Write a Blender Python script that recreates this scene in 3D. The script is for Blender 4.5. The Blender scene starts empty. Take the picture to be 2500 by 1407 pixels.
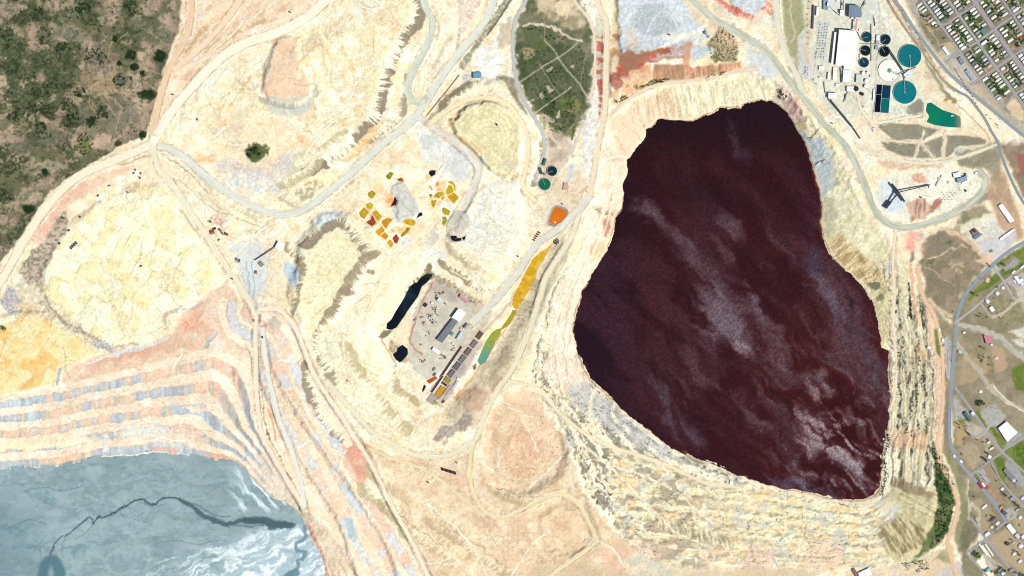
import bpy, bmesh, math, random
import numpy as np
from mathutils import Vector
random.seed(7)
SC = bpy.context.scene
COL = SC.collection
S = 1.6                      # metres of ground per photo pixel
CU, CV = 1250.0, 703.5       # photo centre

# ------------------------------------------------------------ camera, sky, sun
cam = bpy.data.objects.new('camera', bpy.data.cameras.new('camera'))
COL.objects.link(cam)
cam.location = (0, 0, 30000)
cam.data.sensor_width = 36
cam.data.lens = 36 * 30000 / (2500 * S)
cam.data.clip_start = 500
cam.data.clip_end = 200000
SC.camera = cam
SUN_EL, SUN_AZ = math.radians(50), (0.90, -0.43)       # horizontal direction towards the sun
w = bpy.data.worlds.new('World'); SC.world = w; w.use_nodes = True
nt = w.node_tree; nt.nodes.clear()
sky = nt.nodes.new('ShaderNodeTexSky'); sky.sky_type = 'NISHITA'; sky.sun_disc = False
sky.sun_elevation = SUN_EL
sky.sun_rotation = math.atan2(SUN_AZ[0], SUN_AZ[1])
bg = nt.nodes.new('ShaderNodeBackground'); bg.inputs[1].default_value = 0.07
wo = nt.nodes.new('ShaderNodeOutputWorld')
nt.links.new(sky.outputs[0], bg.inputs[0]); nt.links.new(bg.outputs[0], wo.inputs[0])
sl = bpy.data.lights.new('sun', 'SUN'); sl.energy = 4.5; sl.angle = math.radians(0.5); sl.color = (1, 0.965, 0.90)
sun = bpy.data.objects.new('sun', sl); COL.objects.link(sun)
sd_ = Vector((SUN_AZ[0] * math.cos(SUN_EL), SUN_AZ[1] * math.cos(SUN_EL), math.sin(SUN_EL)))
sun.rotation_euler = sd_.to_track_quat('Z', 'Y').to_euler()
SC.view_settings.view_transform = 'Standard'; SC.view_settings.look = 'None'
SC.view_settings.exposure = 0.82; SC.view_settings.gamma = 1
SC.render.film_transparent = False
SC.cycles.filter_width = 1.1
KILL = 1.98                  # radiance of a white sunlit surface at this exposure

# ------------------------------------------------------------ helpers
def lin(c):
    c = np.asarray(c, dtype=np.float32)
    return np.where(c <= 0.04045, c / 12.92, ((c + 0.055) / 1.055) ** 2.4)
def alb(c):                  # photo colour 0..255 -> reflectance
    return tuple(float(x) for x in np.minimum(lin(np.array(c[:3]) / 255.) / KILL, .82))
def X(u): return (u - CU) * S
def Y(v): return (CV - v) * S
def L(s): return [tuple(float(a) for a in p.split(',')) for p in s.split()]
def clip01(x): return np.clip(x, 0, 1)
def sm(x):
    x = np.clip(x, 0, 1); return x * x * (3 - 2 * x)
RS = np.random.RandomState(11)
LAT = RS.rand(512, 512).astype(np.float32)
def vn(x, y, seed=0):
    x = x + seed * 37.17; y = y + seed * 91.73
    xi = np.floor(x); yi = np.floor(y)
    fx = (x - xi).astype(np.float32); fy = (y - yi).astype(np.float32)
    fx = fx * fx * (3 - 2 * fx); fy = fy * fy * (3 - 2 * fy)
    xi = xi.astype(np.int32) & 511; yi = yi.astype(np.int32) & 511
    x1 = (xi + 1) & 511; y1 = (yi + 1) & 511
    a = LAT[yi, xi]; b = LAT[yi, x1]; c = LAT[y1, xi]; d = LAT[y1, x1]
    t = a + (b - a) * fx
    return t + (c + (d - c) * fx - t) * fy
def fbm(x, y, seed=0, o=4, g=0.5):
    r = 0; a = 1; n = 0
    for i in range(o):
        r = r + a * vn(x, y, seed + i * 3); n += a; a *= g; x = x * 2.03; y = y * 2.03
    return r / n
def spline(pts, step=4.0, closed=False):
    P = [np.array(p, dtype=float) for p in pts]; n = len(P); out = []
    rng = range(n) if closed else range(n - 1)
    for i in rng:
        p1, p2 = P[i], P[(i + 1) % n]
        p0 = P[i - 1] if (closed or i > 0) else 2 * p1 - p2
        p3 = P[(i + 2) % n] if (closed or i + 2 < n) else 2 * p2 - p1
        k = max(1, int(np.hypot(*(p2 - p1)) / step))
        for j in range(k):
            t = j / k
            out.append(.5 * (2 * p1 + (p2 - p0) * t + (2 * p0 - 5 * p1 + 4 * p2 - p3) * t * t + (3 * p1 - p0 - 3 * p2 + p3) * t ** 3))
    if not closed: out.append(P[-1])
    return [tuple(p) for p in out]

# ------------------------------------------------------------ terrain grid
def axis(a, b, st):
    core = np.arange(a, b + .1, st); lo = []; hi = []; d = st; x = a
    while x > -26000:
        d *= 1.13; x -= d; lo.append(x)
    d = st; x = core[-1]
    while x < 28000:
        d *= 1.13; x += d; hi.append(x)
    return np.array(lo[::-1] + list(core) + hi)
US = axis(-130, 2630, 2.0); VS = axis(-130, 1537, 2.0)
UU, VV = np.meshgrid(US, VS); UU = UU.astype(np.float32); VV = VV.astype(np.float32)
SH = UU.shape
NF = fbm(UU / 5, VV / 5, 1, 3)          # fine
NM = fbm(UU / 22, VV / 22, 5, 4)        # medium
NL = fbm(UU / 90, VV / 90, 9, 4)        # large
NS = RS.rand(*SH).astype(np.float32)    # speckle
NR = 1 - np.abs(2 * fbm(UU / 16, VV / 16, 13, 3) - 1) * 3   # ridges
WU = (fbm(UU / 14, VV / 14, 21, 4) - .5) * 22
WV = (fbm(UU / 14, VV / 14, 31, 4) - .5) * 22
UW = UU + WU; VW = VV + WV
H = np.zeros(SH, np.float32)
C = np.zeros(SH + (3,), np.float32)
R = np.ones(SH, np.float32)             # relief roughness

def region(pts, closed=True, pad=30, warp=1.0):
    a = np.array(pts, dtype=np.float32)
    u0, v0 = a.min(0) - pad - 14; u1, v1 = a.max(0) + pad + 14
    i0, i1 = np.searchsorted(VS, [v0, v1]); j0, j1 = np.searchsorted(US, [u0, u1])
    s_ = (slice(max(0, i0 - 1), i1 + 1), slice(max(0, j0 - 1), j1 + 1))
    if warp:
        x = UU[s_] + warp * WU[s_]; y = VV[s_] + warp * WV[s_]
    else:
        x = UU[s_]; y = VV[s_]
    best = np.full(x.shape, 1e12, np.float32); ss = np.zeros(x.shape, np.float32); sg = np.ones(x.shape, np.float32)
    ins = np.zeros(x.shape, bool); acc = 0.
    n = len(a)
    for k in range(n if closed else n - 1):
        p = a[k]; q = a[(k + 1) % n]; d = q - p; l2 = float(d @ d) + 1e-9; l = l2 ** .5
        t = clip01(((x - p[0]) * d[0] + (y - p[1]) * d[1]) / l2)
        ex = x - p[0] - t * d[0]; ey = y - p[1] - t * d[1]; dd = ex * ex + ey * ey
        m = dd < best
        best = np.where(m, dd, best); ss = np.where(m, acc + t * l, ss)
        if closed:
            if abs(d[1]) > 1e-6:
                c = ((p[1] > y) != (q[1] > y)) & (x < (y - p[1]) / d[1] * d[0] + p[0]); ins ^= c
        else:
            sg = np.where(m, np.sign(d[0] * ey - d[1] * ex), sg)      # + = right of travel (image)
        acc += l
    dist = np.sqrt(best)
    if closed: return s_, np.where(ins, dist, -dist), ss
    return s_, dist * sg, ss
def mix(s_, col, a):
    col = np.asarray(col, np.float32)
    if col.max() > 1.5: col = col / 255.
    C[s_] += (col - C[s_]) * a[..., None]
def two(s_, c1, c2, n):
    return (np.array(c1, np.float32) + (np.array(c2, np.float32) - np.array(c1, np.float32)) * n[..., None]) / 255.
def cl(n, lo=.35, hi=.65): return sm((n - lo) / (hi - lo))
def fill(pts, c1, c2=None, a=1., soft=3., warp=1., n='M', rough=None, lo=.35, hi=.65):
    pts = L(pts) if isinstance(pts, str) else pts
    s_, sd, ss = region(pts, True, soft + 4, warp)
    m = sm(sd / soft * .5 + .5) * a
    nn = {'F': NF, 'M': NM, 'L': NL, 'S': NS}[n][s_]
    mix(s_, two(s_, c1, c2 or c1, cl(nn, lo, hi)), m)
    if rough is not None: R[s_] += (rough - R[s_]) * clip01(m)
    return s_, sd, m
def rill(pts, c1, c2, ang, per=5, asp=9, a=1., soft=4., warp=.6, amp=0., lo=.35, hi=.65):
    pts = L(pts) if isinstance(pts, str) else pts
    s_, sd, ss = region(pts, True, soft + 4, warp)
    m = sm(sd / soft * .5 + .5) * a
    ca, sa = math.cos(math.radians(ang)), math.sin(math.radians(ang))
    x = UU[s_] + .35 * WU[s_]; y = VV[s_] + .35 * WV[s_]
    n = fbm((x * -sa + y * ca) / per, (x * ca + y * sa) / (per * asp), 41, 3)
    mix(s_, two(s_, c1, c2, cl(n, lo, hi)), m)
    if amp: H[s_] += (n - .5) * amp * m
def face(crest, w_, side, c1, c2, cov=.5, a=1., per=7, gully=3., soft=.15, warp=.45, bias=.9):
    """eroded slope below a crest line: streaks run down it, gullies are cut into it"""
    pts = spline(L(crest), 8)
    s_, d, ss = region(pts, False, w_ + 8, warp)
    t = d * side / w_
    m = sm(t / soft + .5) * sm((1.0 - t + (vn(ss / 7, t * 0, 3) - .5) * .3) / .12) * a
    g = fbm(ss / (per * .42) + t * .35, t * .4 + ss * .002, 51, 4, .65)
    big = vn(ss / (per * 5.), t * .4, 57)
    k = cl(g + (cov - .5) * .5 + (t - .5) * bias * .42 + (big - .5) * .5, .42, .60)
    mix(s_, two(s_, c1, c2, k), m)
    H[s_] -= (g - .35) * gully * clip01(m) * np.sin(np.pi * clip01(t))
def strip(pts, w_, c1, c2=None, a=1., soft=2., warp=.3, n='F', jag=0.):
    pts = spline(L(pts), 8) if isinstance(pts, str) else pts
    s_, d, ss = region(pts, False, w_ + soft + 4, warp)
    d = np.abs(d)
    if jag: d = d + (vn(ss / 6, ss * 0, 7) - .5) * jag
    m = sm((w_ / 2 - d) / soft + .5) * a
    nn = {'F': NF, 'M': NM, 'L': NL, 'S': NS}[n][s_]
    mix(s_, two(s_, c1, c2 or c1, cl(nn)), m)
def blob(u, v, ru, rv, rot, c1, c2=None, a=1., rag=.9, soft=.35, n='F'):
    s_, sd, ss = region([(u - max(ru, rv) * 1.4, v - max(ru, rv) * 1.4), (u + max(ru, rv) * 1.4, v + max(ru, rv) * 1.4)], False, 4, 0)
    x = UU[s_] + WU[s_] * .9 - u; y = VV[s_] + WV[s_] * .9 - v
    ca, sa = math.cos(math.radians(rot)), math.sin(math.radians(rot))
    r = np.hypot((x * ca + y * sa) / ru, (-x * sa + y * ca) / rv)
    m = sm((1 - r + (NM[s_] - .5) * rag + (NF[s_] - .5) * rag * .7) / soft + .5) * a
    mix(s_, two(s_, c1, c2 or c1, cl({'F': NF, 'M': NM, 'S': NS}[n][s_])), m)
    return s_, m
def heap(pts, h, w_, warp=.6):
    pts = L(pts) if isinstance(pts, str) else pts
    s_, sd, ss = region(pts, True, w_ + 6, warp)
    H[s_] += h * sm(1 + sd / w_)
def flat(pts, z=None, soft=8., r=0.05):
    pts = L(pts) if isinstance(pts, str) else pts
    s_, sd, ss = region(pts, True, soft + 4, 0)
    m = sm(sd / soft + 1)
    if z is None: z = float(np.median(H[s_][sd > 0])) if (sd > 0).any() else float(np.median(H[s_]))
    H[s_] += (z - H[s_]) * m; R[s_] += (r - R[s_]) * m
    return z

# ------------------------------------------------------------ terrain forms
CREAM, CREAM2, YEL, ORA = (255, 250, 226), (254, 242, 206), (252, 232, 178), (248, 216, 160)
GRYC, PINK, BLU, TAN = (226, 224, 205), (246, 214, 186), (205, 216, 222), (214, 190, 160)
BRN, SAGE = (142, 130, 108), (150, 145, 122)
LAKE = L('1580,318 1592,310 1612,292 1640,295 1665,297 1690,296 1720,282 1745,275 1760,263 1780,264 1800,262 1812,268 1818,255 1850,246 1885,246 1902,255 1920,275 1938,300 1945,320 1965,345 1975,375 1985,405 1992,440 2003,475 2008,510 2003,545 2010,580 2025,620 2050,650 2085,680 2110,710 2128,740 2140,780 2148,830 2150,850 2168,858 2172,880 2170,910 2172,960 2176,985 2170,1005 2165,1050 2155,1080 2152,1120 2150,1165 2152,1190 2135,1210 2110,1223 2070,1222 2000,1210 1930,1195 1860,1175 1800,1155 1740,1130 1680,1105 1640,1090 1580,1045 1530,1005 1480,960 1440,925 1425,890 1410,850 1402,810 1405,770 1420,720 1435,690 1460,650 1485,610 1497,570 1505,530 1520,510 1525,480 1525,450 1535,420 1535,390 1560,360 1580,335')
RIM = L('1490,270 1540,230 1620,208 1720,198 1840,180 1900,196 1955,265 2015,335 2055,390 2085,460 2110,530 2160,570 2185,610 2195,700 2255,730 2280,820 2290,900 2292,1000 2290,1100 2275,1250 2240,1340 2150,1385 1950,1380 1750,1385 1600,1370 1500,1300 1420,1200 1380,1080 1320,980 1285,940 1305,850 1340,720 1395,620 1435,520 1458,420 1472,330')
TAIL = L('-700,1155 0,1146 60,1141 140,1139 200,1126 250,1113 320,1111 375,1103 440,1108 480,1115 520,1122 560,1126 590,1145 630,1188 665,1218 700,1233 722,1250 748,1290 756,1320 776,1350 786,1380 790,1407 800,1500 820,1700 -700,1700')
TRIM = L('-700,960 0,962 150,938 300,902 420,872 520,845 600,880 622,950 632,1040 680,1130 745,1235 830,1330 885,1407 920,1500 980,1700 -700,1700')
ZL, ZT = -45.0, -34.0
# the big open pit: benches from rim to water
s_, sr, s1 = region(RIM, True, 30, .9)
s2_, sl_, _ = region(LAKE, True, 500, .35)
full = np.full(SH, -999., np.float32); full[s2_] = sl_
d2 = -full[s_]
f = clip01(sr / (sr + np.maximum(d2, 0) + 1e-3))
f = np.where(d2 <= 0, 1, np.where(sr <= 0, 0, f))
fn = clip01(f + ((NM[s_] - .5) * .05 + (NL[s_] - .5) * .12) * np.sin(np.pi * f))
ang = np.arctan2(VV[s_] - 780, UU[s_] - 1800)
nb = 6.
q = fn * nb; fr = q - np.floor(q)
bench = (np.floor(q) + sm((fr - .52) / .40)) / nb
bm = sm((VV[s_] - 560) / 120)                     * (1 - sm((UU[s_] - 2130) / 40) * sm((VV[s_] - 1170) / 40))
hh = bench * bm + fn * (1 - bm)
hh = fn + (hh - fn) * (.62 * sm((NL[s_] - .25) / .3)) * sm((sr + np.maximum(d2, 0) - 40) / 60)
H[s_] += np.where(d2 <= 0, 0, ZL * hh)
H[s2_] = np.where(sl_ > 0, ZL - 12 * sm(sl_ / 14), H[s2_])
BENCH_F = np.zeros(SH, np.float32); BENCH_F[s_] = np.where((sr > 0) & (d2 > 0), fn, 0)
BENCH_R = np.zeros(SH, np.float32); BENCH_R[s_] = np.where((sr > 0) & (d2 > 0), sm((fr - .50) / .1) * (1 - sm((fr - .9) / .1)), 0)
# the tailings pit at lower left
s_, sr, s1 = region(TRIM, True, 30, .5)
s2_, st_, _ = region(TAIL, True, 420, .3)
full[:] = -999.; full[s2_] = st_; d2 = -full[s_]
f = clip01(sr / (sr + np.maximum(d2, 0) + 1e-3)); f = np.where(d2 <= 0, 1, np.where(sr <= 0, 0, f))
q = clip01(f + (NM[s_] - .5) * .035 * np.sin(np.pi * f)) * 5; fr = q - np.floor(q)
gap = sm((sr + np.maximum(d2, 0) - 50) / 60)
H[s_] += np.where(d2 <= 0, ZT, ZT * (gap * (np.floor(q) + sm((fr - .5) / .4)) / 5 + (1 - gap) * f))
TB_Q = np.zeros(SH, np.float32); TB_Q[s_] = np.where((sr > 0) & (d2 > 0) & (sr + d2 > 60), q, 0)
H[s2_] = np.where(st_ > 0, ZT - 4 * sm(st_ / 10), H[s2_])
# hill at upper left
HILL = L('-700,-700 455,-700 443,0 440,70 412,130 397,190 384,235 374,272 366,302 355,332 300,352 250,383 205,412 150,443 112,478 90,512 62,560 32,602 0,640 -700,1100')
s_, sh_, _ = region(HILL, True, 40, .5)
H[s_] += np.clip(sh_, 0, 600) * .13 * sm(sh_ / 60) + sm(sh_ / 80) * (fbm(UU[s_] / 130, VV[s_] / 130, 61, 4) - .5) * 60
# spoil heaps and plateaus
heap('600,330 640,250 700,180 800,110 900,60 980,-60 1000,-60 1000,40 962,108 926,170 908,255 880,300 800,372 720,420 650,400', 10, 60)
heap('655,160 680,95 722,98 725,150 748,190 760,225 728,250 662,246 650,215', 7, 12)
heap('1110,300 1150,262 1195,250 1232,262 1262,300 1272,350 1262,400 1235,430 1205,410 1165,372 1125,342', 16, 14)
heap('1065,300 1105,240 1160,215 1215,208 1260,225 1298,280 1312,340 1308,400 1290,430 1270,445 1262,400 1180,400 1110,330', 12, 24)
heap('240,505 330,470 400,458 440,522 490,592 545,668 520,702 420,762 408,802 330,838 275,852 228,832 150,772 108,722 118,650 170,562', 6, 18)
heap('-100,800 60,765 110,770 200,830 240,860 150,900 140,935 0,960 -100,970', 8, 12)
heap('740,600 790,535 850,530 905,570 920,620 890,660 850,720 800,780 740,780 715,720 735,660', 14, 22)
heap('960,460 985,445 1010,470 1025,520 1005,540 975,530', 5, 6)
heap('1095,550 1110,520 1140,522 1145,550 1130,572 1100,575', 5, 8)
heap('1510,-60 1740,-60 1720,60 1640,95 1600,120 1520,125 1515,60', 9, 12)
heap('1770,-60 1870,-60 1865,20 1840,40 1800,25', 8, 12)
heap('1490,150 1560,130 1700,120 1800,150 1800,165 1600,175 1500,230', 10, 30)
heap('2200,415 2240,410 2310,425 2300,470 2240,490 2190,480', 2, 10)
heap('1170,470 1250,450 1270,560 1230,640 1150,640 1100,600 1120,560', 8, 22)
# the old small pit with the shop yard
YPIT = L('930,800 1010,690 1060,665 1120,680 1190,720 1260,650 1330,590 1345,600 1290,720 1215,840 1130,950 1080,1005 1030,990 975,930 945,860')
heap(YPIT, -16, 46)
flat('1010,770 1050,690 1160,745 1200,760 1150,850 1085,900 1040,920 995,880 1000,830', None, 10)
# shallow bowls in the lower middle
for p, d in (('1205,1000 1270,960 1340,990 1375,1060 1360,1150 1290,1190 1215,1190 1195,1100', -14), ('1305,1260 1370,1225 1420,1240 1440,1300 1400,1345 1330,1330', -10)):
    heap(p, d, 26)
# diagonal benches in the lower left centre
DG = [L('655,800 720,800 760,900 830,1015 900,1100 930,1200 1000,1320 1050,1407 1080,1500'), L('630,800 660,900 720,1010 800,1120 870,1215 930,1310 970,1407 990,1500'), L('640,940 690,1060 760,1170 830,1280 870,1407 890,1500')]
for p in DG:
    s_, d, ss = region(p, False, 150, .5)
    H[s_] += 10 * (sm(-d / 14 + .5) - .5) * sm((150 - np.abs(d)) / 140)
# broad natural swell
H += (NL - .5) * 6 * clip01(1 - np.abs(UU - 1250) / 30000)

# ------------------------------------------------------------ ground colours
mixN = cl(NM, .38, .62)
C[:] = two(np.s_[:], CREAM, CREAM2, mixN)
mix(np.s_[:], YEL, cl(fbm(UU / 40, VV / 40, 71, 4), .52, .72) * .55)
mix(np.s_[:], ORA, cl(fbm(UU / 26, VV / 26, 75, 4), .60, .75) * .5)
mix(np.s_[:], GRYC, cl(fbm(UU / 33, VV / 33, 79, 4), .56, .70) * .6)
mix(np.s_[:], (242, 218, 184), cl(fbm(UU / 75, VV / 75, 441, 5, .55), .50, .64) * .6)
mix(np.s_[:], (226, 204, 168), cl(fbm(UU / 30, VV / 30, 447, 5, .6), .56, .68) * .55)
# beyond the frame
FB = fbm(UU / 700, VV / 700, 461, 3); far = sm((np.maximum(np.abs(UU - 1250) - 1400, np.abs(VV - 703) - 850) + (FB - .5) * 200) / 300)
mix(np.s_[:], two(np.s_[:], (150, 138, 112), (226, 208, 176), cl(FB, .4, .6)), far)

# hill
s_ = region(HILL, True, 6, .5)[0]
m = sm(region(HILL, True, 6, .5)[1] / 6 + .5)
mix(s_, two(s_, (166, 148, 124), (128, 116, 96), cl(NM[s_] * .6 + NF[s_] * .4, .35, .65)), m)
mix(s_, (92, 96, 68), m * cl(fbm(UU[s_] / 46, VV[s_] / 46, 83, 5), .45, .56) * .8)
mix(s_, (54, 68, 40), m * cl(fbm(UU[s_] / 46, VV[s_] / 40, 83, 5) + (230 - UU[s_]) / 2600, .54, .63) * cl(NF[s_], .25, .6) * .85)
mix(s_, (190, 170, 142), m * cl(fbm(UU[s_] / 30, VV[s_] / 30, 87, 5), .55, .68) * .6)
mix(s_, (52, 58, 38), m * (vn(UU[s_] / 2.6, VV[s_] / 2.6, 89) > .80) * cl(NL[s_] * .5 + NM[s_] * .5, .4, .55) * .7)
mix(s_, (70, 74, 54), m * cl(fbm(UU[s_] / 9, VV[s_] / 9, 85, 3), .6, .7) * .5)
HPATCH = [(95, 35, 48, 18, 0), (180, 30, 30, 15, 0), (35, 120, 42, 32, 20), (125, 145, 58, 42, 10), (155, 120, 18, 15, 0), (20, 165, 26, 20, 0), (50, 235, 52, 22, 20), (70, 262, 36, 15, 10), (120, 275, 24, 18, 0), (155, 195, 28, 24, 0), (195, 225, 13, 12, 0), (180, 300, 30, 20, 0), (45, 285, 26, 12, 0), (20, 410, 22, 15, 0), (320, 15, 16, 22, 0), (60, 180, 30, 22, 0), (100, 330, 24, 14, 0), (100, 310, 14, 11, 0), (170, 265, 26, 16, 60), (110, 90, 16, 24, -20), (200, 20, 22, 12, 0), (90, 215, 40, 20, 10), (15, 90, 20, 30, 0), (10, 480, 24, 18, 0)]
for i, p in enumerate(HPATCH):
    blob(*p, (50, 66, 38) if i % 3 != 1 else (74, 78, 58), (88, 92, 68), .8, 1.4, .5)
for p in [(235, 137, 24, 20, 0), (185, 35, 24, 22, 0), (125, 335, 26, 20, 0), (300, 195, 22, 16, 0), (375, 60, 22, 12, 0), (400, 85, 22, 18, 30), (95, 305, 14, 10, 0), (190, 85, 20, 14, 0), (340, 60, 22, 10, 0), (165, 80, 28, 20, 0), (50, 360, 25, 18, 0)]:
    blob(*p, (92, 98, 80), (128, 120, 100), .75, 1.2, .6)
for p in [(320, 135, 13, 12, 0), (390, 137, 14, 15, 0), (328, 165, 10, 8, 0), (292, 155, 6, 6, 0), (348, 179, 6, 4, 0), (360, 232, 21, 12, 0), (222, 297, 13, 14, 0), (110, 420, 8, 8, 0), (70, 510, 15, 9, 0), (282, 97, 9, 8, 0), (250, 275, 16, 18, 0), (350, 330, 9, 7, 0), (290, 350, 10, 6, 0)]:
    blob(*p, (44, 58, 34), (62, 72, 46), .85, .9, .4)
blob(207, 352, 19, 24, 0, (96, 104, 50), (120, 118, 84), .8, 1.3, .5)
blob(245, 300, 50, 45, 0, (104, 102, 84), (120, 112, 92), .6)
blob(300, 265, 40, 40, 0, (110, 106, 92), (122, 116, 98), .6)
for t in ['312,80 270,115 268,135 280,160 270,190 235,205 215,215', '230,215 260,255 290,295', '235,210 270,240 292,260 290,290 284,325', '222,215 228,245 236,270', '250,205 285,222 330,240 355,262', '372,255 345,295 310,325 275,345', '215,222 222,262 240,275', '260,205 290,230 310,245', '350,72 380,88 410,110', '345,165 392,185']:
    strip(t, 3.4, (188, 164, 130), (160, 140, 112), .7, 3, .8)
blob(245, 205, 42, 22, 20, (170, 150, 116), (140, 122, 92), .6, 1.2, .6)
blob(252, 345, 26, 18, -20, (196, 170, 146), (182, 156, 130), .8)

# pink tan strip between hill and the cream heaps
fill('446,-100 780,-100 770,25 660,85 545,135 470,205 420,268 378,330 362,318 374,272 384,235 398,190 413,130 441,70', (240, 212, 178), (250, 228, 200), .95, 5, .4)
rill('590,0 720,-20 700,30 560,110 500,150 480,150 530,80', (228, 196, 160), (248, 222, 196), -45, 5, 5, .7)
for i, (u, v) in enumerate([(470, 20), (490, 35), (545, 55), (575, 62), (600, 45), (505, 120), (520, 105), (455, 110), (640, 30), (690, 20), (480, 145), (455, 185), (510, 20)]):
    blob(u, v, 9 + i % 4 * 3, 6, -45, [(212, 178, 142), (222, 212, 206), (206, 170, 140)][i % 3], None, .7, 1.2, .7)
face('448,120 505,55 560,18 600,-20', 14, 1, (240, 205, 165), (192, 150, 110), .45, .7, 6, 2)
face('440,250 480,160 540,95 620,50 680,30', 16, 1, (244, 220, 186), (196, 160, 118), .45, .7, 7, 2)

# big cream heap
CH = '480,290 540,222 640,118 760,62 900,2 940,-60 1000,-60 1000,40 962,108 926,170 908,255 880,300 800,372 700,440 600,452 565,400 520,360'
fill(CH, CREAM, (250, 238, 196), .8, 6, .6, 'M')
s_, sd, ss = region(L(CH), True, 4, .6); m = sm(sd / 8)
mix(s_, (244, 208, 142), m * cl(fbm(UU[s_] / 18, VV[s_] / 18, 91, 4), .56, .72) * .65)
mix(s_, (226, 168, 100), m * cl(fbm(UU[s_] / 9, VV[s_] / 9, 95, 4), .66, .76) * .5)
mix(s_, (206, 196, 150), m * cl(NR[s_], .65, .98) * .2); mix(s_, (240, 222, 182), m * cl(fbm(UU[s_] / 34, VV[s_] / 34, 453, 5, .6), .5, .64) * .7)
fill('640,100 700,90 724,98 728,150 750,192 765,225 735,258 660,256 643,225 660,165 676,110', (238, 203, 168), (244, 212, 182), .95, 4, .3, 'M')
fill('650,232 700,242 750,232 770,222 765,262 735,282 680,284 648,268', (218, 216, 190), (190, 198, 196), .9, 4, .4, 'F')
face('648,238 690,250 735,246 758,228 760,205', 18, 1, (226, 220, 190), (170, 172, 160), .5, .8, 5, 1.5)
face('676,108 662,160 645,222', 9, 1, (210, 190, 165), (165, 150, 132), .5, .8, 6, 1)
fill('480,290 520,260 640,270 700,300 720,380 640,440 570,410 520,360', (238, 218, 184), (250, 232, 196), .75, 12, 1.2, 'M')
blob(548, 300, 18, 14, 0, (244, 198, 150), (240, 220, 190), .8); blob(540, 320, 22, 8, 10, (216, 226, 210), (240, 230, 200), .6)
blob(735, 340, 9, 16, -20, (240, 190, 145), (236, 205, 170), .9); blob(505, 390, 26, 14, 0, (238, 186, 130), (246, 220, 180), .7)
blob(700, 385, 22, 14, -15, (205, 216, 224), (232, 214, 205), .8, 1.4); blob(690, 405, 30, 12, 5, (214, 222, 226), (236, 205, 190), .7, 1.4)
fill('520,400 560,385 600,400 660,415 720,400 730,425 650,440 560,430', (228, 206, 190), (206, 212, 220), .7, 6, 1.4, 'F')
blob(580, 405, 14, 9, 0, (190, 178, 168), (224, 206, 190), .8)
fill('720,370 755,360 780,385 760,430 730,440 700,430', (226, 220, 186), (206, 200, 166), .8, 6, .8, 'M')
fill('540,430 620,425 700,440 690,470 600,470 545,450', (205, 216, 222), (240, 226, 206), .8, 6, 1.2, 'F')
fill('720,460 770,440 800,445 770,480 740,490 722,480', (176, 164, 136), (232, 222, 186), .85, 5, 1.2, 'F', .3)
blob(622, 372, 26, 21, 0, (60, 74, 40), (88, 96, 58), .9, .7, .3)
for t in ['800,140 802,200 790,260 770,300', '780,130 760,180 765,240', '700,270 740,300 800,290', '820,90 850,130 845,200']:
    strip(t, 6, (255, 246, 220), None, .6, 4, .8)
face('992,-10 1012,15 1010,45 985,72 962,108 935,165 926,205 915,258 885,302 850,335 800,375 760,398', 30, -1, (255, 248, 222), (142, 130, 108), .62, .95, 9, 5)
face('762,398 720,425 690,440', 26, -1, (255, 246, 214), (190, 180, 142), .4, .8, 7, 3)
face('985,200 978,240 965,280 935,305 900,330', 22, -1, (255, 246, 222), (158, 144, 118), .5, .85, 6, 3)
face('905,315 880,340 862,360 845,380', 22, -1, (250, 224, 180), (240, 190, 128), .5, .7, 7, 2)
# strip between heap and loop road, and the loop's core
fill('1060,-60 1200,-60 1140,80 1090,150 1050,215 1030,240 1012,235 1020,190 1050,130 1068,60', (255, 246, 218), (252, 232, 196), .9, 5, .5)
strip('1125,-40 1122,60 1116,140', 7, (226, 214, 195), (160, 150, 132), .8, 4)
fill('1118,-60 1200,-60 1180,0 1130,85 1118,60', (226, 212, 190), (238, 226, 204), .8, 5)
strip('1262,-40 1225,20 1180,85 1130,160', 16, (128, 128, 104), (176, 172, 148), .8, 4, .2, 'F', 6)
strip('1275,-40 1235,20 1190,85', 5, (90, 96, 74), None, .8, 2, .2)
strip('1040,245 1015,290 980,315 930,360 870,420 840,450', 2.2, (190, 150, 130), None, .8, 1.5, .2)
strip('1120,185 1080,235 1040,285', 2, (190, 150, 130), None, .8, 1.5, .2)
fill('1160,130 1190,115 1220,140 1210,165 1180,172 1160,160', (246, 248, 240), (236, 232, 214), .95, 4)
blob(1138, 192, 13, 9, 0, (150, 152, 160), (206, 206, 206), .8)
for p in [(1150, 35, 12, 10, 0), (1165, 15, 10, 9, 0), (1140, 65, 6, 12, 0)]: blob(*p, (196, 150, 135), (224, 200, 180), .5)
# heap with the ring road
fill('1070,300 1105,240 1160,212 1215,208 1262,226 1300,280 1315,340 1310,400 1290,440 1262,470 1180,440 1110,340', (255, 244, 214), (246, 228, 188), .85, 8, .6, 'M')
fill('1110,300 1150,262 1195,250 1232,262 1262,300 1272,350 1262,400 1235,430 1205,410 1165,372 1125,342', (246, 236, 190), (228, 220, 172), .9, 5, .5, 'M')
s_, sd, ss = region(L('1110,300 1150,262 1195,250 1232,262 1262,300 1272,350 1262,400 1235,430 1205,410 1165,372 1125,342'), True, 4, .4)
mix(s_, (205, 198, 152), sm(sd / 6) * cl(np.sin(sd * .55 + NM[s_] * 5) * .5 + .5, .6, .9) * .45)
face('1125,340 1110,302 1150,262 1190,252', 12, -1, (250, 236, 196), (240, 206, 140), .5, .8, 5, 1.5)
face('1165,375 1125,345', 12, 1, (250, 232, 190), (238, 196, 130), .5, .8, 5, 1.5)
face('1090,262 1120,236 1165,216 1215,206 1250,218 1280,252 1305,300 1316,350 1312,400 1298,440', 22, -1, (255, 246, 216), (150, 138, 108), .5, .9, 6, 4)
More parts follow.
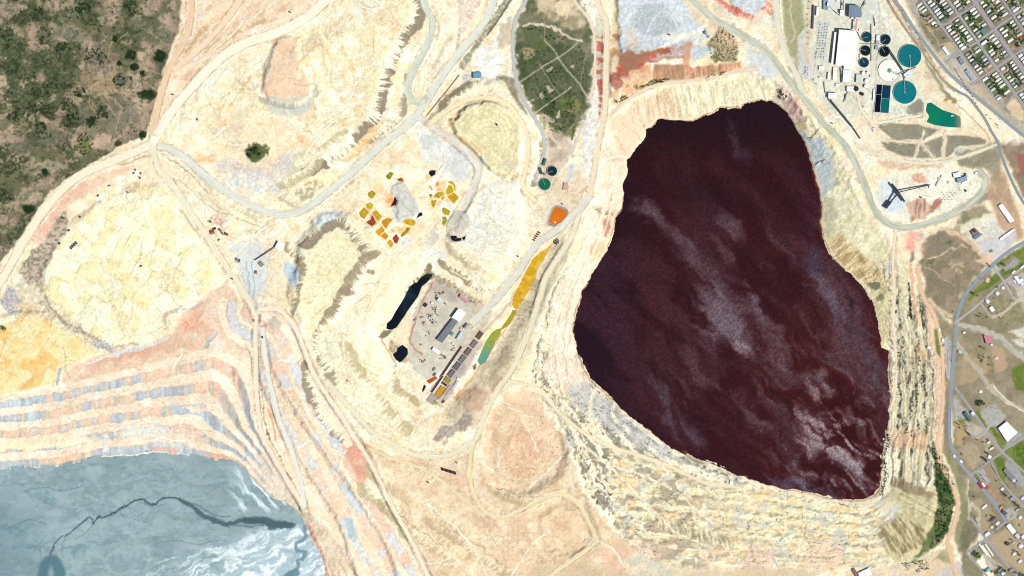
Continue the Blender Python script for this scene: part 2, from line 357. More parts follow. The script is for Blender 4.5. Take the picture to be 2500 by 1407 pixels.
fill('1270,270 1290,300 1300,380 1285,440 1262,420 1268,340', (252, 224, 200), (255, 246, 220), .6, 6, 1, 'F')
fill('1215,395 1250,390 1265,410 1245,425', (226, 216, 186), None, .8, 3)
blob(1232, 428, 8, 6, 30, (232, 190, 165), None, .9)
fill('1200,440 1290,445 1280,560 1250,620 1170,640 1110,600 1150,500', (255, 250, 230), (240, 238, 224), .8, 10, 1, 'F')
fill('1165,470 1220,460 1240,520 1220,600 1170,610 1150,560', (222, 228, 226), (255, 248, 226), .7, 8, 1.2, 'F')
fill('1055,345 1110,350 1150,385 1155,430 1120,440 1080,420 1060,380', (216, 224, 230), (234, 232, 222), .85, 6, .8, 'F')
blob(1120, 410, 26, 30, 0, (205, 216, 226), (228, 222, 200), .8, 1.2, .6, 'S')
fill('1020,310 1060,320 1075,350 1058,400 1030,395 1022,350', (208, 216, 210), (228, 232, 224), .85, 5, .5)
# leach pond field
fill('880,430 960,410 1030,405 1060,430 1050,560 1010,600 960,612 880,540 868,500', (254, 246, 216), (250, 232, 196), .85, 8, .6)
fill('1040,420 1090,410 1110,440 1118,490 1100,545 1080,555 1060,500 1042,450', (248, 246, 232), (232, 230, 218), .85, 5, .5, 'F')
fill('1094,545 1102,525 1118,512 1140,517 1153,545 1145,572 1120,580 1098,577', (206, 200, 184), (222, 214, 196), .95, 3, .4); strip('1118,515 1128,535 1145,552', 2, (176, 172, 160), None, .7, 1.5, .3)
fill('960,455 972,443 988,448 996,462 1012,490 1026,515 1024,532 1000,540 972,535 958,515 968,495 958,470', (214, 212, 200), (202, 204, 196), .95, 3, .3)
strip('970,455 975,480 992,505 1015,530', 2, (176, 176, 168), None, .8, 1.5, .3)
fill('958,510 975,534 1000,540 1022,530 1024,540 996,548 966,540', (190, 206, 206), None, .9, 2, .3)
fill('1010,640 1040,600 1090,610 1088,640 1060,660 1020,668', (222, 222, 210), (236, 236, 226), .9, 4, .5)
fill('1036,585 1060,560 1072,580 1050,608 1038,605', (208, 200, 184), (224, 220, 206), .9, 3, .5)
strip('1060,560 1078,575 1120,588 1160,590 1180,580', 6, (226, 234, 232), None, .9, 4, .5)
for p in [(922, 460, 14, 9, -30, (250, 208, 150)), (955, 490, 12, 12, 0, (238, 140, 70)), (950, 480, 10, 8, 0, (250, 190, 130)), (985, 565, 16, 14, 0, (250, 190, 110)), (958, 565, 8, 5, 30, (240, 170, 110)), (1010, 560, 8, 12, 0, (248, 222, 180)), (1025, 550, 10, 12, 0, (250, 214, 180)), (1075, 455, 9, 7, 0, (250, 196, 120)), (1070, 470, 6, 8, 0, (232, 160, 60)), (1095, 490, 9, 5, 30, (246, 190, 150)), (1075, 495, 4, 12, 30, (244, 180, 140)), (1050, 430, 8, 4, -20, (240, 200, 110)), (985, 428, 6, 8, 0, (252, 226, 170))]:
    blob(*p[:5], p[5], None, .8, .9, .7)
fill('975,592 1000,575 1010,582 985,612', (214, 224, 226), (240, 236, 220), .8, 3, .5)
strip('880,545 905,572 935,610 955,625 985,612 1005,595', 5, (212, 222, 220), (240, 236, 216), .8, 3, .5)
# eroded heap below the main haul road
fill('720,610 790,535 850,525 905,570 925,620 895,665 850,725 800,790 745,800 712,720 735,660', (240, 232, 188), (252, 244, 208), .85, 8, .7, 'M')
s_, m = blob(810, 660, 70, 90, 20, (226, 218, 172), (240, 230, 188), .35)
face('745,580 780,545 815,530 850,532 880,560 905,595 912,640', 34, 1, (250, 242, 206), (150, 136, 116), .66, .95, 9, 5)
face('738,700 752,660 740,620 715,600', 24, -1, (250, 240, 200), (150, 138, 112), .6, .9, 6, 4)
face('700,770 715,720 700,640', 20, 1, (255, 246, 214), (156, 142, 112), .4, .8, 6, 3)
face('912,640 880,680 855,720 835,760 820,810', 34, 1, (255, 246, 214), (160, 146, 120), .45, .9, 8, 4)
face('850,720 830,760 800,800 790,850 815,900 840,945', 28, 1, (255, 246, 212), (156, 142, 114), .52, .9, 7, 4)
blob(858, 716, 15, 9, -20, (164, 142, 122), None, .9)
fill('765,545 785,528 812,515 835,518 850,524 820,530 790,548 780,565', (206, 222, 226), (226, 236, 234), .95, 3, .5, 'F')
fill('695,640 708,636 730,665 728,690 715,705 703,680 692,665', (206, 222, 230), (176, 196, 208), .95, 3, .4, 'F')
fill('840,745 900,690 930,720 965,760 940,810 930,870 860,880 815,870 812,800', (255, 247, 218), (252, 238, 200), .9, 8, .6)
rill('840,880 930,880 960,960 1010,1010 1000,1060 900,1030 840,960', (255, 248, 218), (236, 224, 182), 30, 5, 12, .9, 10, .7, 2.5)
rill('930,640 1010,600 1060,640 1010,700 960,780 925,760 905,700', (255, 246, 214), (248, 232, 190), -60, 6, 8, .9, 10, .8, 2)
for c_, w_, sd_, d_ in [('1035,655 990,705 960,760 935,805', 22, -1, (120, 104, 78)), ('1090,640 1130,662 1170,690 1205,690', 22, 1, (150, 134, 104)), ('1060,665 1110,690 1165,728', 14, 1, (146, 132, 108)), ('835,860 870,930 930,1010 1000,1078', 34, -1, (196, 182, 140)), ('1105,600 1160,640 1230,640 1270,600', 22, 1, (196, 184, 146)), ('1000,985 960,960 940,900', 26, 1, (186, 170, 130)), ('690,480 740,500 800,480 850,440', 14, 1, (196, 186, 154)), ('470,400 540,470 600,510 660,540', 16, 1, (206, 196, 160)), ('1040,20 1062,60 1050,110 1020,170', 12, -1, (206, 190, 160)), ('1100,100 1070,160 1045,215', 14, 1, (206, 196, 168)), ('300,395 380,370 420,395', 10, 1, (196, 176, 140)), ('780,115 740,150 735,190', 12, 1, (226, 196, 150)), ('560,250 600,190 640,150', 12, 1, (230, 200, 156)), ('840,330 790,370 740,400', 18, 1, (200, 188, 150))]: face(c_, w_, sd_, (254, 244, 212), d_, .5, .85, 6, 4)
# cream leach pads
LP = L('240,500 330,468 400,455 440,520 490,590 548,668 520,703 420,763 410,802 330,838 275,852 228,832 150,772 106,722 118,650 170,560')
s_, sd, ss = region(LP, True, 4, .5); m = sm(sd / 4 + .5)
def padcol(s_, m, rot, c):
    ca, sa = math.cos(math.radians(rot)), math.sin(math.radians(rot))
    x = (UU[s_] + .5 * WU[s_]) * ca + (VV[s_] + .5 * WV[s_]) * sa; y = -(UU[s_] + .5 * WU[s_]) * sa + (VV[s_] + .5 * WV[s_]) * ca
    rw = np.floor(y / 30); x = x + vn(rw * 7.3, rw * 0 + 1, 5) * 60
    cw = 16 + 26 * vn(rw * 3.1, rw * 0, 9)
    cx = np.floor(x / cw); k = vn(cx * 5.7, rw * 4.3, 17)
    ex = np.minimum(x / cw - cx, 1 - (x / cw - cx)) * cw; ey = np.minimum(y / 30 - rw, 1 - y / 30 + rw) * 30
    mix(s_, two(s_, c[0], c[1], cl(k * .6 + NM[s_] * .4, .35, .65)), m)
    mix(s_, c[2], m * cl(NM[s_] * .5 + k * .5, .5, .8) * .5)
    mix(s_, c[3], m * cl(fbm(UU[s_] / 20, VV[s_] / 20, 97, 4), .58, .72) * .5 * clip01(k * 2.2 - .6))
    e = clip01(1 - np.minimum(ex, ey) / 3.2) * clip01(NM[s_] * 3 - .9)
    mix(s_, (190, 180, 138), e * m * .55 * cl(NM[s_] * .5 + NL[s_] * .5, .4, .6))
    H[s_] += (k - .5) * 1.2 * m + e * .8 * m
    return x, y
padcol(s_, m, 27, [(255, 250, 218), (252, 240, 192), (240, 230, 176), (248, 212, 146)])
LP2 = L('-400,820 0,800 60,768 110,770 200,830 240,860 155,898 142,935 0,962 -400,980')
s_, sd, ss = region(LP2, True, 4, .5); m = sm(sd / 4 + .5)
padcol(s_, m, 30, [(252, 232, 178), (250, 214, 146), (240, 190, 110), (238, 176, 90)])
fill('30,700 60,670 120,720 170,770 240,830 225,850 130,790 60,760', (212, 200, 168), (238, 228, 200), .8, 6, .8, 'F')
face('240,500 175,555 120,645 108,722', 12, 1, (250, 242, 210), (206, 192, 160), .35, .7, 6, 1)
face('115,725 150,772 228,832 275,852', 10, 1, (238, 226, 190), (168, 150, 122), .5, .8, 6, 2)
face('440,520 490,590 548,668', 10, -1, (240, 232, 200), (190, 178, 150), .5, .8, 6, 2)
fill('130,540 152,515 168,520 160,560 135,600 128,640 112,650 100,700 60,690 48,660 90,600', (140, 128, 112), (190, 176, 152), .9, 5, 1, 'F')
fill('70,560 110,510 190,450 240,430 300,405 330,410 250,450 170,500 130,545 110,590 80,600', (246, 206, 180), (236, 190, 164), .9, 6, .5)
blob(25, 735, 22, 30, 0, (140, 142, 160), (196, 190, 190), .8, 1.2, .5, 'S')
blob(65, 755, 26, 14, 30, (205, 182, 142), (226, 206, 166), .9)
strip('100,740 150,785 225,825 275,850 330,842', 8, (150, 142, 126), (206, 190, 160), .75, 5, .9, 'F', 8)
blob(255, 845, 22, 8, 25, (150, 156, 172), (214, 208, 196), .8, 1.2, .6, 'S')
blob(320, 460, 24, 12, -15, (206, 186, 146), (236, 214, 170), .8, 1.2)
strip('270,430 240,475 205,520 180,560', 8, (252, 226, 176), (226, 196, 150), .7, 5, .8)
strip('395,375 440,405 480,440 510,475', 2.5, (110, 100, 78), (160, 150, 118), .8, 2, .5)
strip('440,440 520,510 560,525 600,540 640,555', 2, (150, 146, 118), None, .7, 2, .4)
strip('375,352 440,400 520,465', 4, (206, 216, 214), None, .5, 3, .8)
blob(530, 535, 18, 16, 0, (206, 160, 140), (248, 230, 206), .8)
fill('560,600 640,590 660,640 640,720 610,740 590,690', (226, 230, 228), (206, 216, 222), .8, 8, 1, 'F')
for t in ['600,640 608,690 606,740', '612,640 622,690 618,730']: strip(t, 3, (150, 176, 192), None, .8, 2, .4)
# pink flat and its bench faces
fill('150,898 260,868 330,850 420,820 440,770 520,710 560,700 590,740 605,800 606,860 590,900 520,905 330,920 150,935', (238, 206, 178), (224, 188, 160), .95, 6, .5, 'M')
blob(465, 790, 34, 16, -35, (236, 160, 130), (240, 186, 160), .85, .8, .8)
blob(300, 868, 90, 10, -12, (222, 170, 142), None, .7, .6, .8)
blob(520, 760, 26, 14, -35, (222, 216, 200), (236, 206, 186), .8)
face('150,905 146,935', 10, 1, (190, 210, 218), (150, 176, 190), .5, .9, 5, 2)
face('215,885 262,866 330,850 405,825', 9, 1, (200, 214, 220), (236, 226, 210), .5, .9, 5, 2)
face('548,690 510,725 470,750', 10, -1, (196, 184, 166), (226, 200, 180), .5, .9, 5, 1.5)
face('410,800 408,775 445,760', 12, -1, (164, 176, 186), (222, 190, 160), .5, .9, 4, 1.5)
fill('505,870 520,820 550,800 580,810 600,830 600,880 585,910 540,915', (248, 222, 190), (236, 230, 218), .9, 5, .5)
face('490,890 500,840 530,800 560,790', 12, 1, (206, 206, 196), (170, 176, 176), .5, .9, 5, 2)
# benches below: long bands, alternating grey-blue and tan waste
s_ = np.s_[:]
q = TB_Q; mq = sm((q - .02) / .05) * (UU < 700)
kk = vn(UU / 70 + np.floor(q) * 7.7, np.floor(q) * 3.1, 25) * .65 + vn(UU / 9, np.floor(q) * 5.1, 29) * .35
fr = q - np.floor(q); riser = sm((fr - .45) / .1)
mix(s_, two(s_, (247, 224, 196), (252, 236, 212), cl(NM)), mq)
mix(s_, two(s_, (222, 196, 168), (174, 186, 194), cl(kk, .38, .54)), mq * riser * .9)
mix(s_, (214, 176, 146), mq * riser * (1 - sm((fr - .5) / .12)) * .5)
mix(s_, (206, 222, 226), mq * riser * cl(kk, .60, .7) * .7)
vs_ = vn(UU / 4.5, q * .7, 27); mix(s_, (150, 150, 146), mq * riser * cl(vs_, .62, .85) * .35)
mix(s_, (246, 204, 178), mq * riser * cl(-kk, -.36, -.28) * .8)
blob(350, 1055, 70, 22, 0, (222, 232, 222), (236, 226, 204), .85, 1.1, .7)
blob(450, 1070, 60, 20, 0, (238, 212, 180), (226, 218, 204), .7, 1.1, .7)
blob(90, 1085, 150, 13, -4, (255, 240, 206), (252, 228, 186), .9, .5, .5)
blob(255, 1080, 10, 22, 5, (226, 230, 222), None, .8)
blob(400, 1098, 40, 5, 8, (228, 176, 150), None, .8); blob(530, 1118, 34, 7, 12, (230, 180, 150), None, .8)
blob(425, 995, 12, 14, 0, (180, 200, 212), None, .8); blob(480, 1000, 40, 7, 3, (252, 226, 194), None, .9)
fill('590,1125 640,1110 700,1190 730,1225 700,1232 640,1190', (252, 232, 206), (232, 216, 196), .85, 6, .5)
face('590,1120 605,1105 640,1130', 8, 1, (206, 216, 228), (190, 204, 216), .5, .8)
# diagonal bands of benches
def bands(pts, off, w_, c1, c2, a=.9, per=12):
    pp = spline(L(pts), 10)
    s_, d, ss = region(pp, False, abs(off) + w_ + 10, .5)
    m = sm((w_ / 2 - np.abs(d - off)) / 4 + .5) * sm((np.abs(ss - ss.max() / 2) < 1e6) * 1.) * a
    k = vn(ss / per / 2.2, ss * 0 + off, 33) * .7 + vn(ss / per * 1.5, d / 9, 35) * .3
    mix(s_, two(s_, c1, c2, cl(k, .42, .58)), m)
D1 = '628,760 690,790 735,870 790,985 850,1075 900,1165 960,1270 1020,1370 1060,1480'
fill('620,750 700,760 770,880 850,1040 930,1160 960,1230 1040,1407 1070,1500 790,1500 770,1340 735,1240 660,1110 625,960', (252, 234, 206), (248, 222, 190), .95, 8, .5, 'M')
bands(D1, 6, 14, (250, 232, 202), (252, 240, 214), .9, 20)
bands(D1, 26, 22, (238, 200, 176), (214, 222, 226), .85, 14)
bands(D1, 44, 10, (248, 226, 192), (255, 242, 214), .9, 16)
bands(D1, 62, 22, (206, 216, 222), (240, 206, 180), .85, 13)
bands(D1, 86, 18, (252, 234, 206), (246, 220, 188), .9, 15)
bands(D1, 106, 18, (214, 222, 224), (246, 212, 186), .8, 12)
bands(D1, -14, 14, (206, 212, 216), (236, 206, 180), .6, 12)
for off in (14, 38, 51, 74, 96):
    s_, d, ss = region(spline(L(D1), 10), False, 120, .5)
    mix(s_, (214, 150, 124) if off in (14, 74) else (170, 160, 144), sm((1.6 - np.abs(d - off)) / 1.5) * .65 * clip01(vn(ss / 40, ss * 0 + off, 3) * 2 - .3))
fill('668,820 690,815 712,880 705,930 682,880', (244, 208, 186), (236, 216, 190), .8, 5)
blob(672, 790, 16, 18, 20, (206, 198, 176), (176, 168, 146), .8, 1.1)
fill('825,1075 870,1068 915,1095 905,1140 885,1190 868,1160 840,1110', (232, 184, 156), (222, 164, 138), .95, 4, .4)
fill('780,1030 810,1032 840,1075 835,1095 815,1085', (196, 206, 214), (222, 222, 220), .95, 4, .5)
face('755,900 765,950 800,1015 850,1070', 26, 1, (255, 244, 214), (150, 136, 112), .5, .85, 7, 3)
fill('842,1265 858,1262 876,1310 868,1325 852,1318', (182, 200, 204), None, .9, 3, .3)
strip('640,950 650,1050 690,1130 720,1190 732,1222', 3.5, (110, 104, 88), (180, 168, 140), .8, 2, .4, 'F', 3)
strip('628,790 632,900 638,1040', 3, (130, 124, 116), (196, 186, 166), .8, 2, .3)
strip('655,1000 668,1045 672,1075', 4, (226, 150, 120), None, .8, 2, .3)
strip('750,1280 775,1330 790,1370 800,1420', 9, (214, 150, 130), (228, 180, 156), .9, 4, .4)
strip('980,1280 1010,1330 1040,1407', 8, (236, 190, 160), None, .8, 4, .4)
strip('695,755 725,790 745,850 750,890', 3, (226, 140, 110), None, .8, 2, .4)
# valley wall below the shop yard, brown tan hillside right of it
fill('1085,1000 1140,930 1215,850 1300,700 1350,610 1400,540 1395,600 1330,740 1290,860 1225,960 1165,1050 1110,1040', (230, 214, 180), (214, 198, 164), .9, 8, .7, 'M')
face('1232,930 1262,880 1295,800 1318,730 1345,660', 46, -1, (232, 218, 184), (186, 170, 138), .45, .85, 6, 3)
fill('1120,960 1160,940 1190,960 1180,1000 1140,1010', (196, 160, 132), (206, 180, 150), .85, 6, .7)
fill('1050,1075 1070,1050 1100,1040 1130,1010 1158,1005 1160,1030 1130,1050 1100,1070 1075,1085', (150, 138, 130), (176, 164, 150), .9, 4, 1.3, 'F')
fill('1190,1000 1270,950 1345,985 1385,1060 1370,1150 1300,1200 1210,1200 1185,1100', (240, 212, 176), (248, 226, 192), .85, 10, .8, 'M')
rill('1185,1010 1210,1000 1225,1080 1220,1180 1195,1170 1180,1090', (206, 176, 146), (228, 200, 170), 80, 8, 6, .85, 8, 1)
fill('1240,1060 1290,1045 1330,1090 1310,1160 1250,1180 1225,1120', (234, 190, 156), (240, 222, 186), .85, 10, 1, 'F')
s_, sd, ss = region(L('1225,1040 1300,1030 1340,1090 1310,1170 1240,1190 1215,1120'), True, 4, 1)
mix(s_, (222, 164, 130), sm(sd / 30) * cl(fbm(UU[s_] / 9, VV[s_] / 9, 471, 4, .6), .42, .6) * .7); mix(s_, (170, 140, 104), sm(sd / 12) * (NS[s_] > .9) * .6)
face('1250,960 1310,975 1355,1030 1370,1100', 30, 1, (250, 226, 196), (232, 196, 164), .5, .8, 7, 3)
fill('1300,1180 1330,1160 1350,1170 1320,1200 1290,1205', (226, 224, 200), None, .8, 4)
fill('1040,1140 1100,1110 1150,1120 1160,1160 1130,1180 1080,1165', (246, 232, 196), (255, 244, 214), .8, 8)
fill('1075,1145 1115,1120 1120,1158 1090,1162', (214, 212, 206), None, .85, 4)
fill('1160,1180 1190,1160 1200,1190 1180,1220 1165,1210', (214, 206, 192), (240, 200, 176), .8, 5)
fill('930,1130 1000,1120 1100,1150 1180,1230 1240,1300 1200,1300 1100,1230 1000,1180', (238, 214, 182), (228, 202, 172), .8, 10, 1, 'M')
for i, c in enumerate(['920,1150 1000,1200 1080,1240 1160,1290', '900,1190 980,1240 1060,1290 1130,1340', '1000,1290 1080,1330 1150,1407']):
    face(c, 34, 1, (255, 246, 210), (190, 180, 140), .42, .85, 8, 5)
    strip(c, 10, (255, 244, 212), None, .7, 6, 1)
fill('1180,1340 1250,1320 1290,1350 1330,1407 1340,1480 1150,1480', (238, 202, 172), (250, 230, 196), .8, 12, 1.1)
fill('1465,1345 1530,1335 1550,1380 1520,1420 1480,1407', (238, 180, 156), (244, 206, 182), .9, 8, .8)
fill('1305,1255 1370,1222 1425,1240 1448,1300 1400,1350 1330,1335', (242, 214, 172), (250, 230, 190), .85, 8, .8)
s_, sd, ss = region(L('1330,1265 1380,1240 1410,1260 1400,1310 1350,1310'), True, 4, 1); mix(s_, (232, 172, 142), sm(sd / 12) * (NS[s_] > .45) * .7)
face('1310,1300 1315,1255 1360,1228 1400,1235', 16, 1, (226, 206, 170), (166, 150, 122), .6, .85, 6, 2)
fill('1240,1310 1300,1290 1400,1340 1380,1380 1300,1400 1250,1360', (226, 196, 160), (246, 226, 190), .7, 10, 1, 'F')
fill('905,1100 1000,1110 1160,1110 1200,990 1260,950 1400,1060 1500,1190 1640,1330 1720,1400 1600,1470 1060,1470 1000,1300', (244, 214, 178), (216, 182, 146), .6, 14, 1.2, 'M')
for i, c in enumerate(['940,1230 1020,1290 1100,1350', '1060,1270 1160,1330 1240,1390', '1210,1190 1290,1215 1370,1195', '1400,1110 1460,1170 1520,1250 1560,1320', '1380,1020 1400,1120 1440,1200']): face(c, 26, 1, (248, 228, 194), (184, 164, 128), .45, .7, 7, 4); strip(c, 2.5, (150, 130, 100), None, .6, 1.5, .8)
fill('1300,1390 1400,1370 1480,1380 1560,1400 1700,1390 1900,1380 2000,1400 2000,1500 1300,1500', (226, 200, 168), (196, 178, 144), .75, 10, 1.2, 'F')
fill('1520,1370 1560,1345 1640,1370 1700,1400 1640,1420 1540,1410', (206, 206, 186), (236, 222, 190), .8, 8, 1.2)

# ------------------------------------------------------------ walls of the big pit
ang_s = np.arctan2(VV - 780, UU - 1800) * 60
s_ = np.s_[:]
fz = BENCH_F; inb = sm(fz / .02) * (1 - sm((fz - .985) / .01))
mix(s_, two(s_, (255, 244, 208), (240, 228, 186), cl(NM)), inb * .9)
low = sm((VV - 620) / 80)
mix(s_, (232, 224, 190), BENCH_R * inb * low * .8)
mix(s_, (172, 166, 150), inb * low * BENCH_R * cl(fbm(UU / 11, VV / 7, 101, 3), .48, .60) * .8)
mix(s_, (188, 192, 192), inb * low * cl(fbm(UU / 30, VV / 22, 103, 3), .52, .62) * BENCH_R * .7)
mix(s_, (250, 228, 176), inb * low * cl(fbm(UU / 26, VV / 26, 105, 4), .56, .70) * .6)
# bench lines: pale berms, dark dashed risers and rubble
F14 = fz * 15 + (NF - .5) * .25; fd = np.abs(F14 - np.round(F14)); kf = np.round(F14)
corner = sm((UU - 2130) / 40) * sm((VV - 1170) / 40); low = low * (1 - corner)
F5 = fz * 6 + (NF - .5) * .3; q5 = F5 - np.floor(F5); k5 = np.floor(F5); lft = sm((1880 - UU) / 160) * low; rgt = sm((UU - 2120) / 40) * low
pat = vn(ang_s / 2.6 + k5 * 7.7, k5 * 3.3, 48) * .6 + fbm(UU / 7, VV / 7, 49, 3) * .4
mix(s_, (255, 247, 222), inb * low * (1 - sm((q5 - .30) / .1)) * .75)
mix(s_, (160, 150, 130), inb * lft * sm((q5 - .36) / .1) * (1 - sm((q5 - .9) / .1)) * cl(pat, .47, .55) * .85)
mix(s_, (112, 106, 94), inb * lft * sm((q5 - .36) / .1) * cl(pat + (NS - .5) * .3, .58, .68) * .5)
mix(s_, (86, 80, 62), inb * rgt * sm((q5 - .62) / .08) * (1 - sm((q5 - .92) / .06)) * cl(vn(ang_s / 1.1 + k5 * 5, VV / 15, 50), .40, .55) * .9)  # right wall: scrub tone and riser shadow painted as dark dashes
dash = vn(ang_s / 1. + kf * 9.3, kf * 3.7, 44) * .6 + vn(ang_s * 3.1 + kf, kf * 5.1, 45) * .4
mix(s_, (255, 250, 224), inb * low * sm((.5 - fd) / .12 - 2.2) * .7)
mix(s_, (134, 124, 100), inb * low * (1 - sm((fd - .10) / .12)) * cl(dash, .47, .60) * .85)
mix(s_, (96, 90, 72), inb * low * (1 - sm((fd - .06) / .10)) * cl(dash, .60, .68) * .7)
H += -(1 - sm((fd - .1) / .2)) * 1.6 * inb * low
# left wall pinks
fill('1470,330 1580,320 1535,400 1525,500 1500,560 1480,620 1420,720 1400,800 1410,880 1440,940 1390,960 1330,920 1350,740 1420,600 1450,480', (252, 232, 210), (246, 218, 196), .8, 8, 1, 'M')
fill('1490,290 1590,240 1640,215 1720,205 1740,285 1640,300 1590,310 1540,380 1500,360', (238, 212, 182), (226, 196, 164), .9, 8, .8, 'F')
rill('1545,250 1640,215 1720,205 1800,200 1810,262 1740,280 1610,292 1580,310', (240, 222, 190), (206, 178, 146), 80, 4, 8, .75, 8, .5, 5)
fill('1640,210 1740,200 1860,190 1900,200 1940,270 1900,250 1800,262 1700,280 1650,260', (242, 236, 206), (226, 214, 176), .85, 10, .8, 'M')
rill('1640,215 1740,205 1860,195 1920,240 1890,246 1800,262 1700,285 1650,290', (244, 238, 210), (206, 196, 160), 75, 4, 8, .7, 8, .5, 5)
fill('1480,440 1520,430 1525,505 1480,500', (246, 214, 190), None, .9, 4, .4)
fill('1450,500 1520,510 1500,580 1470,560', (222, 178, 150), (236, 206, 176), .85, 6, .8)
fill('1470,540 1490,525 1492,570 1478,585', (166, 120, 100), (190, 140, 116), .85, 3, .6)
fill('1440,600 1480,585 1490,605 1460,640 1440,640', (240, 216, 180), (232, 186, 140), .8, 4, .6)
fill('1445,505 1475,512 1505,522 1518,512 1520,520 1500,530 1465,520', (222, 206, 170), (120, 104, 84), .8, 2, .6, 'F')
blob(1521, 512, 4, 9, -10, (232, 140, 50), (110, 130, 70), .95)
fill('1480,360 1530,350 1530,420 1500,440 1470,430', (244, 210, 184), (226, 190, 164), .7, 6, 1)
for t in ['1560,290 1575,315', '1610,215 1600,270', '1500,330 1530,380', '1550,250 1545,300', '1520,300 1560,330 1565,345']:
    strip(t, 1.6, (160, 128, 104), None, .6, 1.5, .6)
for t in ['1440,560 1402,640 1372,740 1352,860 1372,980', '1458,585 1420,660 1392,740 1376,850 1396,955', '1478,605 1440,672 1408,760 1392,840', '1500,430 1490,500 1470,570', '1478,350 1490,420 1472,500 1450,560', '1425,530 1385,620 1350,730 1325,840']: strip(t, 2, (190, 158, 124), None, .7, 1.6, .5); strip([(x + 5, y + 2) for x, y in L(t)], 4, (255, 240, 216), None, .6, 2, .4)
# blue-grey and dark bench streaks on the lower left wall
fill('1385,940 1420,930 1500,990 1580,1060 1640,1105 1640,1130 1560,1090 1470,1040 1400,990', (206, 206, 200), (176, 182, 186), .7, 8, 1.2, 'F')
s_, sd, ss = region(spline(LAKE[38:58], 8), False, 130, .4)
for off, wd, c, a in ((10, 9, (250, 238, 206), .8), (22, 12, (150, 150, 148), .6), (34, 9, (250, 240, 212), .7), (46, 10, (170, 164, 150), .5), (58, 10, (252, 242, 214), .7), (74, 12, (150, 144, 128), .5), (90, 10, (252, 240, 206), .7)):
    k = cl(vn(ss / 9, sd / 9, off) * .6 + vn(ss / 30, ss * 0, off + 1) * .5, .42, .62)
    mix(s_, c, sm((wd / 2 - np.abs(np.abs(sd) - off)) / 3 + .5) * k * a * (sd != 0) * sm(np.abs(sd) / 4))
# bottom wall: thin layered benches
s_, sd, ss = region(L('1480,1090 1560,1115 1700,1165 1860,1190 2000,1222 2110,1235 2150,1225 2160,1330 2140,1395 1900,1390 1700,1395 1580,1370 1500,1290'), True, 8, .6)
m = sm(sd / 10)
mix(s_, two(s_, (255, 244, 206), (246, 230, 184), cl(NM[s_])), m * .85)
y2 = VV[s_] - (UU[s_] - 1800) * .12 + WV[s_] * .7
ban = np.sin(y2 / 3.9 + NM[s_] * 3) * .5 + .5
mix(s_, (166, 156, 132), m * cl(ban, .66, .95) * cl(fbm(UU[s_] / 9, VV[s_] / 4, 111, 3), .46, .6) * .75)
mix(s_, (196, 202, 196), m * cl(fbm(UU[s_] / 22, VV[s_] / 14, 113, 3), .56, .68) * .65)
mix(s_, (236, 200, 146), m * cl(fbm(UU[s_] / 30, VV[s_] / 18, 115, 3), .58, .70) * .55)
mix(s_, (158, 146, 124), m * sm((1800 - UU[s_]) / 150) * cl(fbm(UU[s_] / 20, VV[s_] / 13, 117, 3), .50, .60) * .7)
mix(s_, (248, 210, 186), m * sm((VV[s_] - 1300) / 60) * cl(NL[s_], .4, .6) * .6)
H[s_] += (ban - .5) * 3.0 * m
for t in ['1828,1270 1835,1330 1848,1390', '1958,1230 1968,1300 1985,1360']: strip(t, 2, (140, 120, 92), None, .7, 1.6, .8)
rill('1600,1290 1700,1330 1790,1340 1800,1310 1700,1290 1620,1260', (236, 226, 188), (160, 146, 116), 75, 4, 7, .7, 8, .6, 3)
# right wall
fill('1905,195 1960,255 1950,320 1985,400 1990,440 1960,330 1930,280 1905,250', (222, 206, 190), (206, 160, 146), .85, 6, .8, 'M')
fill('1945,315 2010,340 2035,390 2040,450 2010,500 1995,440 1975,370', (206, 216, 218), (186, 198, 200), .9, 6, .8, 'F')
fill('1915,260 1940,240 1965,290 1950,305', (226, 190, 176), None, .8, 4, .8); blob(1955, 305, 12, 12, 30, (230, 208, 150), None, .8)
strip('1975,335 1990,320 2002,312', 3, (60, 50, 44), None, .9, 1.5, .8)
strip('1992,405 2005,395 2018,388', 3, (70, 74, 80), None, .8, 1.5, .8)
fill('1990,490 2035,480 2045,520 2040,590 2010,580 2005,540', (186, 190, 166), (206, 196, 150), .85, 5, .9, 'F')
blob(1998, 520, 7, 42, -8, (150, 76, 50), (120, 60, 44), .85, .8, .5)
fill('2035,400 2080,460 2110,530 2165,570 2170,620 2120,660 2060,640 2030,590 2045,520', (240, 236, 200), (226, 218, 176), .85, 8, .9, 'M')
rill('2015,590 2050,570 2140,650 2170,690 2120,700 2080,670 2035,630', (226, 206, 160), (172, 146, 100), -40, 4, 7, .9, 8, .6, 4)
fill('2115,690 2175,680 2170,860 2150,850 2135,760', (232, 222, 170), (206, 196, 146), .85, 6, .9, 'M')
fill('2125,695 2150,690 2152,705 2130,708', (110, 106, 92), None, .85, 3, .9); blob(2150, 728, 12, 6, -15, (130, 124, 100), None, .8); blob(2165, 692, 12, 7, 0, (190, 140, 110), (226, 200, 160), .7)
s_, sd, ss = region(L('2185,650 2240,720 2265,760 2275,900 2285,1080 2270,1180 2190,1190 2180,1000 2190,880 2180,760'), True, 8, .5)
m = sm(sd / 10)
xx = UU[s_] - 2225 + WU[s_] * .6 + (VV[s_] - 900) * -.02
ban = np.sin(xx / 5.2 + NM[s_] * 2.5) * .5 + .5
mix(s_, two(s_, (240, 232, 196), (226, 212, 172), cl(NM[s_])), m * .8)
mix(s_, (206, 206, 180), m * cl(ban, .55, .9) * .6)
H[s_] -= ban * 3 * m
mix(s_, (90, 84, 66), m * cl(ban, .8, .97) * cl(fbm(UU[s_] / 5, VV[s_] / 14, 121, 3), .44, .58) * .9)
fill('2180,1065 2260,1080 2262,1100 2180,1095', (214, 170, 136), (226, 196, 156), .85, 4, .6)
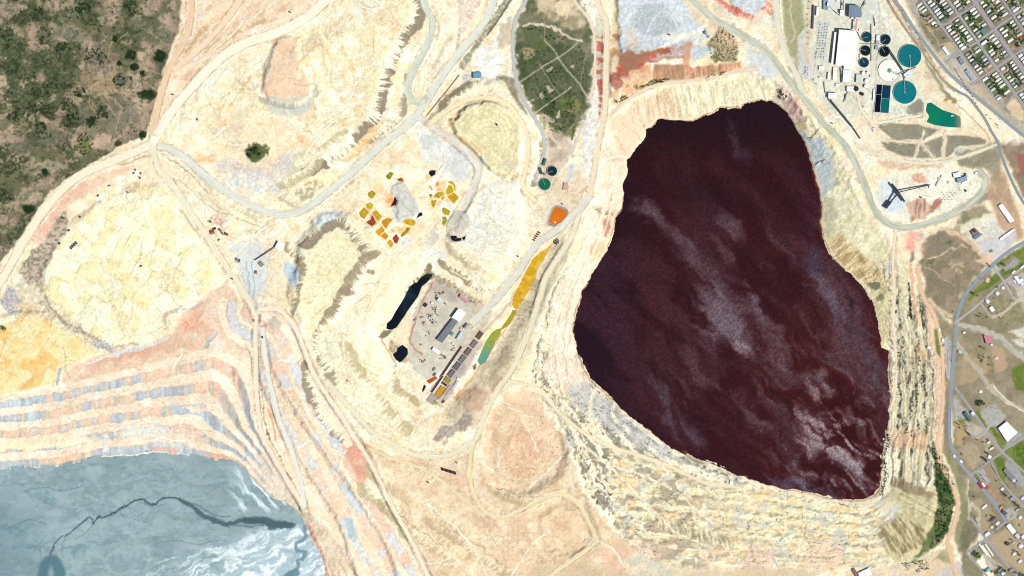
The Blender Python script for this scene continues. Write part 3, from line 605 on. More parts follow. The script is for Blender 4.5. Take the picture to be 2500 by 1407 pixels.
fill('2175,1045 2260,1050 2270,1085 2180,1080', (236, 206, 170), (226, 190, 156), .8, 4, .6)
fill('2160,1100 2180,1095 2175,1200 2150,1215 2158,1150', (255, 246, 216), None, .9, 3, .5)
fill('2180,1180 2290,1190 2280,1300 2200,1260 2160,1240', (228, 218, 172), (206, 196, 150), .9, 6, .6)
fill('2180,1170 2210,1172 2285,1210 2270,1220 2220,1205 2185,1190', (146, 128, 100), (166, 148, 116), .9, 3, .7)
rill('2190,1200 2290,1220 2285,1270 2230,1250', (234, 226, 182), (190, 178, 136), 25, 4, 9, .8, 4, .5, 3)
fill('2140,1225 2190,1220 2200,1250 2150,1265', (214, 222, 216), (240, 226, 186), .85, 4, .8)
rill('2145,1300 2210,1250 2270,1300 2265,1350 2190,1380 2170,1350', (222, 210, 160), (146, 130, 92), 60, 5, 7, .9, 6, .8, 4)
fill('2180,1370 2270,1320 2275,1340 2210,1390 2185,1390', (226, 214, 172), None, .85, 5, .8)
# rust heaps and hillside above the big pit
fill('1500,-60 1745,-60 1800,80 1740,100 1640,110 1560,130 1510,130 1512,60', (200, 210, 216), (214, 222, 224), .95, 5, .5, 'F')
fill('1540,60 1555,25 1580,5 1620,10 1660,60 1655,78 1600,90 1575,85', (176, 184, 184), (190, 198, 198), .95, 4, .3, 'S')
strip('1580,80 1595,50 1615,25', 3, (226, 230, 230), None, .8, 2, .4); strip('1620,25 1645,45 1655,75', 5, (226, 232, 232), None, .8, 2, .4)
blob(1538, 100, 12, 26, -8, (232, 206, 170), (206, 208, 206), .9, 1.2, .5, 'S')
fill('1615,85 1690,80 1735,75 1725,95 1640,102', (228, 226, 208), None, .9, 4, .4); blob(1722, 80, 10, 8, 0, (90, 104, 116), (160, 170, 176), .9)
fill('1700,-60 1780,40 1790,60 1740,95 1690,40 1630,-60', (228, 216, 180), (240, 214, 176), .85, 6, .5)
fill('1500,0 1512,0 1512,130 1500,140 1490,100', (206, 190, 150), (226, 206, 166), .9, 3, .5); blob(1503, 92, 9, 12, 0, (184, 110, 84), None, .85); blob(1500, 130, 10, 7, 0, (206, 150, 100), None, .8)
fill('1515,125 1560,128 1600,120 1680,112 1680,140 1610,150 1580,160 1530,195 1500,190', (170, 104, 84), (140, 110, 84), .95, 5, 1, 'F')
for p in [(1580, 145, 24, 6, -15), (1600, 138, 12, 5, 0), (1570, 155, 10, 6, 0), (1512, 172, 6, 10, 0), (1735, 120, 8, 6, 0)]: blob(*p, (206, 76, 54), (190, 120, 96), .85, 1.5, .6)
fill('1640,112 1690,105 1685,128 1650,140 1600,150 1585,140 1620,130', (206, 212, 214), (190, 150, 130), .85, 4, 1.3, 'S')
fill('1680,110 1740,110 1745,128 1690,148 1680,140', (206, 216, 216), (190, 204, 206), .95, 4, .6)
blob(1622, 124, 16, 6, 15, (160, 92, 72), None, .9)
fill('1725,110 1760,62 1795,90 1805,125 1795,150 1740,150 1745,120', (160, 146, 112), (196, 180, 142), .95, 4, .7, 'S')
blob(1745, 140, 14, 8, 0, (110, 128, 70), (150, 140, 100), .8, 1.4); blob(1775, 145, 18, 8, 0, (124, 134, 80), (170, 156, 116), .7, 1.4)
fill('1675,105 1690,105 1680,165 1665,170', (214, 160, 126), None, .85, 4, .5)
rill('1595,160 1680,158 1690,165 1810,150 1812,172 1720,190 1640,195 1590,205', (222, 166, 130), (170, 130, 98), 85, 4, 6, .95, 4, .4, 5)
fill('1598,158 1668,160 1672,195 1598,198', (168, 138, 106), (190, 146, 112), .8, 3, .3)
fill('1540,170 1590,160 1592,205 1540,225 1510,225', (232, 196, 152), (224, 150, 110), .85, 4, .6, 'M')
blob(1505, 200, 16, 22, -25, (160, 96, 78), (180, 110, 90), .9); blob(1538, 222, 8, 18, -30, (190, 120, 90), None, .8)
fill('1490,225 1530,215 1570,205 1560,225 1500,262', (236, 196, 146), (226, 180, 140), .85, 4, .5)
strip('1505,248 1530,235', 8, (110, 116, 64), (150, 130, 90), .8, 3, 1); strip('1555,218 1580,205 1600,197 1630,195', 7, (90, 104, 54), (150, 130, 90), .85, 3, 1); strip('1715,192 1745,180 1770,175', 6, (136, 130, 84), (190, 160, 120), .8, 3, 1)
fill('1790,60 1830,100 1870,150 1900,180 1860,190 1810,175 1815,120', (226, 212, 182), (206, 216, 218), .8, 8, .8, 'M')
fill('1820,130 1860,130 1910,180 1890,195 1830,185', (206, 216, 220), (224, 226, 216), .85, 6, .8)
fill('1760,-60 1880,-60 1875,10 1850,45 1820,40 1790,20', (198, 208, 214), (216, 222, 222), .95, 4, .4, 'F')
face('1740,0 1780,30 1815,48 1850,55 1870,30', 18, -1, (240, 200, 176), (214, 120, 100), .5, .9, 7, 2)
fill('1865,-20 1890,-20 1890,40 1870,38', (226, 140, 120), (250, 214, 180), .85, 3, .6, 'F')
fill('1850,40 1890,40 1895,110 1850,80', (214, 220, 220), (250, 232, 200), .85, 6, .8)
fill('1700,50 1760,60 1810,100 1780,110 1740,70', (226, 196, 160), None, .7, 5, .8)
# red soil strip beside the main road and white channel
s_, sd, ss = region(L('1455,85 1475,85 1474,280 1462,285 1458,200 1455,150'), True, 4, .4)
mix(s_, two(s_, (190, 98, 84), (206, 196, 172), cl(vn(VV[s_] / 6, UU[s_] / 40, 5), .52, .6)), sm(sd / 3 + .4) * .9)
fill('1455,30 1478,60 1475,90 1455,90', (206, 206, 180), None, .8, 4)
fill('1442,215 1462,225 1460,300 1450,400 1445,470 1418,480 1420,380 1425,300 1440,260', (250, 249, 240), (232, 232, 222), .92, 4, .5, 'M')
strip('1440,240 1428,270 1432,310 1424,360 1430,400 1425,470', 4, (206, 216, 224), None, .7, 2, .4)
# fenced green oval with old town lots
OV = '1300,-40 1400,-40 1425,20 1450,100 1446,180 1440,240 1420,300 1400,335 1375,340 1340,315 1300,270 1275,230 1258,180 1254,110 1262,50'
fill(OV, (122, 118, 94), (86, 96, 64), .95, 7, 1.3, 'M')
fill('1262,110 1300,100 1370,105 1420,130 1440,180 1428,250 1400,300 1360,300 1310,270 1275,220 1262,160', (66, 82, 50), (94, 98, 74), .9, 7, 1.2, 'M')
blob(1385, 255, 30, 30, 0, (82, 98, 50), (110, 112, 78), .8, 1.4); blob(1355, 315, 14, 9, 30, (70, 100, 40), None, .9, 1.4); blob(1320, 115, 26, 12, -20, (92, 104, 58), None, .7, 1.4)
blob(1405, 265, 14, 18, 0, (150, 140, 84), (130, 124, 84), .8, 1.2); blob(1290, 130, 14, 14, 0, (206, 190, 150), (140, 130, 96), .7, 1.2)
fill('1300,-40 1400,-40 1420,20 1430,70 1380,70 1310,30', (226, 206, 172), (172, 156, 126), .8, 8, 1, 'M'); blob(1378, 20, 26, 18, 0, (246, 230, 196), (222, 200, 160), .9)
strip('1275,62 1320,60 1350,68 1385,90 1420,105', 6, (236, 226, 206), (206, 190, 160), .9, 3, .7)
strip('1270,200 1330,160 1380,130 1410,105', 4, (168, 162, 140), None, .9, 1.5, .1); strip('1308,275 1350,245 1395,213', 4, (168, 162, 140), None, .9, 1.5, .1)
strip('1330,100 1350,120 1375,160 1410,200 1432,232', 4.5, (170, 166, 144), None, .9, 1.5, .2); strip('1318,158 1340,195 1365,230', 3, (150, 146, 124), None, .7, 1.5, .2); strip('1430,130 1422,180 1418,210', 2.5, (150, 146, 120), None, .8, 1.5, .2)
strip('1328,20 1330,60 1330,100', 2, (170, 150, 120), None, .8, 1.5, .2)
for k, t in enumerate(['1300,190 1330,260', '1290,200 1310,240', '1345,155 1372,215', '1370,215 1385,205', '1300,225 1325,250', '1290,165 1318,150']): strip(t, 1.6, (134, 130, 110), None, .6, 1, .2)
for p in [(1340, 170, 6, 3, -30), (1398, 160, 6, 4, -20), (1300, 242, 5, 3, 0), (1342, 215, 5, 8, -30), (1325, 232, 6, 6, 0), (1335, 292, 18, 10, 30), (1362, 280, 3, 9, 30)]: blob(*p, (214, 200, 168), (190, 180, 150), .85)
fill('1340,310 1390,335 1400,360 1385,400 1350,440 1320,400 1335,350', (206, 190, 168), (178, 160, 138), .85, 6, .7, 'M')
blob(1350, 350, 14, 16, -20, (140, 132, 116), (176, 160, 140), .7); blob(1395, 320, 10, 20, 10, (110, 112, 74), (160, 150, 120), .6)
strip('1405,300 1398,340', 4, (80, 110, 44), None, .9, 2, .5)
fill('1215,185 1255,195 1275,250 1290,285 1270,270 1240,215', (134, 126, 106), (160, 150, 126), .9, 5, .6)
fill('1185,110 1215,100 1230,150 1210,190 1180,200 1170,150', (248, 250, 244), (226, 226, 210), .8, 5, .6)
fill('1220,60 1255,40 1250,110 1215,120', (176, 166, 140), (206, 190, 160), .7, 5, 1)
fill('1330,430 1420,400 1440,470 1420,520 1330,560 1300,520', (240, 226, 198), (224, 206, 176), .85, 8, .8, 'M')
fill('1318,395 1352,400 1365,430 1345,470 1310,465 1305,430', (222, 196, 172), (206, 176, 152), .85, 5, .5)
fill('1390,400 1402,405 1392,445 1382,450', (190, 202, 210), None, .85, 3, .5)
fill('1300,480 1330,470 1330,560 1290,620 1260,640 1275,560', (248, 236, 206), (226, 214, 186), .85, 8, .8)
# ------------------------------------------------------------ mill site, plant fields, scrub east of the pit
fill('1900,-60 1960,-60 1975,60 1955,160 1948,185 1920,120 1912,50', (150, 156, 112), (166, 158, 124), .92, 5, .5)
strip('1932,0 1930,40 1940,80 1928,100', 4, (214, 196, 164), None, .8, 3, .5)
fill('1955,-60 2160,-60 2190,20 2260,130 2280,240 2250,290 2100,280 2050,300 1990,230 1955,160 1965,60', (226, 226, 206), (214, 214, 194), .95, 6, .5, 'M', .25)
fill('2160,-60 2185,0 2260,140 2290,200 2260,250 2240,200 2230,130 2180,60', (238, 222, 190), (226, 206, 170), .9, 6, .6)
fill('2200,60 2230,70 2240,110 2200,100', (222, 228, 210), (236, 226, 200), .85, 5, .8)
fill('2010,-60 2140,-60 2140,60 2060,70 2015,60', (204, 212, 204), (216, 216, 196), .85, 6, .5)
fill('1993,52 2025,54 2012,150 1990,146', (190, 198, 190), (206, 210, 200), .92, 2, .1, 'S')
fill('1948,90 1970,60 1975,150 1960,195 1948,190', (196, 198, 194), (206, 204, 196), .9, 3, .3)
fill('1968,0 1985,0 1978,100 1972,190 1960,195 1968,100', (206, 186, 150), (226, 210, 180), .8, 4, .4)
fill('1955,150 1980,155 1985,195 1965,198 1955,180', (206, 208, 206), None, .85, 3, .4)
fill('2215,262 2245,240 2258,255 2250,290 2225,285 2210,275', (150, 146, 128), (142, 138, 122), .95, 2.5, .2)
fill('2262,250 2290,205 2310,215 2330,250 2350,280 2345,320 2300,330 2240,300 2255,285', (232, 226, 196), (222, 204, 170), .85, 5, .6)
blob(2270, 180, 10, 14, -20, (176, 160, 130), (206, 190, 160), .7); blob(2283, 195, 26, 40, -30, (206, 200, 176), (222, 196, 166), .5)
for p in [(2315, 245, 9, 5, 10), (2330, 250, 7, 6, 30)]: blob(*p, (206, 140, 40), (190, 130, 60), .95, .8)
blob(2318, 250, 7, 5, 0, (248, 232, 200), None, .9); blob(2310, 233, 10, 10, 40, (166, 146, 120), (140, 130, 112), .8)
fill('2100,300 2140,285 2250,300 2350,330 2440,340 2440,365 2340,385 2240,400 2130,370 2090,330', (238, 228, 198), (228, 206, 176), .9, 6, .5)
FLD = ['2150,298 2240,305 2290,318 2255,342 2180,342 2145,312', '2150,347 2240,348 2230,385 2200,380 2165,365', '2252,350 2302,332 2298,382 2280,388 2240,350', '2248,352 2275,388 2235,386', '2312,330 2360,332 2408,340 2405,352 2340,358 2315,384 2308,384']
for p in FLD: fill(p, (146, 142, 120), (136, 132, 112), .97, 2.5, .25, 'M')
fill('2330,360 2360,362 2358,380 2328,382', (206, 208, 196), (190, 192, 182), .9, 2, .2, 'S')
fill('2140,390 2180,395 2310,398 2300,410 2200,415 2150,405', (226, 192, 162), (214, 186, 160), .85, 4, .5)
fill('2140,440 2200,420 2310,410 2400,420 2410,460 2370,500 2300,520 2200,545 2160,540 2135,480', (232, 230, 212), (244, 240, 220), .95, 6, .5, 'M')
fill('2150,440 2180,450 2215,480 2205,510 2170,520 2148,500', (210, 222, 230), (222, 228, 230), .95, 6, .6)
blob(2246, 433, 18, 13, 0, (214, 160, 134), (226, 178, 150), .95, .5, .3)
rill('2212,495 2255,482 2270,500 2295,495 2295,505 2255,535 2225,540', (206, 178, 152), (170, 120, 100), 85, 4, 7, .9, 3, .4, 2)
blob(2285, 497, 14, 9, -20, (168, 110, 92), None, .85)
fill('2395,415 2420,420 2405,470 2395,480 2400,440', (236, 200, 170), None, .85, 4, .5)
fill('2330,375 2440,345 2442,400 2430,430 2400,480 2360,520 2300,540 2410,490 2420,430 2400,410 2340,405', (150, 146, 122), (136, 128, 106), .9, 5, .7)
fill('2350,520 2400,500 2420,520 2380,545 2330,560', (112, 116, 84), (146, 138, 110), .85, 6, .8)
fill('2440,350 2600,340 2600,440 2500,480 2470,420 2450,380', (160, 138, 116), (136, 120, 98), .95, 6, .7); fill('2480,375 2520,370 2520,420 2490,430', (150, 96, 84), None, .7, 6, .8)
fill('2400,475 2420,440 2440,400 2470,470 2490,530 2500,580 2480,590 2440,560 2420,500', (168, 142, 114), (190, 160, 130), .9, 6, .6)
fill('2340,550 2420,520 2440,560 2480,575 2470,605 2410,640 2380,620 2350,580', (236, 230, 206), (226, 220, 196), .92, 5, .4)
fill('2405,540 2430,535 2445,560 2440,580 2420,585 2400,570', (206, 208, 202), (240, 236, 214), .8, 6, .4); fill('2385,590 2420,580 2480,560 2485,585 2420,640 2400,620', (206, 206, 204), (196, 194, 196), .9, 4, .3)
blob(2416, 612, 7, 6, 20, (96, 120, 52), (80, 104, 40), .95, .4, .3)
fill('2250,590 2300,560 2340,560 2370,590 2400,625 2420,645 2370,690 2340,740 2325,780 2290,760 2260,720 2250,650', (150, 134, 110), (128, 118, 94), .95, 6, .8, 'M')
fill('2260,580 2310,565 2340,600 2310,620 2270,620', (134, 126, 108), None, .8, 6, .8); blob(2315, 595, 10, 10, 0, (96, 110, 66), (140, 130, 100), .8, 1.4); blob(2265, 640, 14, 12, 0, (112, 112, 82), (150, 138, 110), .7, 1.3)
strip('2265,630 2300,620 2340,600 2360,610', 4, (222, 204, 166), None, .8, 3, 1); blob(2335, 650, 16, 14, 0, (176, 160, 126), (206, 190, 150), .6, 1.5)
strip('2300,560 2350,580 2400,625', 10, (226, 196, 164), None, .85, 4, .5); strip('2260,650 2290,670 2330,700', 3, (196, 170, 136), None, .7, 2, .6)
fill('2395,630 2420,615 2425,645 2405,650 2380,635', (232, 198, 170), None, .9, 4, .4)
fill('2200,575 2250,560 2260,590 2240,620 2215,620 2205,595', (244, 214, 190), (232, 170, 146), .85, 5, .8, 'M'); blob(2225, 600, 12, 14, 0, (236, 170, 146), None, .8); blob(2250, 578, 5, 5, 0, (176, 186, 186), None, .9)
strip('2220,640 2228,700 2235,760 2240,800', 7, (232, 176, 150), None, .85, 3, .5)
fill('2222,618 2230,615 2230,640 2222,640', (120, 116, 88), None, .8, 2, .5)
strip('2190,580 2185,680 2180,800', 10, (240, 222, 190), None, .8, 4, .5)
strip('2188,560 2180,620 2170,660', 7, (206, 216, 218), None, .85, 3, .4)
strip('2205,640 2215,720 2222,800 2228,900', 16, (214, 206, 172), (226, 216, 180), .8, 5, .5)
# strip between pit and town
fill('2240,700 2290,760 2330,800 2330,900 2322,1000 2318,1060 2330,1120 2380,1190 2400,1250 2380,1330 2340,1350 2330,1300 2350,1220 2330,1160 2300,1100 2295,1000 2285,900 2262,790', (140, 132, 106), (158, 146, 118), .95, 6, .4, 'M')
fill('2296,930 2316,930 2316,1100 2300,1100', (140, 126, 104), (150, 136, 112), .95, 3, .2)
fill('2300,1100 2330,1120 2375,1190 2395,1240 2375,1300 2355,1340 2330,1320 2345,1240 2335,1170', (134, 136, 96), (148, 146, 108), .95, 4, .3)
fill('2275,1080 2300,1120 2335,1180 2330,1250 2315,1300 2290,1330 2230,1370 2270,1300 2290,1230 2280,1150', (84, 104, 56), (120, 120, 84), .95, 5, .9, 'M')
fill('2285,1160 2310,1150 2325,1200 2300,1230 2285,1210', (56, 84, 38), (70, 94, 48), .8, 6, 1, 'F'); blob(2310, 1280, 14, 24, 20, (56, 84, 38), (80, 100, 54), .8, 1.2); blob(2240, 1385, 34, 14, -15, (66, 100, 40), (110, 120, 70), .9, 1); blob(2300, 1365, 24, 18, -20, (62, 92, 40), (100, 110, 66), .8, 1.1)
fill('2200,1400 2260,1360 2320,1330 2340,1400 2380,1460 2200,1470', (176, 166, 126), (206, 190, 150), .8, 8, .8); fill('2090,1400 2150,1385 2290,1365 2330,1380 2340,1450 2090,1480', (236, 208, 172), (216, 206, 184), .8, 6, .7)
strip('2190,1400 2240,1385 2290,1350', 8, (236, 212, 176), None, .85, 4, .5)
fill('2272,790 2290,780 2312,840 2316,930 2300,950 2296,880', (112, 124, 60), (150, 140, 84), .9, 4, .5, 'M')
fill('2262,745 2285,790 2300,870 2302,1000 2304,1100 2285,1100 2280,900 2262,820', (240, 206, 174), (246, 216, 186), .9, 4, .3)
fill('2225,840 2260,840 2260,890 2230,880', (232, 200, 164), (206, 180, 140), .7, 6, 1)
fill('2345,1300 2370,1250 2400,1290 2360,1345 2370,1360 2450,1460 2360,1460 2345,1380', (128, 122, 96), (112, 110, 84), .92, 5, .6, 'M')
strip('2178,-20 2212,50 2262,130 2300,192 2330,222', 9, (138, 126, 98), (164, 150, 120), .85, 3, .3); strip('2262,150 2300,215 2330,250', 9, (140, 142, 112), None, .8, 4, .4); strip('2310,235 2340,258 2385,300 2420,340', 3, (120, 112, 92), (160, 146, 118), .6, 2, .4)
for t in ['2143,-20 2147,60 2140,150 2134,240 2128,300', '2060,205 2090,245 2110,280 2125,310', '2088,232 2102,270', '1998,0 2000,50 1990,150 1984,200']: strip(t, 2.6, (170, 158, 138), (196, 188, 170), .8, 1.6, .1)
for p in [(2150, 60, 30, 40, 0), (2080, 60, 24, 14, 0), (2110, 250, 14, 30, 0), (2040, 280, 18, 14, 40), (2190, 270, 30, 14, 20), (2060, 290, 20, 14, 40), (2235, 60, 16, 30, -30)]: blob(*p, (206, 202, 178), (236, 236, 222), .6, 1.5, .8)
# ------------------------------------------------------------ town ground
fill('2185,-60 2230,-60 2340,90 2420,200 2500,270 2600,330 2600,370 2500,335 2420,270 2340,200 2250,90', (168, 164, 146), (186, 176, 150), .9, 6, .3)
fill('2220,-60 2620,-60 2620,345 2500,300 2440,262 2380,210 2320,130 2260,60', (150, 140, 118), (126, 118, 96), .97, 5, .2, 'F', .1)
fill('2240,45 2262,35 2296,70 2310,110 2290,130 2262,90', (142, 134, 110), (128, 122, 96), .95, 4, .3); strip('2240,42 2262,60 2280,85 2292,110', 3, (196, 172, 138), None, .8, 2, .5); strip('2262,48 2270,75 2295,70', 2.5, (190, 166, 134), None, .8, 2, .5)
fill('2298,108 2322,100 2342,128 2320,148 2300,135', (176, 176, 176), (196, 178, 146), .85, 4, .3); fill('2320,150 2345,130 2390,195 2375,205 2345,190', (192, 184, 176), None, .9, 4, .2); fill('2370,210 2400,200 2450,240 2450,265 2420,250', (206, 184, 160), (190, 172, 150), .85, 5, .6)
fill('2450,255 2480,240 2500,270 2500,300 2470,280', (236, 212, 176), (214, 190, 156), .9, 5, .5)
fill('2440,355 2520,330 2600,330 2600,350 2510,350', (206, 196, 176), None, .6, 6)
fill('2325,760 2370,690 2420,650 2460,620 2600,540 2600,1500 2460,1500 2400,1310 2330,1120 2322,950', (152, 142, 116), (136, 126, 100), .97, 5, .5, 'M', .15)
GR = [(112, 128, 58), (96, 116, 46)]
for p in ['2362,735 2372,715 2420,670 2428,660 2438,668 2444,680 2436,690 2410,705 2395,710 2372,732', '2430,645 2480,615 2520,590 2540,620 2500,640 2470,625 2440,650 2432,655', '2440,660 2500,640 2510,650 2450,676 2444,668', '2386,1002 2412,1040 2404,1046 2378,1010', '2412,1048 2422,1038 2462,1085 2446,1098', '2450,1100 2470,1090 2530,1060 2560,1120 2500,1160 2480,1140', '2372,1168 2384,1155 2390,1165 2380,1178', '2425,1118 2440,1108 2460,1135 2455,1180 2470,1200 2445,1180', '2400,1190 2412,1200 2408,1208 2398,1200', '2470,900 2520,880 2520,960 2480,950 2472,925', '2281,805 2292,800 2300,850 2298,880 2285,860', '2340,1010 2352,1030 2350,1045 2338,1030']:
    fill(p, GR[0], GR[1], .92, 2.5, .2, 'M')
blob(2500, 1110, 30, 22, 20, (70, 104, 34), (112, 124, 56), .7, 1.2)
for p, c, c2 in [('2420,640 2445,655 2420,680', (206, 206, 200), None), ('2470,640 2482,632 2490,645 2455,665 2450,650', (176, 176, 180), None), ('2458,690 2480,672 2520,655 2520,720 2475,705', (190, 186, 184), (172, 170, 172)), ('2478,705 2520,690 2520,770 2500,740', (206, 200, 186), None),
                 ('2480,700 2600,690 2600,760 2500,770', (206, 200, 184), None), ('2460,806 2500,800 2540,830 2530,850 2500,830', (240, 236, 222), None), ('2470,830 2495,825 2520,860 2485,845', (238, 234, 220), None), ('2395,745 2420,720 2445,765 2420,775', (160, 146, 118), None),
                 ('2330,965 2350,990 2372,1010 2352,1022 2330,1030', (190, 192, 186), None), ('2355,1030 2380,1035 2410,1050 2385,1075 2365,1050', (206, 196, 180), None), ('2396,1008 2425,982 2452,1012 2450,1030 2425,1040 2412,1045', (188, 190, 186), None), ('2450,1092 2485,1052 2500,1065 2470,1088', (176, 180, 184), None),
                 ('2332,1035 2345,1030 2362,1062 2350,1070 2350,1090 2335,1085', (206, 172, 118), (196, 160, 110)), ('2362,1058 2390,1070 2400,1110 2370,1070', (166, 148, 124), None), ('2340,1095 2372,1075 2400,1115 2372,1150', (206, 184, 152), (170, 146, 116)), ('2395,1060 2420,1050 2440,1090 2405,1110', (214, 186, 146), (150, 130, 104)),
                 ('2380,1140 2410,1125 2450,1200 2440,1230 2410,1200', (160, 136, 110), (140, 128, 98)), ('2384,1152 2400,1145 2416,1178 2404,1188', (190, 190, 192), None), ('2412,1195 2440,1190 2450,1230 2430,1245', (150, 118, 94), (176, 140, 112)), ('2365,1225 2395,1215 2445,1280 2420,1295 2385,1260', (190, 168, 132), (160, 146, 112)),
                 ('2375,1280 2400,1270 2420,1295 2405,1310', (196, 170, 138), None), ('2410,1320 2455,1285 2500,1345 2500,1400 2450,1370', (214, 186, 148), (180, 156, 120)), ('2470,1250 2520,1280 2520,1320 2490,1310', (206, 178, 138), None), ('2442,1250 2470,1235 2485,1260 2460,1275', (190, 186, 180), None),
                 ('2452,1130 2470,1120 2510,1180 2490,1190', (176, 178, 180), None), ('2380,1320 2400,1335 2445,1385 2420,1400', (170, 160, 140), (190, 180, 160)), ('2365,1345 2400,1320 2412,1340 2380,1380', (140, 140, 116), None), ('2330,830 2345,815 2365,840 2350,860', (196, 162, 122), (150, 134, 106)), ('2350,870 2400,850 2420,900 2380,930 2345,940', (206, 172, 130), (160, 140, 106)), ('2420,840 2450,850 2460,900 2430,910', (220, 180, 134), (196, 160, 120)), ('2380,840 2410,850 2400,880 2375,870', (150, 136, 104), None),
                 ('2440,720 2480,735 2520,780 2460,800 2420,770', (128, 130, 96), (150, 142, 110)), ('2330,790 2400,800 2450,820 2520,870 2520,885 2440,840 2400,815 2335,800', (166, 166, 150), None), ('2300,1395 2340,1370 2370,1440 2290,1450', (206, 200, 196), (190, 180, 170))]:
    f_ = lambda q: q if q is None or q[0] - q[2] < 42 else tuple(q[i] * .6 + (160, 150, 126)[i] * .4 for i in range(3))
    fill(p, f_(c), f_(c2 or (c[0] * .86, c[1] * .86, c[2] * .84)), .85, 3, .6, 'F')
for p in ['2300,830 2312,820 2322,840 2320,930 2310,920 2306,870']: fill(p, (176, 180, 182), None, .95, 2, .1)
strip('2313,830 2315,920', 1.6, (200, 120, 110), None, .9, 1, 0)
# yard in the old small pit
fill('1010,765 1050,688 1160,742 1205,762 1150,850 1090,900 1045,930 1010,900 995,880 1000,830', (208, 204, 184), (196, 190, 172), .95, 4, .4, 'M')
fill('1045,690 1075,685 1160,735 1140,750 1060,720', (196, 188, 174), (176, 166, 152), .8, 4, .5)
fill('1045,680 1070,672 1165,730 1180,745 1165,752 1070,690', (214, 200, 170), (150, 138, 116), .8, 4, .6, 'F')
for t in ['1055,690 1035,730 1020,770 1010,800 1000,830 1010,850 1030,865']: strip(t, 4, (190, 130, 104), (160, 110, 90), .8, 2, .5); strip('1062,690 1042,720 1028,760', 4, (206, 176, 150), None, .7, 2, .5)
strip('1150,850 1190,800 1230,760 1270,700', 8, (206, 190, 160), (180, 166, 140), .7, 4, .5, 'F')
strip('1180,790 1150,830 1120,862', 5, (226, 176, 130), (206, 190, 170), .8, 2.5, .4, 'F')
fill('1070,930 1110,890 1160,830 1178,840 1150,890 1120,930 1100,970 1070,990 1060,960', (190, 180, 166), (172, 160, 150), .9, 4, .5)
fill('1055,930 1085,905 1095,935 1065,965 1050,990 1040,975', (240, 234, 216), (214, 206, 190), .9, 3, .4)
blob(1160, 893, 12, 6, -50, (96, 84, 80), None, .85, 1); blob(1112, 968, 10, 8, -30, (166, 136, 70), (206, 170, 120), .8, 1.4, .5, 'F')
for t in ['1250,780 1210,840 1165,905 1130,950 1110,970']: strip(t, 4, (226, 176, 110), None, .9, 2, .4)
fill('950,830 975,845 1000,880 990,890 965,880 950,850', (190, 172, 140), (150, 120, 84), .8, 4, .8, 'F')
strip('930,810 935,835 955,870 968,895', 2.5, (150, 132, 104), None, .8, 2, .3)
fill('1062,705 1085,720 1060,760 1030,790 1015,770 1040,730', (214, 200, 182), (196, 176, 160), .6, 6, .8, 'F')
# ------------------------------------------------------------ tracks and cracks
def track(p, w_, c=(255, 247, 222), e=(206, 190, 156), a=.75):
    p = spline(L(p), 8); strip(p, w_ + 3, e, None, a * .6, 1.6, .5, jag=1.5); strip(p, w_, c, None, a, 1.5, .4)
for p, w_ in [('985,330 900,400 820,470 770,505 700,530 640,560', 5), ('445,392 520,450 600,505 640,532', 4), ('650,612 690,580 722,542 765,520', 4), ('630,765 645,735 655,690 662,640 690,602', 5), ('962,640 1000,604 1040,588', 5), ('965,625 905,700 862,760 838,830 850,900 880,980 950,1045 1020,1085', 5), ('840,850 846,920 872,1000', 3), ('1292,1190 1340,1150 1382,1090 1362,1030 1330,980', 5), ('1380,1012 1420,1080 1480,1130 1560,1160 1650,1200 1720,1262 1790,1300', 5), ('1480,1130 1530,1182 1600,1252 1650,1300 1740,1340', 5), ('1456,1318 1500,1345 1525,1385', 5), ('480,292 520,332 560,352 602,352', 5), ('700,300 742,330 800,300', 5), ('402,470 360,480 300,500 240,540 190,600', 4), ('1060,560 1120,600 1180,640 1230,640', 4), ('1180,500 1200,560 1170,620', 4), ('560,640 600,600 640,570', 4), ('330,838 400,800 460,740', 4), ('700,960 780,1080 850,1190', 4), ('1240,1420 1300,1330 1340,1300', 4), ('1000,1200 1080,1260 1150,1330 1190,1407', 5), ('860,120 870,200 830,280 780,330 740,390', 5), ('640,110 600,160 570,220 540,280', 5), ('760,90 840,100 900,60', 4), ('1290,560 1270,500 1285,450', 4), ('1200,640 1150,680 1100,660', 4), ('1460,330 1500,420 1480,500 1440,600', 4), ('1400,640 1370,740 1345,860 1360,980', 4), ('1430,620 1390,720 1370,830', 2.5), ('700,470 660,480 590,460', 4), ('640,25 570,80 480,165', 4), ('520,160 620,80 700,40', 4)]: track(p, w_)
rk = random.Random(12); DARKC = [(196, 188, 148), (176, 168, 138), (206, 186, 150), (226, 176, 140)]
for _ in range(1000):
    u, v = rk.uniform(-20, 2300), rk.uniform(-20, 1430)
    i = min(max(int(np.searchsorted(VS, v)), 0), len(VS) - 1); j = min(max(int(np.searchsorted(US, u)), 0), len(US) - 1)
    cc_ = C[i, j]
    if cc_[0] < .86 or (1480 < u < 2160 and 250 < v < 1200): continue
    th = 6.28 * float(fbm(np.array([u / 180.]), np.array([v / 180.]), 401, 2)[0]) + rk.choice([0, 1.57]) + rk.gauss(0, .2); pts = [(u, v)]
    for k in range(rk.randint(3, 9)):
        th += rk.gauss(0, .22); u += 11 * math.cos(th); v += 11 * math.sin(th); pts.append((u, v)); stop_ = C[min(max(int(np.searchsorted(VS, v)), 0), len(VS) - 1), min(max(int(np.searchsorted(US, u)), 0), len(US) - 1), 0] < .86
        if stop_: pts.pop(); break
    if len(pts) < 2: continue
    light = rk.random() < .35
    strip(pts, rk.uniform(2.4, 4.5) if light else rk.uniform(.9, 2.0), (255, 250, 230) if light else rk.choice(DARKC), None, rk.uniform(.55, 1.0), 1.2, .35)
    if light and rk.random() < .7: strip([(x + 2.4, y + 2.2) for x, y in pts], 1.2, (196, 184, 150), None, .5, 1.2, .35)
cre = sm((C[..., 0] - .80) / .08)
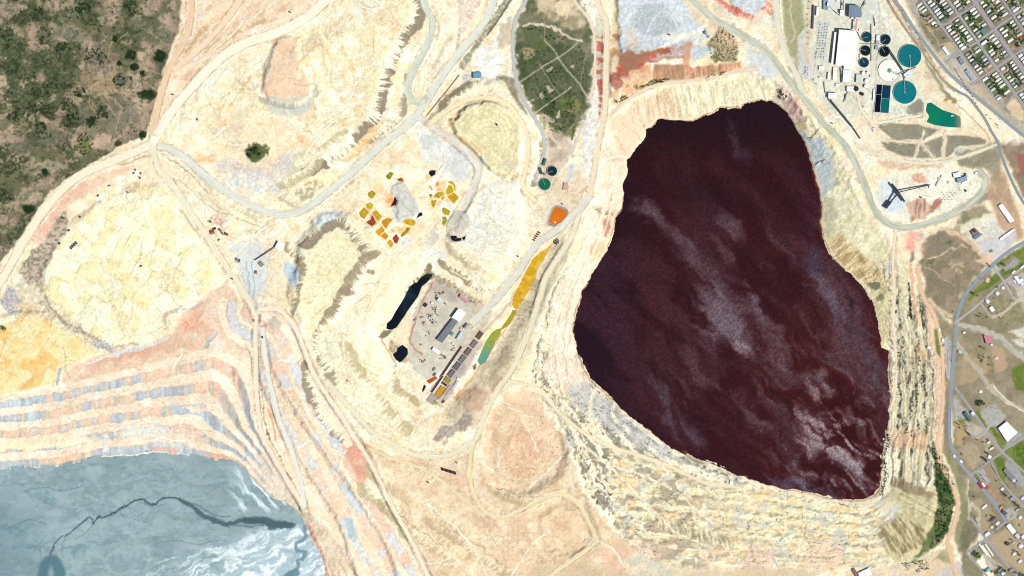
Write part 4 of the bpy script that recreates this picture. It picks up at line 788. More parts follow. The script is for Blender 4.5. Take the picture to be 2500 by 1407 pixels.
for k_, (sx, sy) in enumerate(((16, 5), (5, 15), (11, 11))):
    r_ = 1 - np.abs(fbm((UU * .89 + VV * .46 + WU * .5) / sx, (VV * .89 - UU * .46 + WV * .5) / sy, 411 + k_ * 7, 4, .55) - .5) * 14
    mix(np.s_[:], [(176, 166, 130), (170, 160, 128), (196, 176, 140)][k_], clip01(r_) * cre * cl(fbm(UU / 60, VV / 60, 431 + k_ * 5, 3), .52, .68) * .36)
    H -= clip01(r_) * cre * .2
mix(np.s_[:], (156, 144, 114), (NS > .992) * .55 * (C[..., 0] > .85))
# stained shore of the big lake
s_, sd, ss = region(LAKE, True, 14, .35)
mix(s_, (240, 226, 190), sm(1 - np.abs(sd + 6) / 4) * .6); mix(s_, (150, 110, 84), sm(1 - np.abs(sd + 1.5) / 2.6) * .7)
# ------------------------------------------------------------ town lots (laid out here so that yards and houses agree)
TD, TP = np.array((.58, .81)) / .9963, np.array((.81, -.58)) / .9963
def ab(a, b): return (a * .58 + b * .81) / .9925, (a * .81 - b * .58) / .9925
LOTS, SHEDS, TTREES = [], [], []
rt = random.Random(5)
TROOF = [('white', (250, 250, 244)), ('pale grey', (214, 216, 214)), ('mint grey', (206, 224, 214)), ('grey', (156, 160, 162)), ('brown', (150, 124, 106)), ('dark grey', (104, 108, 114)), ('pinkish tan', (214, 180, 166)), ('dark green', (60, 104, 92)), ('cream', (240, 230, 206)), ('blue grey', (140, 160, 176))]
TW = [30, 24, 10, 9, 6, 6, 5, 2, 14, 4]
ORD = ['first', 'second', 'third', 'fourth', 'fifth', 'sixth', 'seventh', 'eighth', 'ninth', 'tenth']
COLS = [(1797, 1821), (1828, 1871), (1878, 1919), (1931, 1977), (1984, 2034)]
ROWS = [(1305, 1382), (1390, 1462), (1470, 1540), (1549, 1619), (1628, 1690)]
for ci, (b0, b1) in enumerate(COLS):
    for ri, (a0, a1) in enumerate(ROWS):
        if ci == 0 and ri > 0: continue
        if ci == 1 and ri == 4: continue
        for side in (0, 1):
            a = a0 + 5 + rt.random() * 2; k = 0
            if ci == 0 and side == 0: continue
            while a < a1 - 3:
                ln = rt.uniform(8, 14.5); wd = rt.uniform(4.4, 6.2); sp = rt.uniform(8.0, 10.2)
                bc = b0 + 3 + ln / 2 if side == 0 else b1 - 3 - ln / 2
                u, v = ab(a, bc)
                yb = (b0 + b1) / 2 + (-5 if side == 0 else 5)
                if -40 < v and u < 2535 and v < 330:
                    ym = ab(a, yb)
                    g = rt.random()
                    lawn = (74, 104, 46) if g < .62 else ((120, 120, 84) if g < .72 else ((176, 158, 132) if g < .8 else (138, 124, 100)))
                    q = [ab(a - sp / 2, b0 + 1 if side == 0 else (b0 + b1) / 2), ab(a - sp / 2, (b0 + b1) / 2 if side == 0 else b1 - 1), ab(a + sp / 2, (b0 + b1) / 2 if side == 0 else b1 - 1), ab(a + sp / 2, b0 + 1 if side == 0 else (b0 + b1) / 2)]
                    fill(q, lawn, tuple(x * .86 for x in lawn), .85, 1.5, .1, 'F')
                    if rt.random() < .9:
                        k += 1
                        ki = rt.choices(range(len(TROOF)), TW)[0]
                        LOTS.append((u, v, ln, wd, ki, ci, ri, side, k))
                    if rt.random() < .55: SHEDS.append((*ym, rt.uniform(3, 5), rt.uniform(2.6, 3.6), rt.choices(range(len(TROOF)), TW)[0], ci, ri, side))
                    for _ in range(rt.choice([0, 1, 1, 1, 2])):
                        bb = bc + (ln / 2 + rt.uniform(2, 6)) * (1 if side == 0 else -1)
                        TTREES.append((*ab(a + sp / 2 + rt.uniform(-2, 1), bb), rt.uniform(2.4, 4.8), ci, ri))
                a += sp
        # back alley
        if ci: strip([ab(a0 - 3, (b0 + b1) / 2), ab(a1 + 3, (b0 + b1) / 2)], 2.4, (190, 182, 172), (170, 158, 144), .8, 1.4, .1)

# ------------------------------------------------------------ dark erosion lines, speckle and fine relief
wild = clip01(R)
mine = 1 - sm(region(HILL, True, 6, 0)[1] * 0 + 0) if False else 1
mix(np.s_[:], (196, 186, 150), cl(NR, .78, .99) * cl(NL, .45, .6) * wild * .2)
fi = 1.01 + (NF - .5) * .16 + (NS - .5) * .09 * wild
C *= fi[..., None]
np.clip(C, 0, 1, C)
# ------------------------------------------------------------ roads: terrain is graded to each centre line, then a sheet is laid on it
ROADS = []
def road(name, pts, w_, c1, c2=None, kind='dirt', edge=None, closed=False):
    ROADS.append((name, spline(L(pts), 4), w_, c1, c2 or c1, kind, edge))
GG, GG2 = (228, 230, 214), (196, 206, 200)
YC, YC2 = (240, 232, 204), (228, 218, 186)
road('haul_road', '1225,-60 1190,40 1150,95 1110,145 1072,195 1045,240 1010,290 985,312 930,356 870,412 810,462 762,500 722,520 680,524 640,514 590,490 540,460 490,420 452,386 415,364 385,356', 17, GG, (208, 212, 198))
road('haul_road', '1015,-60 1040,20 1055,52 1050,92 1030,135 1010,170 998,200 996,226 1008,246 1026,250 1044,236', 15, (214, 220, 202), (190, 196, 176))
road('haul_road', '1022,288 1060,312 1092,332 1125,356 1155,385 1170,412 1164,442 1150,466 1138,492 1128,508', 14, (228, 228, 218), (216, 190, 164))
road('haul_road', '1048,305 1090,272 1130,250 1170,240 1210,242 1245,260 1266,286 1284,322 1290,370 1282,420 1276,450 1290,475 1308,492', 10, (244, 230, 188), (236, 220, 176))
road('haul_road', '378,350 340,366 270,396 210,420 160,456 110,512 70,570 35,630 0,690 -70,800', 20, YC, (246, 236, 208))
road('haul_road', '372,352 386,408 420,450 455,500 500,570 545,640 580,690 608,735 625,768', 14, YC, YC2)
road('haul_road', '372,350 420,272 470,212 540,142 600,106 660,86 720,60 770,26 830,-40', 22, (254, 243, 218), (250, 232, 204))
road('haul_road', '374,332 381,280 396,220 416,160 450,100 464,50 468,-60', 16, (236, 206, 172), (226, 192, 156))
road('haul_road', '424,172 495,112 563,36 610,-40', 13, (246, 218, 186), (240, 206, 172))
road('haul_road', '625,768 624,870 626,950 632,1010 640,1062 665,1110 700,1170 726,1212 736,1228', 10, (248, 230, 204), (240, 218, 190))
road('haul_road', '640,800 652,900 668,970 684,1030 712,1100 735,1180 742,1240', 11, (226, 230, 220), (244, 226, 200))
road('haul_road', '632,755 682,758 722,802 746,860 762,902 790,952 832,1012 860,1060 905,1130 960,1240 1010,1330 1050,1420', 9, (252, 236, 206), (244, 220, 190))
road('haul_road', '795,930 850,990 905,1050 960,1085 1010,1110 1060,1116 1110,1106 1160,1072 1180,1022 1210,960 1233,928 1257,890 1291,812 1315,738 1332,682 1363,630 1393,582 1412,528 1432,470', 12, (236, 228, 196), (222, 216, 186))
road('haul_road', '1160,1072 1150,1110 1148,1170 1165,1222 1192,1254 1232,1262 1282,1240 1330,1216 1375,1208 1410,1226 1432,1262 1450,1300 1456,1320 1430,1346 1380,1380 1300,1440', 9, (238, 222, 174), (228, 214, 170))
road('haul_road', '900,1095 960,1120 1040,1150 1110,1200 1180,1260', 7, (236, 220, 176), (220, 206, 166))
road('haul_road', '1240,930 1310,950 1370,1012 1430,1060 1500,1094 1570,1116 1640,1142 1720,1178 1790,1188', 8, (240, 226, 190), (226, 214, 182))
road('haul_road', '1476,296 1530,246 1590,212 1640,202 1720,192 1790,176 1850,168', 8, (240, 220, 192), (222, 196, 164))
road('haul_road', '1452,-60 1460,10 1479,52 1482,102 1480,170 1476,272 1462,342 1449,426 1440,478', 13, (240, 224, 194), (230, 210, 178))
road('haul_road', '1440,478 1404,522 1353,566 1308,600 1267,662 1240,696 1200,742 1150,792', 17, (226, 222, 206), (212, 210, 196))
road('mine_road', '1295,-60 1284,0 1258,50 1252,120 1262,200 1290,266 1320,312 1330,360 1325,386 1304,446', 8, (192, 198, 196), (176, 184, 180))
road('dirt_road', '1390,-60 1402,0 1440,52 1452,110 1450,200 1440,242', 6, (236, 222, 202), (222, 206, 180))
road('dirt_road', '1306,300 1350,340 1385,370 1400,384', 4, (214, 198, 176)); road('dirt_road', '1424,300 1405,350 1380,390 1355,430 1335,470', 5, (214, 204, 190), (226, 216, 200))
road('plant_haul_road', '1640,-60 1690,0 1742,45 1812,86 1872,126 1922,190 1962,240 2012,302 2060,352 2090,402 2114,460 2134,510 2162,542 2202,556 2252,549 2310,530 2360,502 2396,470 2406,440 2388,414', 15, (206, 210, 190), (166, 170, 148))
road('haul_road', '1893,-60 1898,50 1915,120 1948,190 1960,225', 13, (228, 224, 202), (216, 212, 190))
road('dirt_road', '2088,352 2130,372 2180,390 2240,398 2300,396 2360,380 2410,362 2436,352', 7, (232, 226, 200), (214, 208, 182))
road('dirt_road', '2165,342 2210,348 2246,345 2256,318', 4, (230, 216, 184)); road('dirt_road', '2246,345 2236,382', 3, (230, 216, 184)); road('dirt_road', '2248,346 2280,386', 3, (230, 216, 184)); road('dirt_road', '2307,322 2302,388', 4, (230, 216, 184))
road('dirt_road', '2090,210 2100,260 2120,290 2145,300 2200,290 2250,282', 6, (238, 232, 208), (226, 218, 196))
road('dirt_road', '2186,560 2180,640 2184,720 2182,800 2190,880 2186,960 2176,1000', 6, (238, 214, 186), (244, 226, 196))
road('dirt_road', '2240,650 2252,720 2280,770 2300,850 2302,960 2296,1040 2288,1090 2300,1140 2325,1180 2338,1230 2330,1280 2314,1320 2324,1370 2345,1440', 8, (236, 196, 162), (226, 184, 148))
road('dirt_road', '2255,720 2285,752 2325,772', 3, (206, 186, 156)); road('footpath', '2362,1175 2364,1230 2366,1270', 2, (190, 186, 176)); road('footpath', '2370,1230 2390,1250 2388,1290', 2.5, (190, 184, 168))
road('gravel_road', '2424,774 2455,760 2480,738 2500,728 2540,700', 4, (206, 190, 164)); road('gravel_road', '2337,840 2360,870 2390,905 2420,950 2460,980 2520,1010', 6, (184, 180, 164), (172, 168, 150)); road('gravel_road', '2338,792 2380,800 2420,815 2450,830 2480,860 2530,900', 8, (182, 180, 172), (190, 186, 170))
road('gravel_road', '2425,940 2450,970 2490,1000 2530,1020', 3, (226, 212, 180))
AS, AS2 = (150, 156, 160), (140, 148, 154)
road('highway', '2155,-60 2182,0 2202,24 2236,76 2300,160 2340,200 2400,250 2460,300 2500,332 2580,390', 8.5, (152, 158, 162), (142, 150, 156), 'asphalt')
road('railway_bed', '2150,-30 2190,40 2240,110 2290,180 2322,214 2345,228', 5, (178, 160, 134), (128, 112, 96))
road('highway', '2322,213 2345,227 2362,236 2384,262 2404,290 2420,320 2436,348 2446,382 2466,432 2490,480 2530,540', 6.5, (142, 152, 156), (134, 146, 150), 'asphalt')
road('highway', '2560,560 2500,592 2460,616 2420,650 2380,690 2352,730 2336,780 2330,850 2322,950 2318,1040 2322,1086 2345,1132 2385,1178 2430,1232 2455,1272', 8, (146, 160, 170), (136, 150, 160), 'asphalt')
def st(p, w_=5, c=(168, 166, 168), c2=(156, 156, 160)): road('street', p, w_, c, c2, 'asphalt')
st('2215,-60 2257,6 2300,66 2344,128 2366,160 2420,228 2452,262', 5); st('2270,-60 2314,0 2360,64 2402,124 2436,171 2480,232 2530,300', 6)
st('2334,-60 2387,15 2440,90 2494,166 2540,230', 10, (166, 160, 162), (156, 150, 154)); st('2410,-60 2453,8 2500,78 2540,140', 5, (160, 156, 158), (150, 148, 152))
for p in ['2228,30 2299,60 2336,41 2385,8 2440,-40', '2310,152 2340,127 2385,103 2430,70 2468,43 2540,-4', '2370,208 2389,195 2425,171 2462,145 2540,92', '2452,262 2476,232 2500,217 2540,190']: st(p, 5, (164, 162, 164), (176, 170, 166))
st('2331,945 2361,985 2403,1045 2446,1102 2478,1132 2540,1190', 5.5); st('2368,1162 2404,1134 2443,1108 2452,1100', 5); st('2420,1128 2445,1175 2500,1240 2540,1290', 4.5); st('2360,1050 2392,1066 2425,1030 2450,1020', 6, (186, 184, 180))
st('2455,1274 2407,1315 2359,1350', 5); st('2370,1265 2407,1315 2445,1362 2500,1425', 6); st('2359,1350 2415,1412 2440,1440', 5); st('2455,1274 2500,1335 2540,1380', 5)
st('2425,652 2440,672 2455,695 2480,735', 5, (184, 182, 180)); st('2330,790 2375,755 2410,725 2450,690 2500,650', 5, (188, 180, 174), (176, 170, 166)); st('2446,1102 2480,1080 2540,1045', 5, (168, 172, 176)); st('2396,742 2412,765 2424,776', 4, (186, 180, 174)); st('2340,1128 2375,1164', 3)
def at(A, u, v):
    u = np.atleast_1d(np.asarray(u, float)); v = np.atleast_1d(np.asarray(v, float))
    j = np.clip(np.searchsorted(US, u) - 1, 0, len(US) - 2); i = np.clip(np.searchsorted(VS, v) - 1, 0, len(VS) - 2)
    fu = (u - US[j]) / (US[j + 1] - US[j]); fv = (v - VS[i]) / (VS[i + 1] - VS[i])
    return A[i, j] * (1 - fu) * (1 - fv) + A[i, j + 1] * fu * (1 - fv) + A[i + 1, j] * (1 - fu) * fv + A[i + 1, j + 1] * fu * fv
R *= 1 - far
H += (NF - .5) * 1.0 * R + (NM - .5) * 2.2 * R + (NS - .5) * .25 * R
for name, pts, w_, c1, c2, kind, edge in ROADS:
    P = np.array(pts); z = at(H, P[:, 0], P[:, 1]); k = 13 if w_ > 7 else 7
    zp = np.pad(z, k, mode='edge'); z = np.convolve(zp, np.ones(2 * k + 1) / (2 * k + 1), 'valid')
    acc = np.concatenate([[0], np.cumsum(np.hypot(*np.diff(P, axis=0).T))])
    s_, d, ss = region(pts[::2] + [pts[-1]] if len(pts) % 2 == 0 else pts[::2], False, w_ / 2 + 10, 0)
    zz = np.interp(ss * acc[-1] / max(ss.max(), 1e-6), acc, z)
    m = sm((w_ / 2 + 8 - np.abs(d)) / 7)
    H[s_] += (zz - H[s_]) * m
    if kind == 'dirt' and w_ > 8: H[s_] += 2.2 * np.exp(-((np.abs(d) - w_ / 2 - 2.4) / 1.5) ** 2) * clip01(vn(ss / 17, ss * 0 + np.sign(d), 77) * 2.4 - .5)
for name, pts, w_, c1, c2, kind, edge in ROADS:
    if kind == 'dirt': strip(pts[::2], w_ + 5, (206, 186, 150), (246, 236, 210), .55, 3, .6, 'F', 2.5); strip(pts[::2], w_ + 1.5, (176, 160, 130), (226, 212, 186), .45, 1.6, .3, 'F', 2)
# ------------------------------------------------------------ ponds: the bed is levelled, the water is its own sheet
PONDS = [
 ('942,430 952,420 960,424 952,438 946,436', (134, 128, 10)), ('970,438 980,434 985,440 982,444 972,441', (150, 50, 10)), ('898,472 908,465 917,473 908,485 900,480', (176, 150, 16)),
 ('893,500 903,494 910,500 905,511 896,508', (196, 178, 24)), ('877,520 888,507 899,519 888,534 880,528', (192, 150, 20)), ('909,520 919,514 931,529 922,538 914,530', (194, 160, 22)),
 ('895,542 905,536 907,526 912,532 917,544 908,552 900,547', (150, 62, 36)), ('932,541 945,533 957,537 950,545 943,558 938,554', (206, 138, 20)), ('917,566 932,554 938,564 926,575', (206, 146, 18)), ('930,576 940,568 948,577 941,585', (206, 132, 20)),
 ('945,592 951,585 961,595 953,604', (214, 168, 14)), ('958,582 967,572 974,583 968,595 963,592', (160, 44, 16)), ('984,541 990,536 1010,537 1014,545 1006,552 994,547', (206, 166, 36)), ('990,562 992,556 1000,558 994,568 982,578 978,574', (140, 126, 20)),
 ('960,492 963,480 969,490 966,500 955,503 956,499', (66, 10, 8)), ('1015,535 1022,522 1028,518 1032,526 1022,530', (40, 6, 10)), ('1047,420 1054,416 1063,417 1062,426 1054,431 1049,427', (16, 12, 20)),
 ('1094,444 1104,443 1111,453 1112,468 1106,462 1103,452 1096,448', (196, 160, 10)), ('1088,468 1096,452 1103,455 1108,470 1093,477', (202, 166, 14)), ('1093,480 1109,472 1119,483 1107,496', (204, 160, 12)), ('1060,478 1068,470 1080,470 1082,476 1073,484 1062,481', (192, 158, 12)),
 ('1077,483 1082,479 1086,482 1079,489', (190, 150, 20)), ('1052,491 1065,489 1062,500 1058,507 1054,501', (196, 160, 14)), ('1079,511 1084,507 1098,515 1095,525 1086,524 1081,520', (176, 160, 16)), ('1079,530 1088,530 1091,538 1083,550 1079,545 1081,537', (150, 146, 16)),
 ('1047,474 1055,474 1053,483 1049,481', (130, 130, 30)), ('1048,454 1052,455 1057,464 1054,465', (170, 120, 40)), ('1066,446 1070,442 1071,452 1065,454', (206, 140, 50)),
 ('1099,577 1112,576 1120,583 1112,590 1104,587', (6, 8, 18)), ('1114,584 1127,580 1126,588 1116,589', (8, 10, 22)), ('1129,580 1137,576 1135,585 1130,586', (6, 6, 14)),
]
SEEP = [('1018,690 1028,676 1042,668 1056,668 1055,676 1042,690 1030,700 1024,715 1020,725 1000,752 985,775 968,800 955,806 943,803 944,790 955,780 966,760 985,730 1000,700 1010,692', (4, 8, 14)),
 ('970,850 982,842 995,852 996,865 985,878 976,886 966,878 958,866 968,858', (8, 14, 24)),
 ('1347,595 1353,588 1340,610 1325,635 1312,655 1305,680 1290,710 1275,735 1262,756 1255,752 1250,745 1252,726 1270,690 1285,660 1300,632 1320,615 1335,606', (206, 160, 14)),
 ('1262,757 1254,776 1243,792 1226,806 1220,804 1234,786 1246,768 1251,757', (166, 150, 20)), ('1224,802 1222,815 1208,838 1198,860 1185,885 1172,892 1165,882 1176,855 1185,835 1200,812 1212,804', (156, 160, 50)),
 ('1040,930 1062,918 1068,924 1048,938', (176, 84, 16)), ('1030,952 1035,938 1040,944 1032,960', (20, 44, 20)),
 ('2263,253 2272,250 2300,268 2330,278 2344,285 2346,305 2345,312 2310,310 2280,305 2262,298 2268,285 2260,270', (0, 112, 92)),
 ('2030,1180 2032,1178 2034,1181', (40, 20, 24))]
PONDS = [(L(p), c) for p, c in PONDS]
PONDS = [([((u - sum(q[0] for q in p) / len(p)) * 1.14 + sum(q[0] for q in p) / len(p), (v - sum(q[1] for q in p) / len(p)) * 1.14 + sum(q[1] for q in p) / len(p)) for u, v in p], c) for p, c in PONDS]
def level(pts, dz=2.2, z=None):
    pts = L(pts) if isinstance(pts, str) else pts
    s_, sd, ss = region(pts, True, 10, 0)
    if z is None: z = float(np.percentile(H[s_][sd > -3], 25))
    m = sm((sd + 5) / 5); H[s_] += (z + .8 - H[s_]) * m
    H[s_] -= dz * sm((sd + 1.5) / 4)
    return z
for p, c in PONDS:
    s_, sd, ss = region(p, True, 12, .3); k = np.array(c, float) * .5 + np.array((250, 220, 170)) * .5
    mix(s_, k, sm(1 + sd / 6) * cl(NM[s_], .3, .7) * .6); mix(s_, (255, 246, 222), sm(1 - np.abs(sd + 3) / 2) * .5)
pond_z = [level(p) for p, c in PONDS]; seep_z = [level(p, 3) for p, c in SEEP[:-1]]
OPOND = '1346,510 1352,503 1358,500 1372,504 1385.5,511 1388.5,521 1369,553 1362,557 1338,551 1334,544'
OWAT = '1352,511 1355,507 1360,505.5 1371,510 1382,515 1386,518 1386,523 1377,536 1367,549.5 1361,552 1352,548 1343,544 1341,537'
s_, sd, ss = region(L(OPOND), True, 10, 0); ozz = float(np.median(H[s_][sd > 0])); H[s_] += (ozz + 1 - H[s_]) * sm((sd + 8) / 6); H[s_] -= 5 * sm(sd / 8); mix(s_, (142, 148, 152), sm(sd / 2 + .5) * .95); mix(s_, (226, 206, 180), sm(1 - np.abs(sd + 4) / 4) * .6)
s_, sd, ss = region(L(OWAT), True, 6, 0); mix(s_, (236, 150, 80), sm(sd / 2 + 1) * .9)

# ------------------------------------------------------------ materials
def mat(name, col=(128, 128, 128), rough=.9, attr=None, fine=0., scale=.5, spec=.25, bump=0., metal=0.):
    m = bpy.data.materials.new(name); m.use_nodes = True; n = m.node_tree.nodes; l = m.node_tree.links
    b = n['Principled BSDF']; b.inputs['Roughness'].default_value = rough; b.inputs['Specular IOR Level'].default_value = spec; b.inputs['Metallic'].default_value = metal
    tc = n.new('ShaderNodeNewGeometry')
    if attr:
        a = n.new('ShaderNodeAttribute'); a.attribute_name = attr; src = a.outputs['Color']
    else:
        a = n.new('ShaderNodeRGB'); a.outputs[0].default_value = (*alb(col), 1); src = a.outputs[0]
    if fine:
        t = n.new('ShaderNodeTexNoise'); t.inputs['Scale'].default_value = scale; t.inputs['Detail'].default_value = 3
        l.new(tc.outputs['Position'], t.inputs['Vector'])
        r = n.new('ShaderNodeMapRange'); r.inputs[1].default_value = .3; r.inputs[2].default_value = .7; r.inputs[3].default_value = 1 - fine; r.inputs[4].default_value = 1 + fine
        l.new(t.outputs['Fac'], r.inputs[0])
        mx = n.new('ShaderNodeVectorMath'); mx.operation = 'SCALE'; l.new(src, mx.inputs[0]); l.new(r.outputs[0], mx.inputs['Scale']); src = mx.outputs[0]
        if bump:
            bp = n.new('ShaderNodeBump'); bp.inputs['Strength'].default_value = bump; bp.inputs['Distance'].default_value = 1.0
            l.new(t.outputs['Fac'], bp.inputs['Height']); l.new(bp.outputs[0], b.inputs['Normal'])
    l.new(src, b.inputs['Base Color'])
    return m
M_GROUND = mat('ground_soil', rough=.95, attr='Col', fine=.10, scale=.22, spec=.1, bump=.2)
M_ROAD = mat('road_dirt', rough=.95, attr='Col', fine=.06, scale=.3, spec=.1)
M_ASPH = mat('road_asphalt', rough=.9, attr='Col', fine=.06, scale=.5, spec=.15)
M_WATER = mat('pond_water', rough=.12, attr='Col', fine=.06, scale=.1, spec=.5)
M_TAIL = mat('tailings_mud', rough=.7, attr='Col', fine=.05, scale=.2, spec=.2)

def grid_mesh(name, us, vs, Z, Cc, material, mask=None, smooth=True):
    nv, nu = Z.shape
    uu, vv = np.meshgrid(us, vs)
    co = np.stack([X(uu), Y(vv), Z], -1).reshape(-1, 3).astype(np.float32)
    idx = np.arange(nu * nv).reshape(nv, nu)
    q = np.stack([idx[1:, :-1], idx[1:, 1:], idx[:-1, 1:], idx[:-1, :-1]], -1).reshape(-1, 4)
    colr = np.concatenate([np.minimum(lin(Cc) / KILL, .75), np.ones(Z.shape + (1,), np.float32)], -1).reshape(-1, 4).astype(np.float32)
    if mask is not None:
        q = q[mask.reshape(-1)]
        used = np.unique(q); re = np.full(nu * nv, -1); re[used] = np.arange(len(used)); q = re[q]; co = co[used]; colr = colr[used]
    me = bpy.data.meshes.new(name)
    me.vertices.add(len(co)); me.vertices.foreach_set('co', co.ravel())
    me.loops.add(q.size); me.loops.foreach_set('vertex_index', q.ravel().astype(np.int32))
    me.polygons.add(len(q)); me.polygons.foreach_set('loop_start', np.arange(0, q.size, 4, dtype=np.int32)); me.polygons.foreach_set('use_smooth', np.full(len(q), smooth))
    me.update(calc_edges=True)
    a = me.color_attributes.new('Col', 'FLOAT_COLOR', 'POINT'); a.data.foreach_set('color', colr.ravel())
    me.materials.append(material)
    o = bpy.data.objects.new(name, me); COL.objects.link(o); o['kind'] = 'structure'
    return o
for p_, z_ in ((TAIL, ZT), (LAKE, ZL)):
    s_, sd, ss = region(p_, True, 6, .33); H[s_] = np.where(sd > 3, np.minimum(H[s_], z_ - 2.5 - np.clip(sd, 0, 8) * .3), H[s_])
grid_mesh('ground', US, VS, H, C, M_GROUND)

def ribbon(name, pts, w_, c1, c2, material, lift=.5, n=9, jag=.6):
    P = np.array(pts); T = np.gradient(P, axis=0); T /= np.linalg.norm(T, axis=1)[:, None] + 1e-9
    N = np.stack([-T[:, 1], T[:, 0]], 1); acc = np.concatenate([[0], np.cumsum(np.hypot(*np.diff(P, axis=0).T))])
    k = np.linspace(-1, 1, n); off = k[None, :] * (w_ / 2)
    jl = (vn(acc / 7, acc * 0 + w_, 3) - .5) * jag * 2; jr = (vn(acc / 7, acc * 0 + w_, 8) - .5) * jag * 2
    off = off + np.where(k[None, :] < 0, jl[:, None], jr[:, None]) * np.abs(k)[None, :]
    u = P[:, 0:1] + N[:, 0:1] * off; v = P[:, 1:2] + N[:, 1:2] * off
    z = at(H, u.ravel(), v.ravel()).reshape(u.shape)
    z = np.maximum(z, z[:, n // 2:n // 2 + 1] * .5 + z * .5) + lift
    tr = np.exp(-((np.abs(k) - .38) / .16) ** 2)[None, :]
    kk = clip01(tr * .55 + (vn(acc[:, None] / 26, k[None, :] * 3.1 + 0 * acc[:, None], 5) - .5) * 1.1 + .15)
    col = (np.array(c1) + (np.array(c2) - np.array(c1)) * kk[..., None]) / 255.
    if material is not M_ASPH: col = col * (1 - .13 * np.clip((np.abs(k) - .8) / .2, 0, 1)[None, :, None] * clip01(vn(acc / 13, acc * 0, 9) * 2 - .4)[:, None, None])
    if material is M_ASPH: col = col * (1 - .05 * tr[..., None])
    col = col * (1 + (RS.rand(*u.shape)[..., None] - .5) * .05)
    nv = len(P); co = np.stack([X(u), Y(v), z], -1).reshape(-1, 3)
    idx = np.arange(nv * n).reshape(nv, n)
    q = np.stack([idx[:-1, :-1], idx[:-1, 1:], idx[1:, 1:], idx[1:, :-1]], -1).reshape(-1, 4)
    me = bpy.data.meshes.new(name); me.from_pydata(co.tolist(), [], q.tolist())
    if me.polygons[0].normal.z < 0: me.flip_normals()
    me.polygons.foreach_set('use_smooth', np.ones(len(q), bool))
    cc = np.concatenate([np.minimum(lin(np.clip(col, 0, 1)) / KILL, .75), np.ones(u.shape + (1,))], -1).reshape(-1)
    me.color_attributes.new('Col', 'FLOAT_COLOR', 'POINT').data.foreach_set('color', cc.astype(np.float32))
    me.materials.append(material); o = bpy.data.objects.new(name, me); COL.objects.link(o); o['kind'] = 'structure'
    return o
for i, (name, pts, w_, c1, c2, kind, edge) in enumerate(ROADS):
    ribbon(name, pts, w_, c1, c2, M_ASPH if kind == 'asphalt' else M_ROAD, .45 + .012 * i, 9, .25 if kind == 'asphalt' else 1.1)
# lane lines of the two highways
M_PAINT = mat('road_paint', (236, 226, 170), .8)
def sheet(name, pts, z, c, material, var=None):
    pts = spline(L(pts) if isinstance(pts, str) else pts, 2.5, True)
    bm = bmesh.new(); vs = [bm.verts.new((X(u), Y(v), z)) for u, v in pts]
    f = bm.faces.new(vs); f.normal_update()
    if f.normal.z < 0: f.normal_flip()
    bmesh.ops.triangulate(bm, faces=bm.faces[:]); bmesh.ops.subdivide_edges(bm, edges=bm.edges[:], cuts=1)
    me = bpy.data.meshes.new(name); bm.to_mesh(me); bm.free()
    co = np.zeros(len(me.vertices) * 3, np.float32); me.vertices.foreach_get('co', co); co = co.reshape(-1, 3)
    u = co[:, 0] / S + CU; v = CV - co[:, 1] / S
    k = fbm(u / 6, v / 6, 131, 3)[:, None]
    col = np.array(c)[None] / 255. * (.9 + .25 * k)
    if var is not None: col = var(u, v, col)
    cc = np.concatenate([lin(np.clip(col, 0, 1)) / KILL, np.ones((len(u), 1))], 1).astype(np.float32)
    me.color_attributes.new('Col', 'FLOAT_COLOR', 'POINT').data.foreach_set('color', cc.ravel())
    me.materials.append(material); o = bpy.data.objects.new(name, me); COL.objects.link(o); o['kind'] = 'structure'
    return o
def glow(c0):
    def fn(u, v, col):
        k = (fbm(u / 5, v / 5, 161, 2) > .52)[:, None] * .18; e = sm(1 - np.hypot(u - u.mean() - 2, v - v.mean()) / 5)[:, None] * (.35 if c0[0] > 120 else 0)
        col = col * (1 - k) + np.array((120, 90, 10)) / 255. * k; return col * (1 - e) + np.array((244, 206, 110)) / 255. * e
    return fn
for (p, c), z in zip(PONDS, pond_z): sheet('pond', p, z - .3, c, M_WATER, glow(c))
def ramp2(c):
    def fn(u, v, col):
        t = sm((v - 810) / 75)[:, None]; return col * (1 - t) + np.array(c) / 255. * t
    return fn
def blk(u, v, col):
    k = cl(fbm(u / 14, v / 14, 141, 3), .55, .7)[:, None] * sm((u - 960) / 40)[:, None]; g = sm((690 - v) / 20)[:, None] * sm((u - 1020) / 10)[:, None]
    col = col * (1 - k * .6) + np.array((30, 62, 86)) / 255. * k * .6
    return col * (1 - g * .7) + np.array((30, 60, 20)) / 255. * g * .7
def turq(u, v, col):
    k = sm((u - 2325) / 18)[:, None]; g = (sm(1 - np.hypot(u - 2275, v - 285) / 25) * .7)[:, None]
    col = col * (1 - g) + np.array((0, 140, 70)) / 255. * g
    return col * (1 - k) + np.array((120, 128, 116)) / 255. * k
def oran(u, v, col):
    k = cl(fbm(u / 10, v / 10, 151, 3), .5, .7)[:, None] * .6 * sm((660 - np.abs(v - 680)) / 60)[:, None]
    return col * (1 - k) + np.array((246, 206, 110)) / 255. * k
VARS = [blk, blk, oran, None, ramp2((96, 156, 140)), None, None, turq]
for (p, c), z, f_ in zip(SEEP[:-1], seep_z, VARS): sheet('pond', p, z - .3, c, M_WATER, f_)
sheet('pond', OWAT, ozz - 1.6, (206, 112, 8), M_WATER)

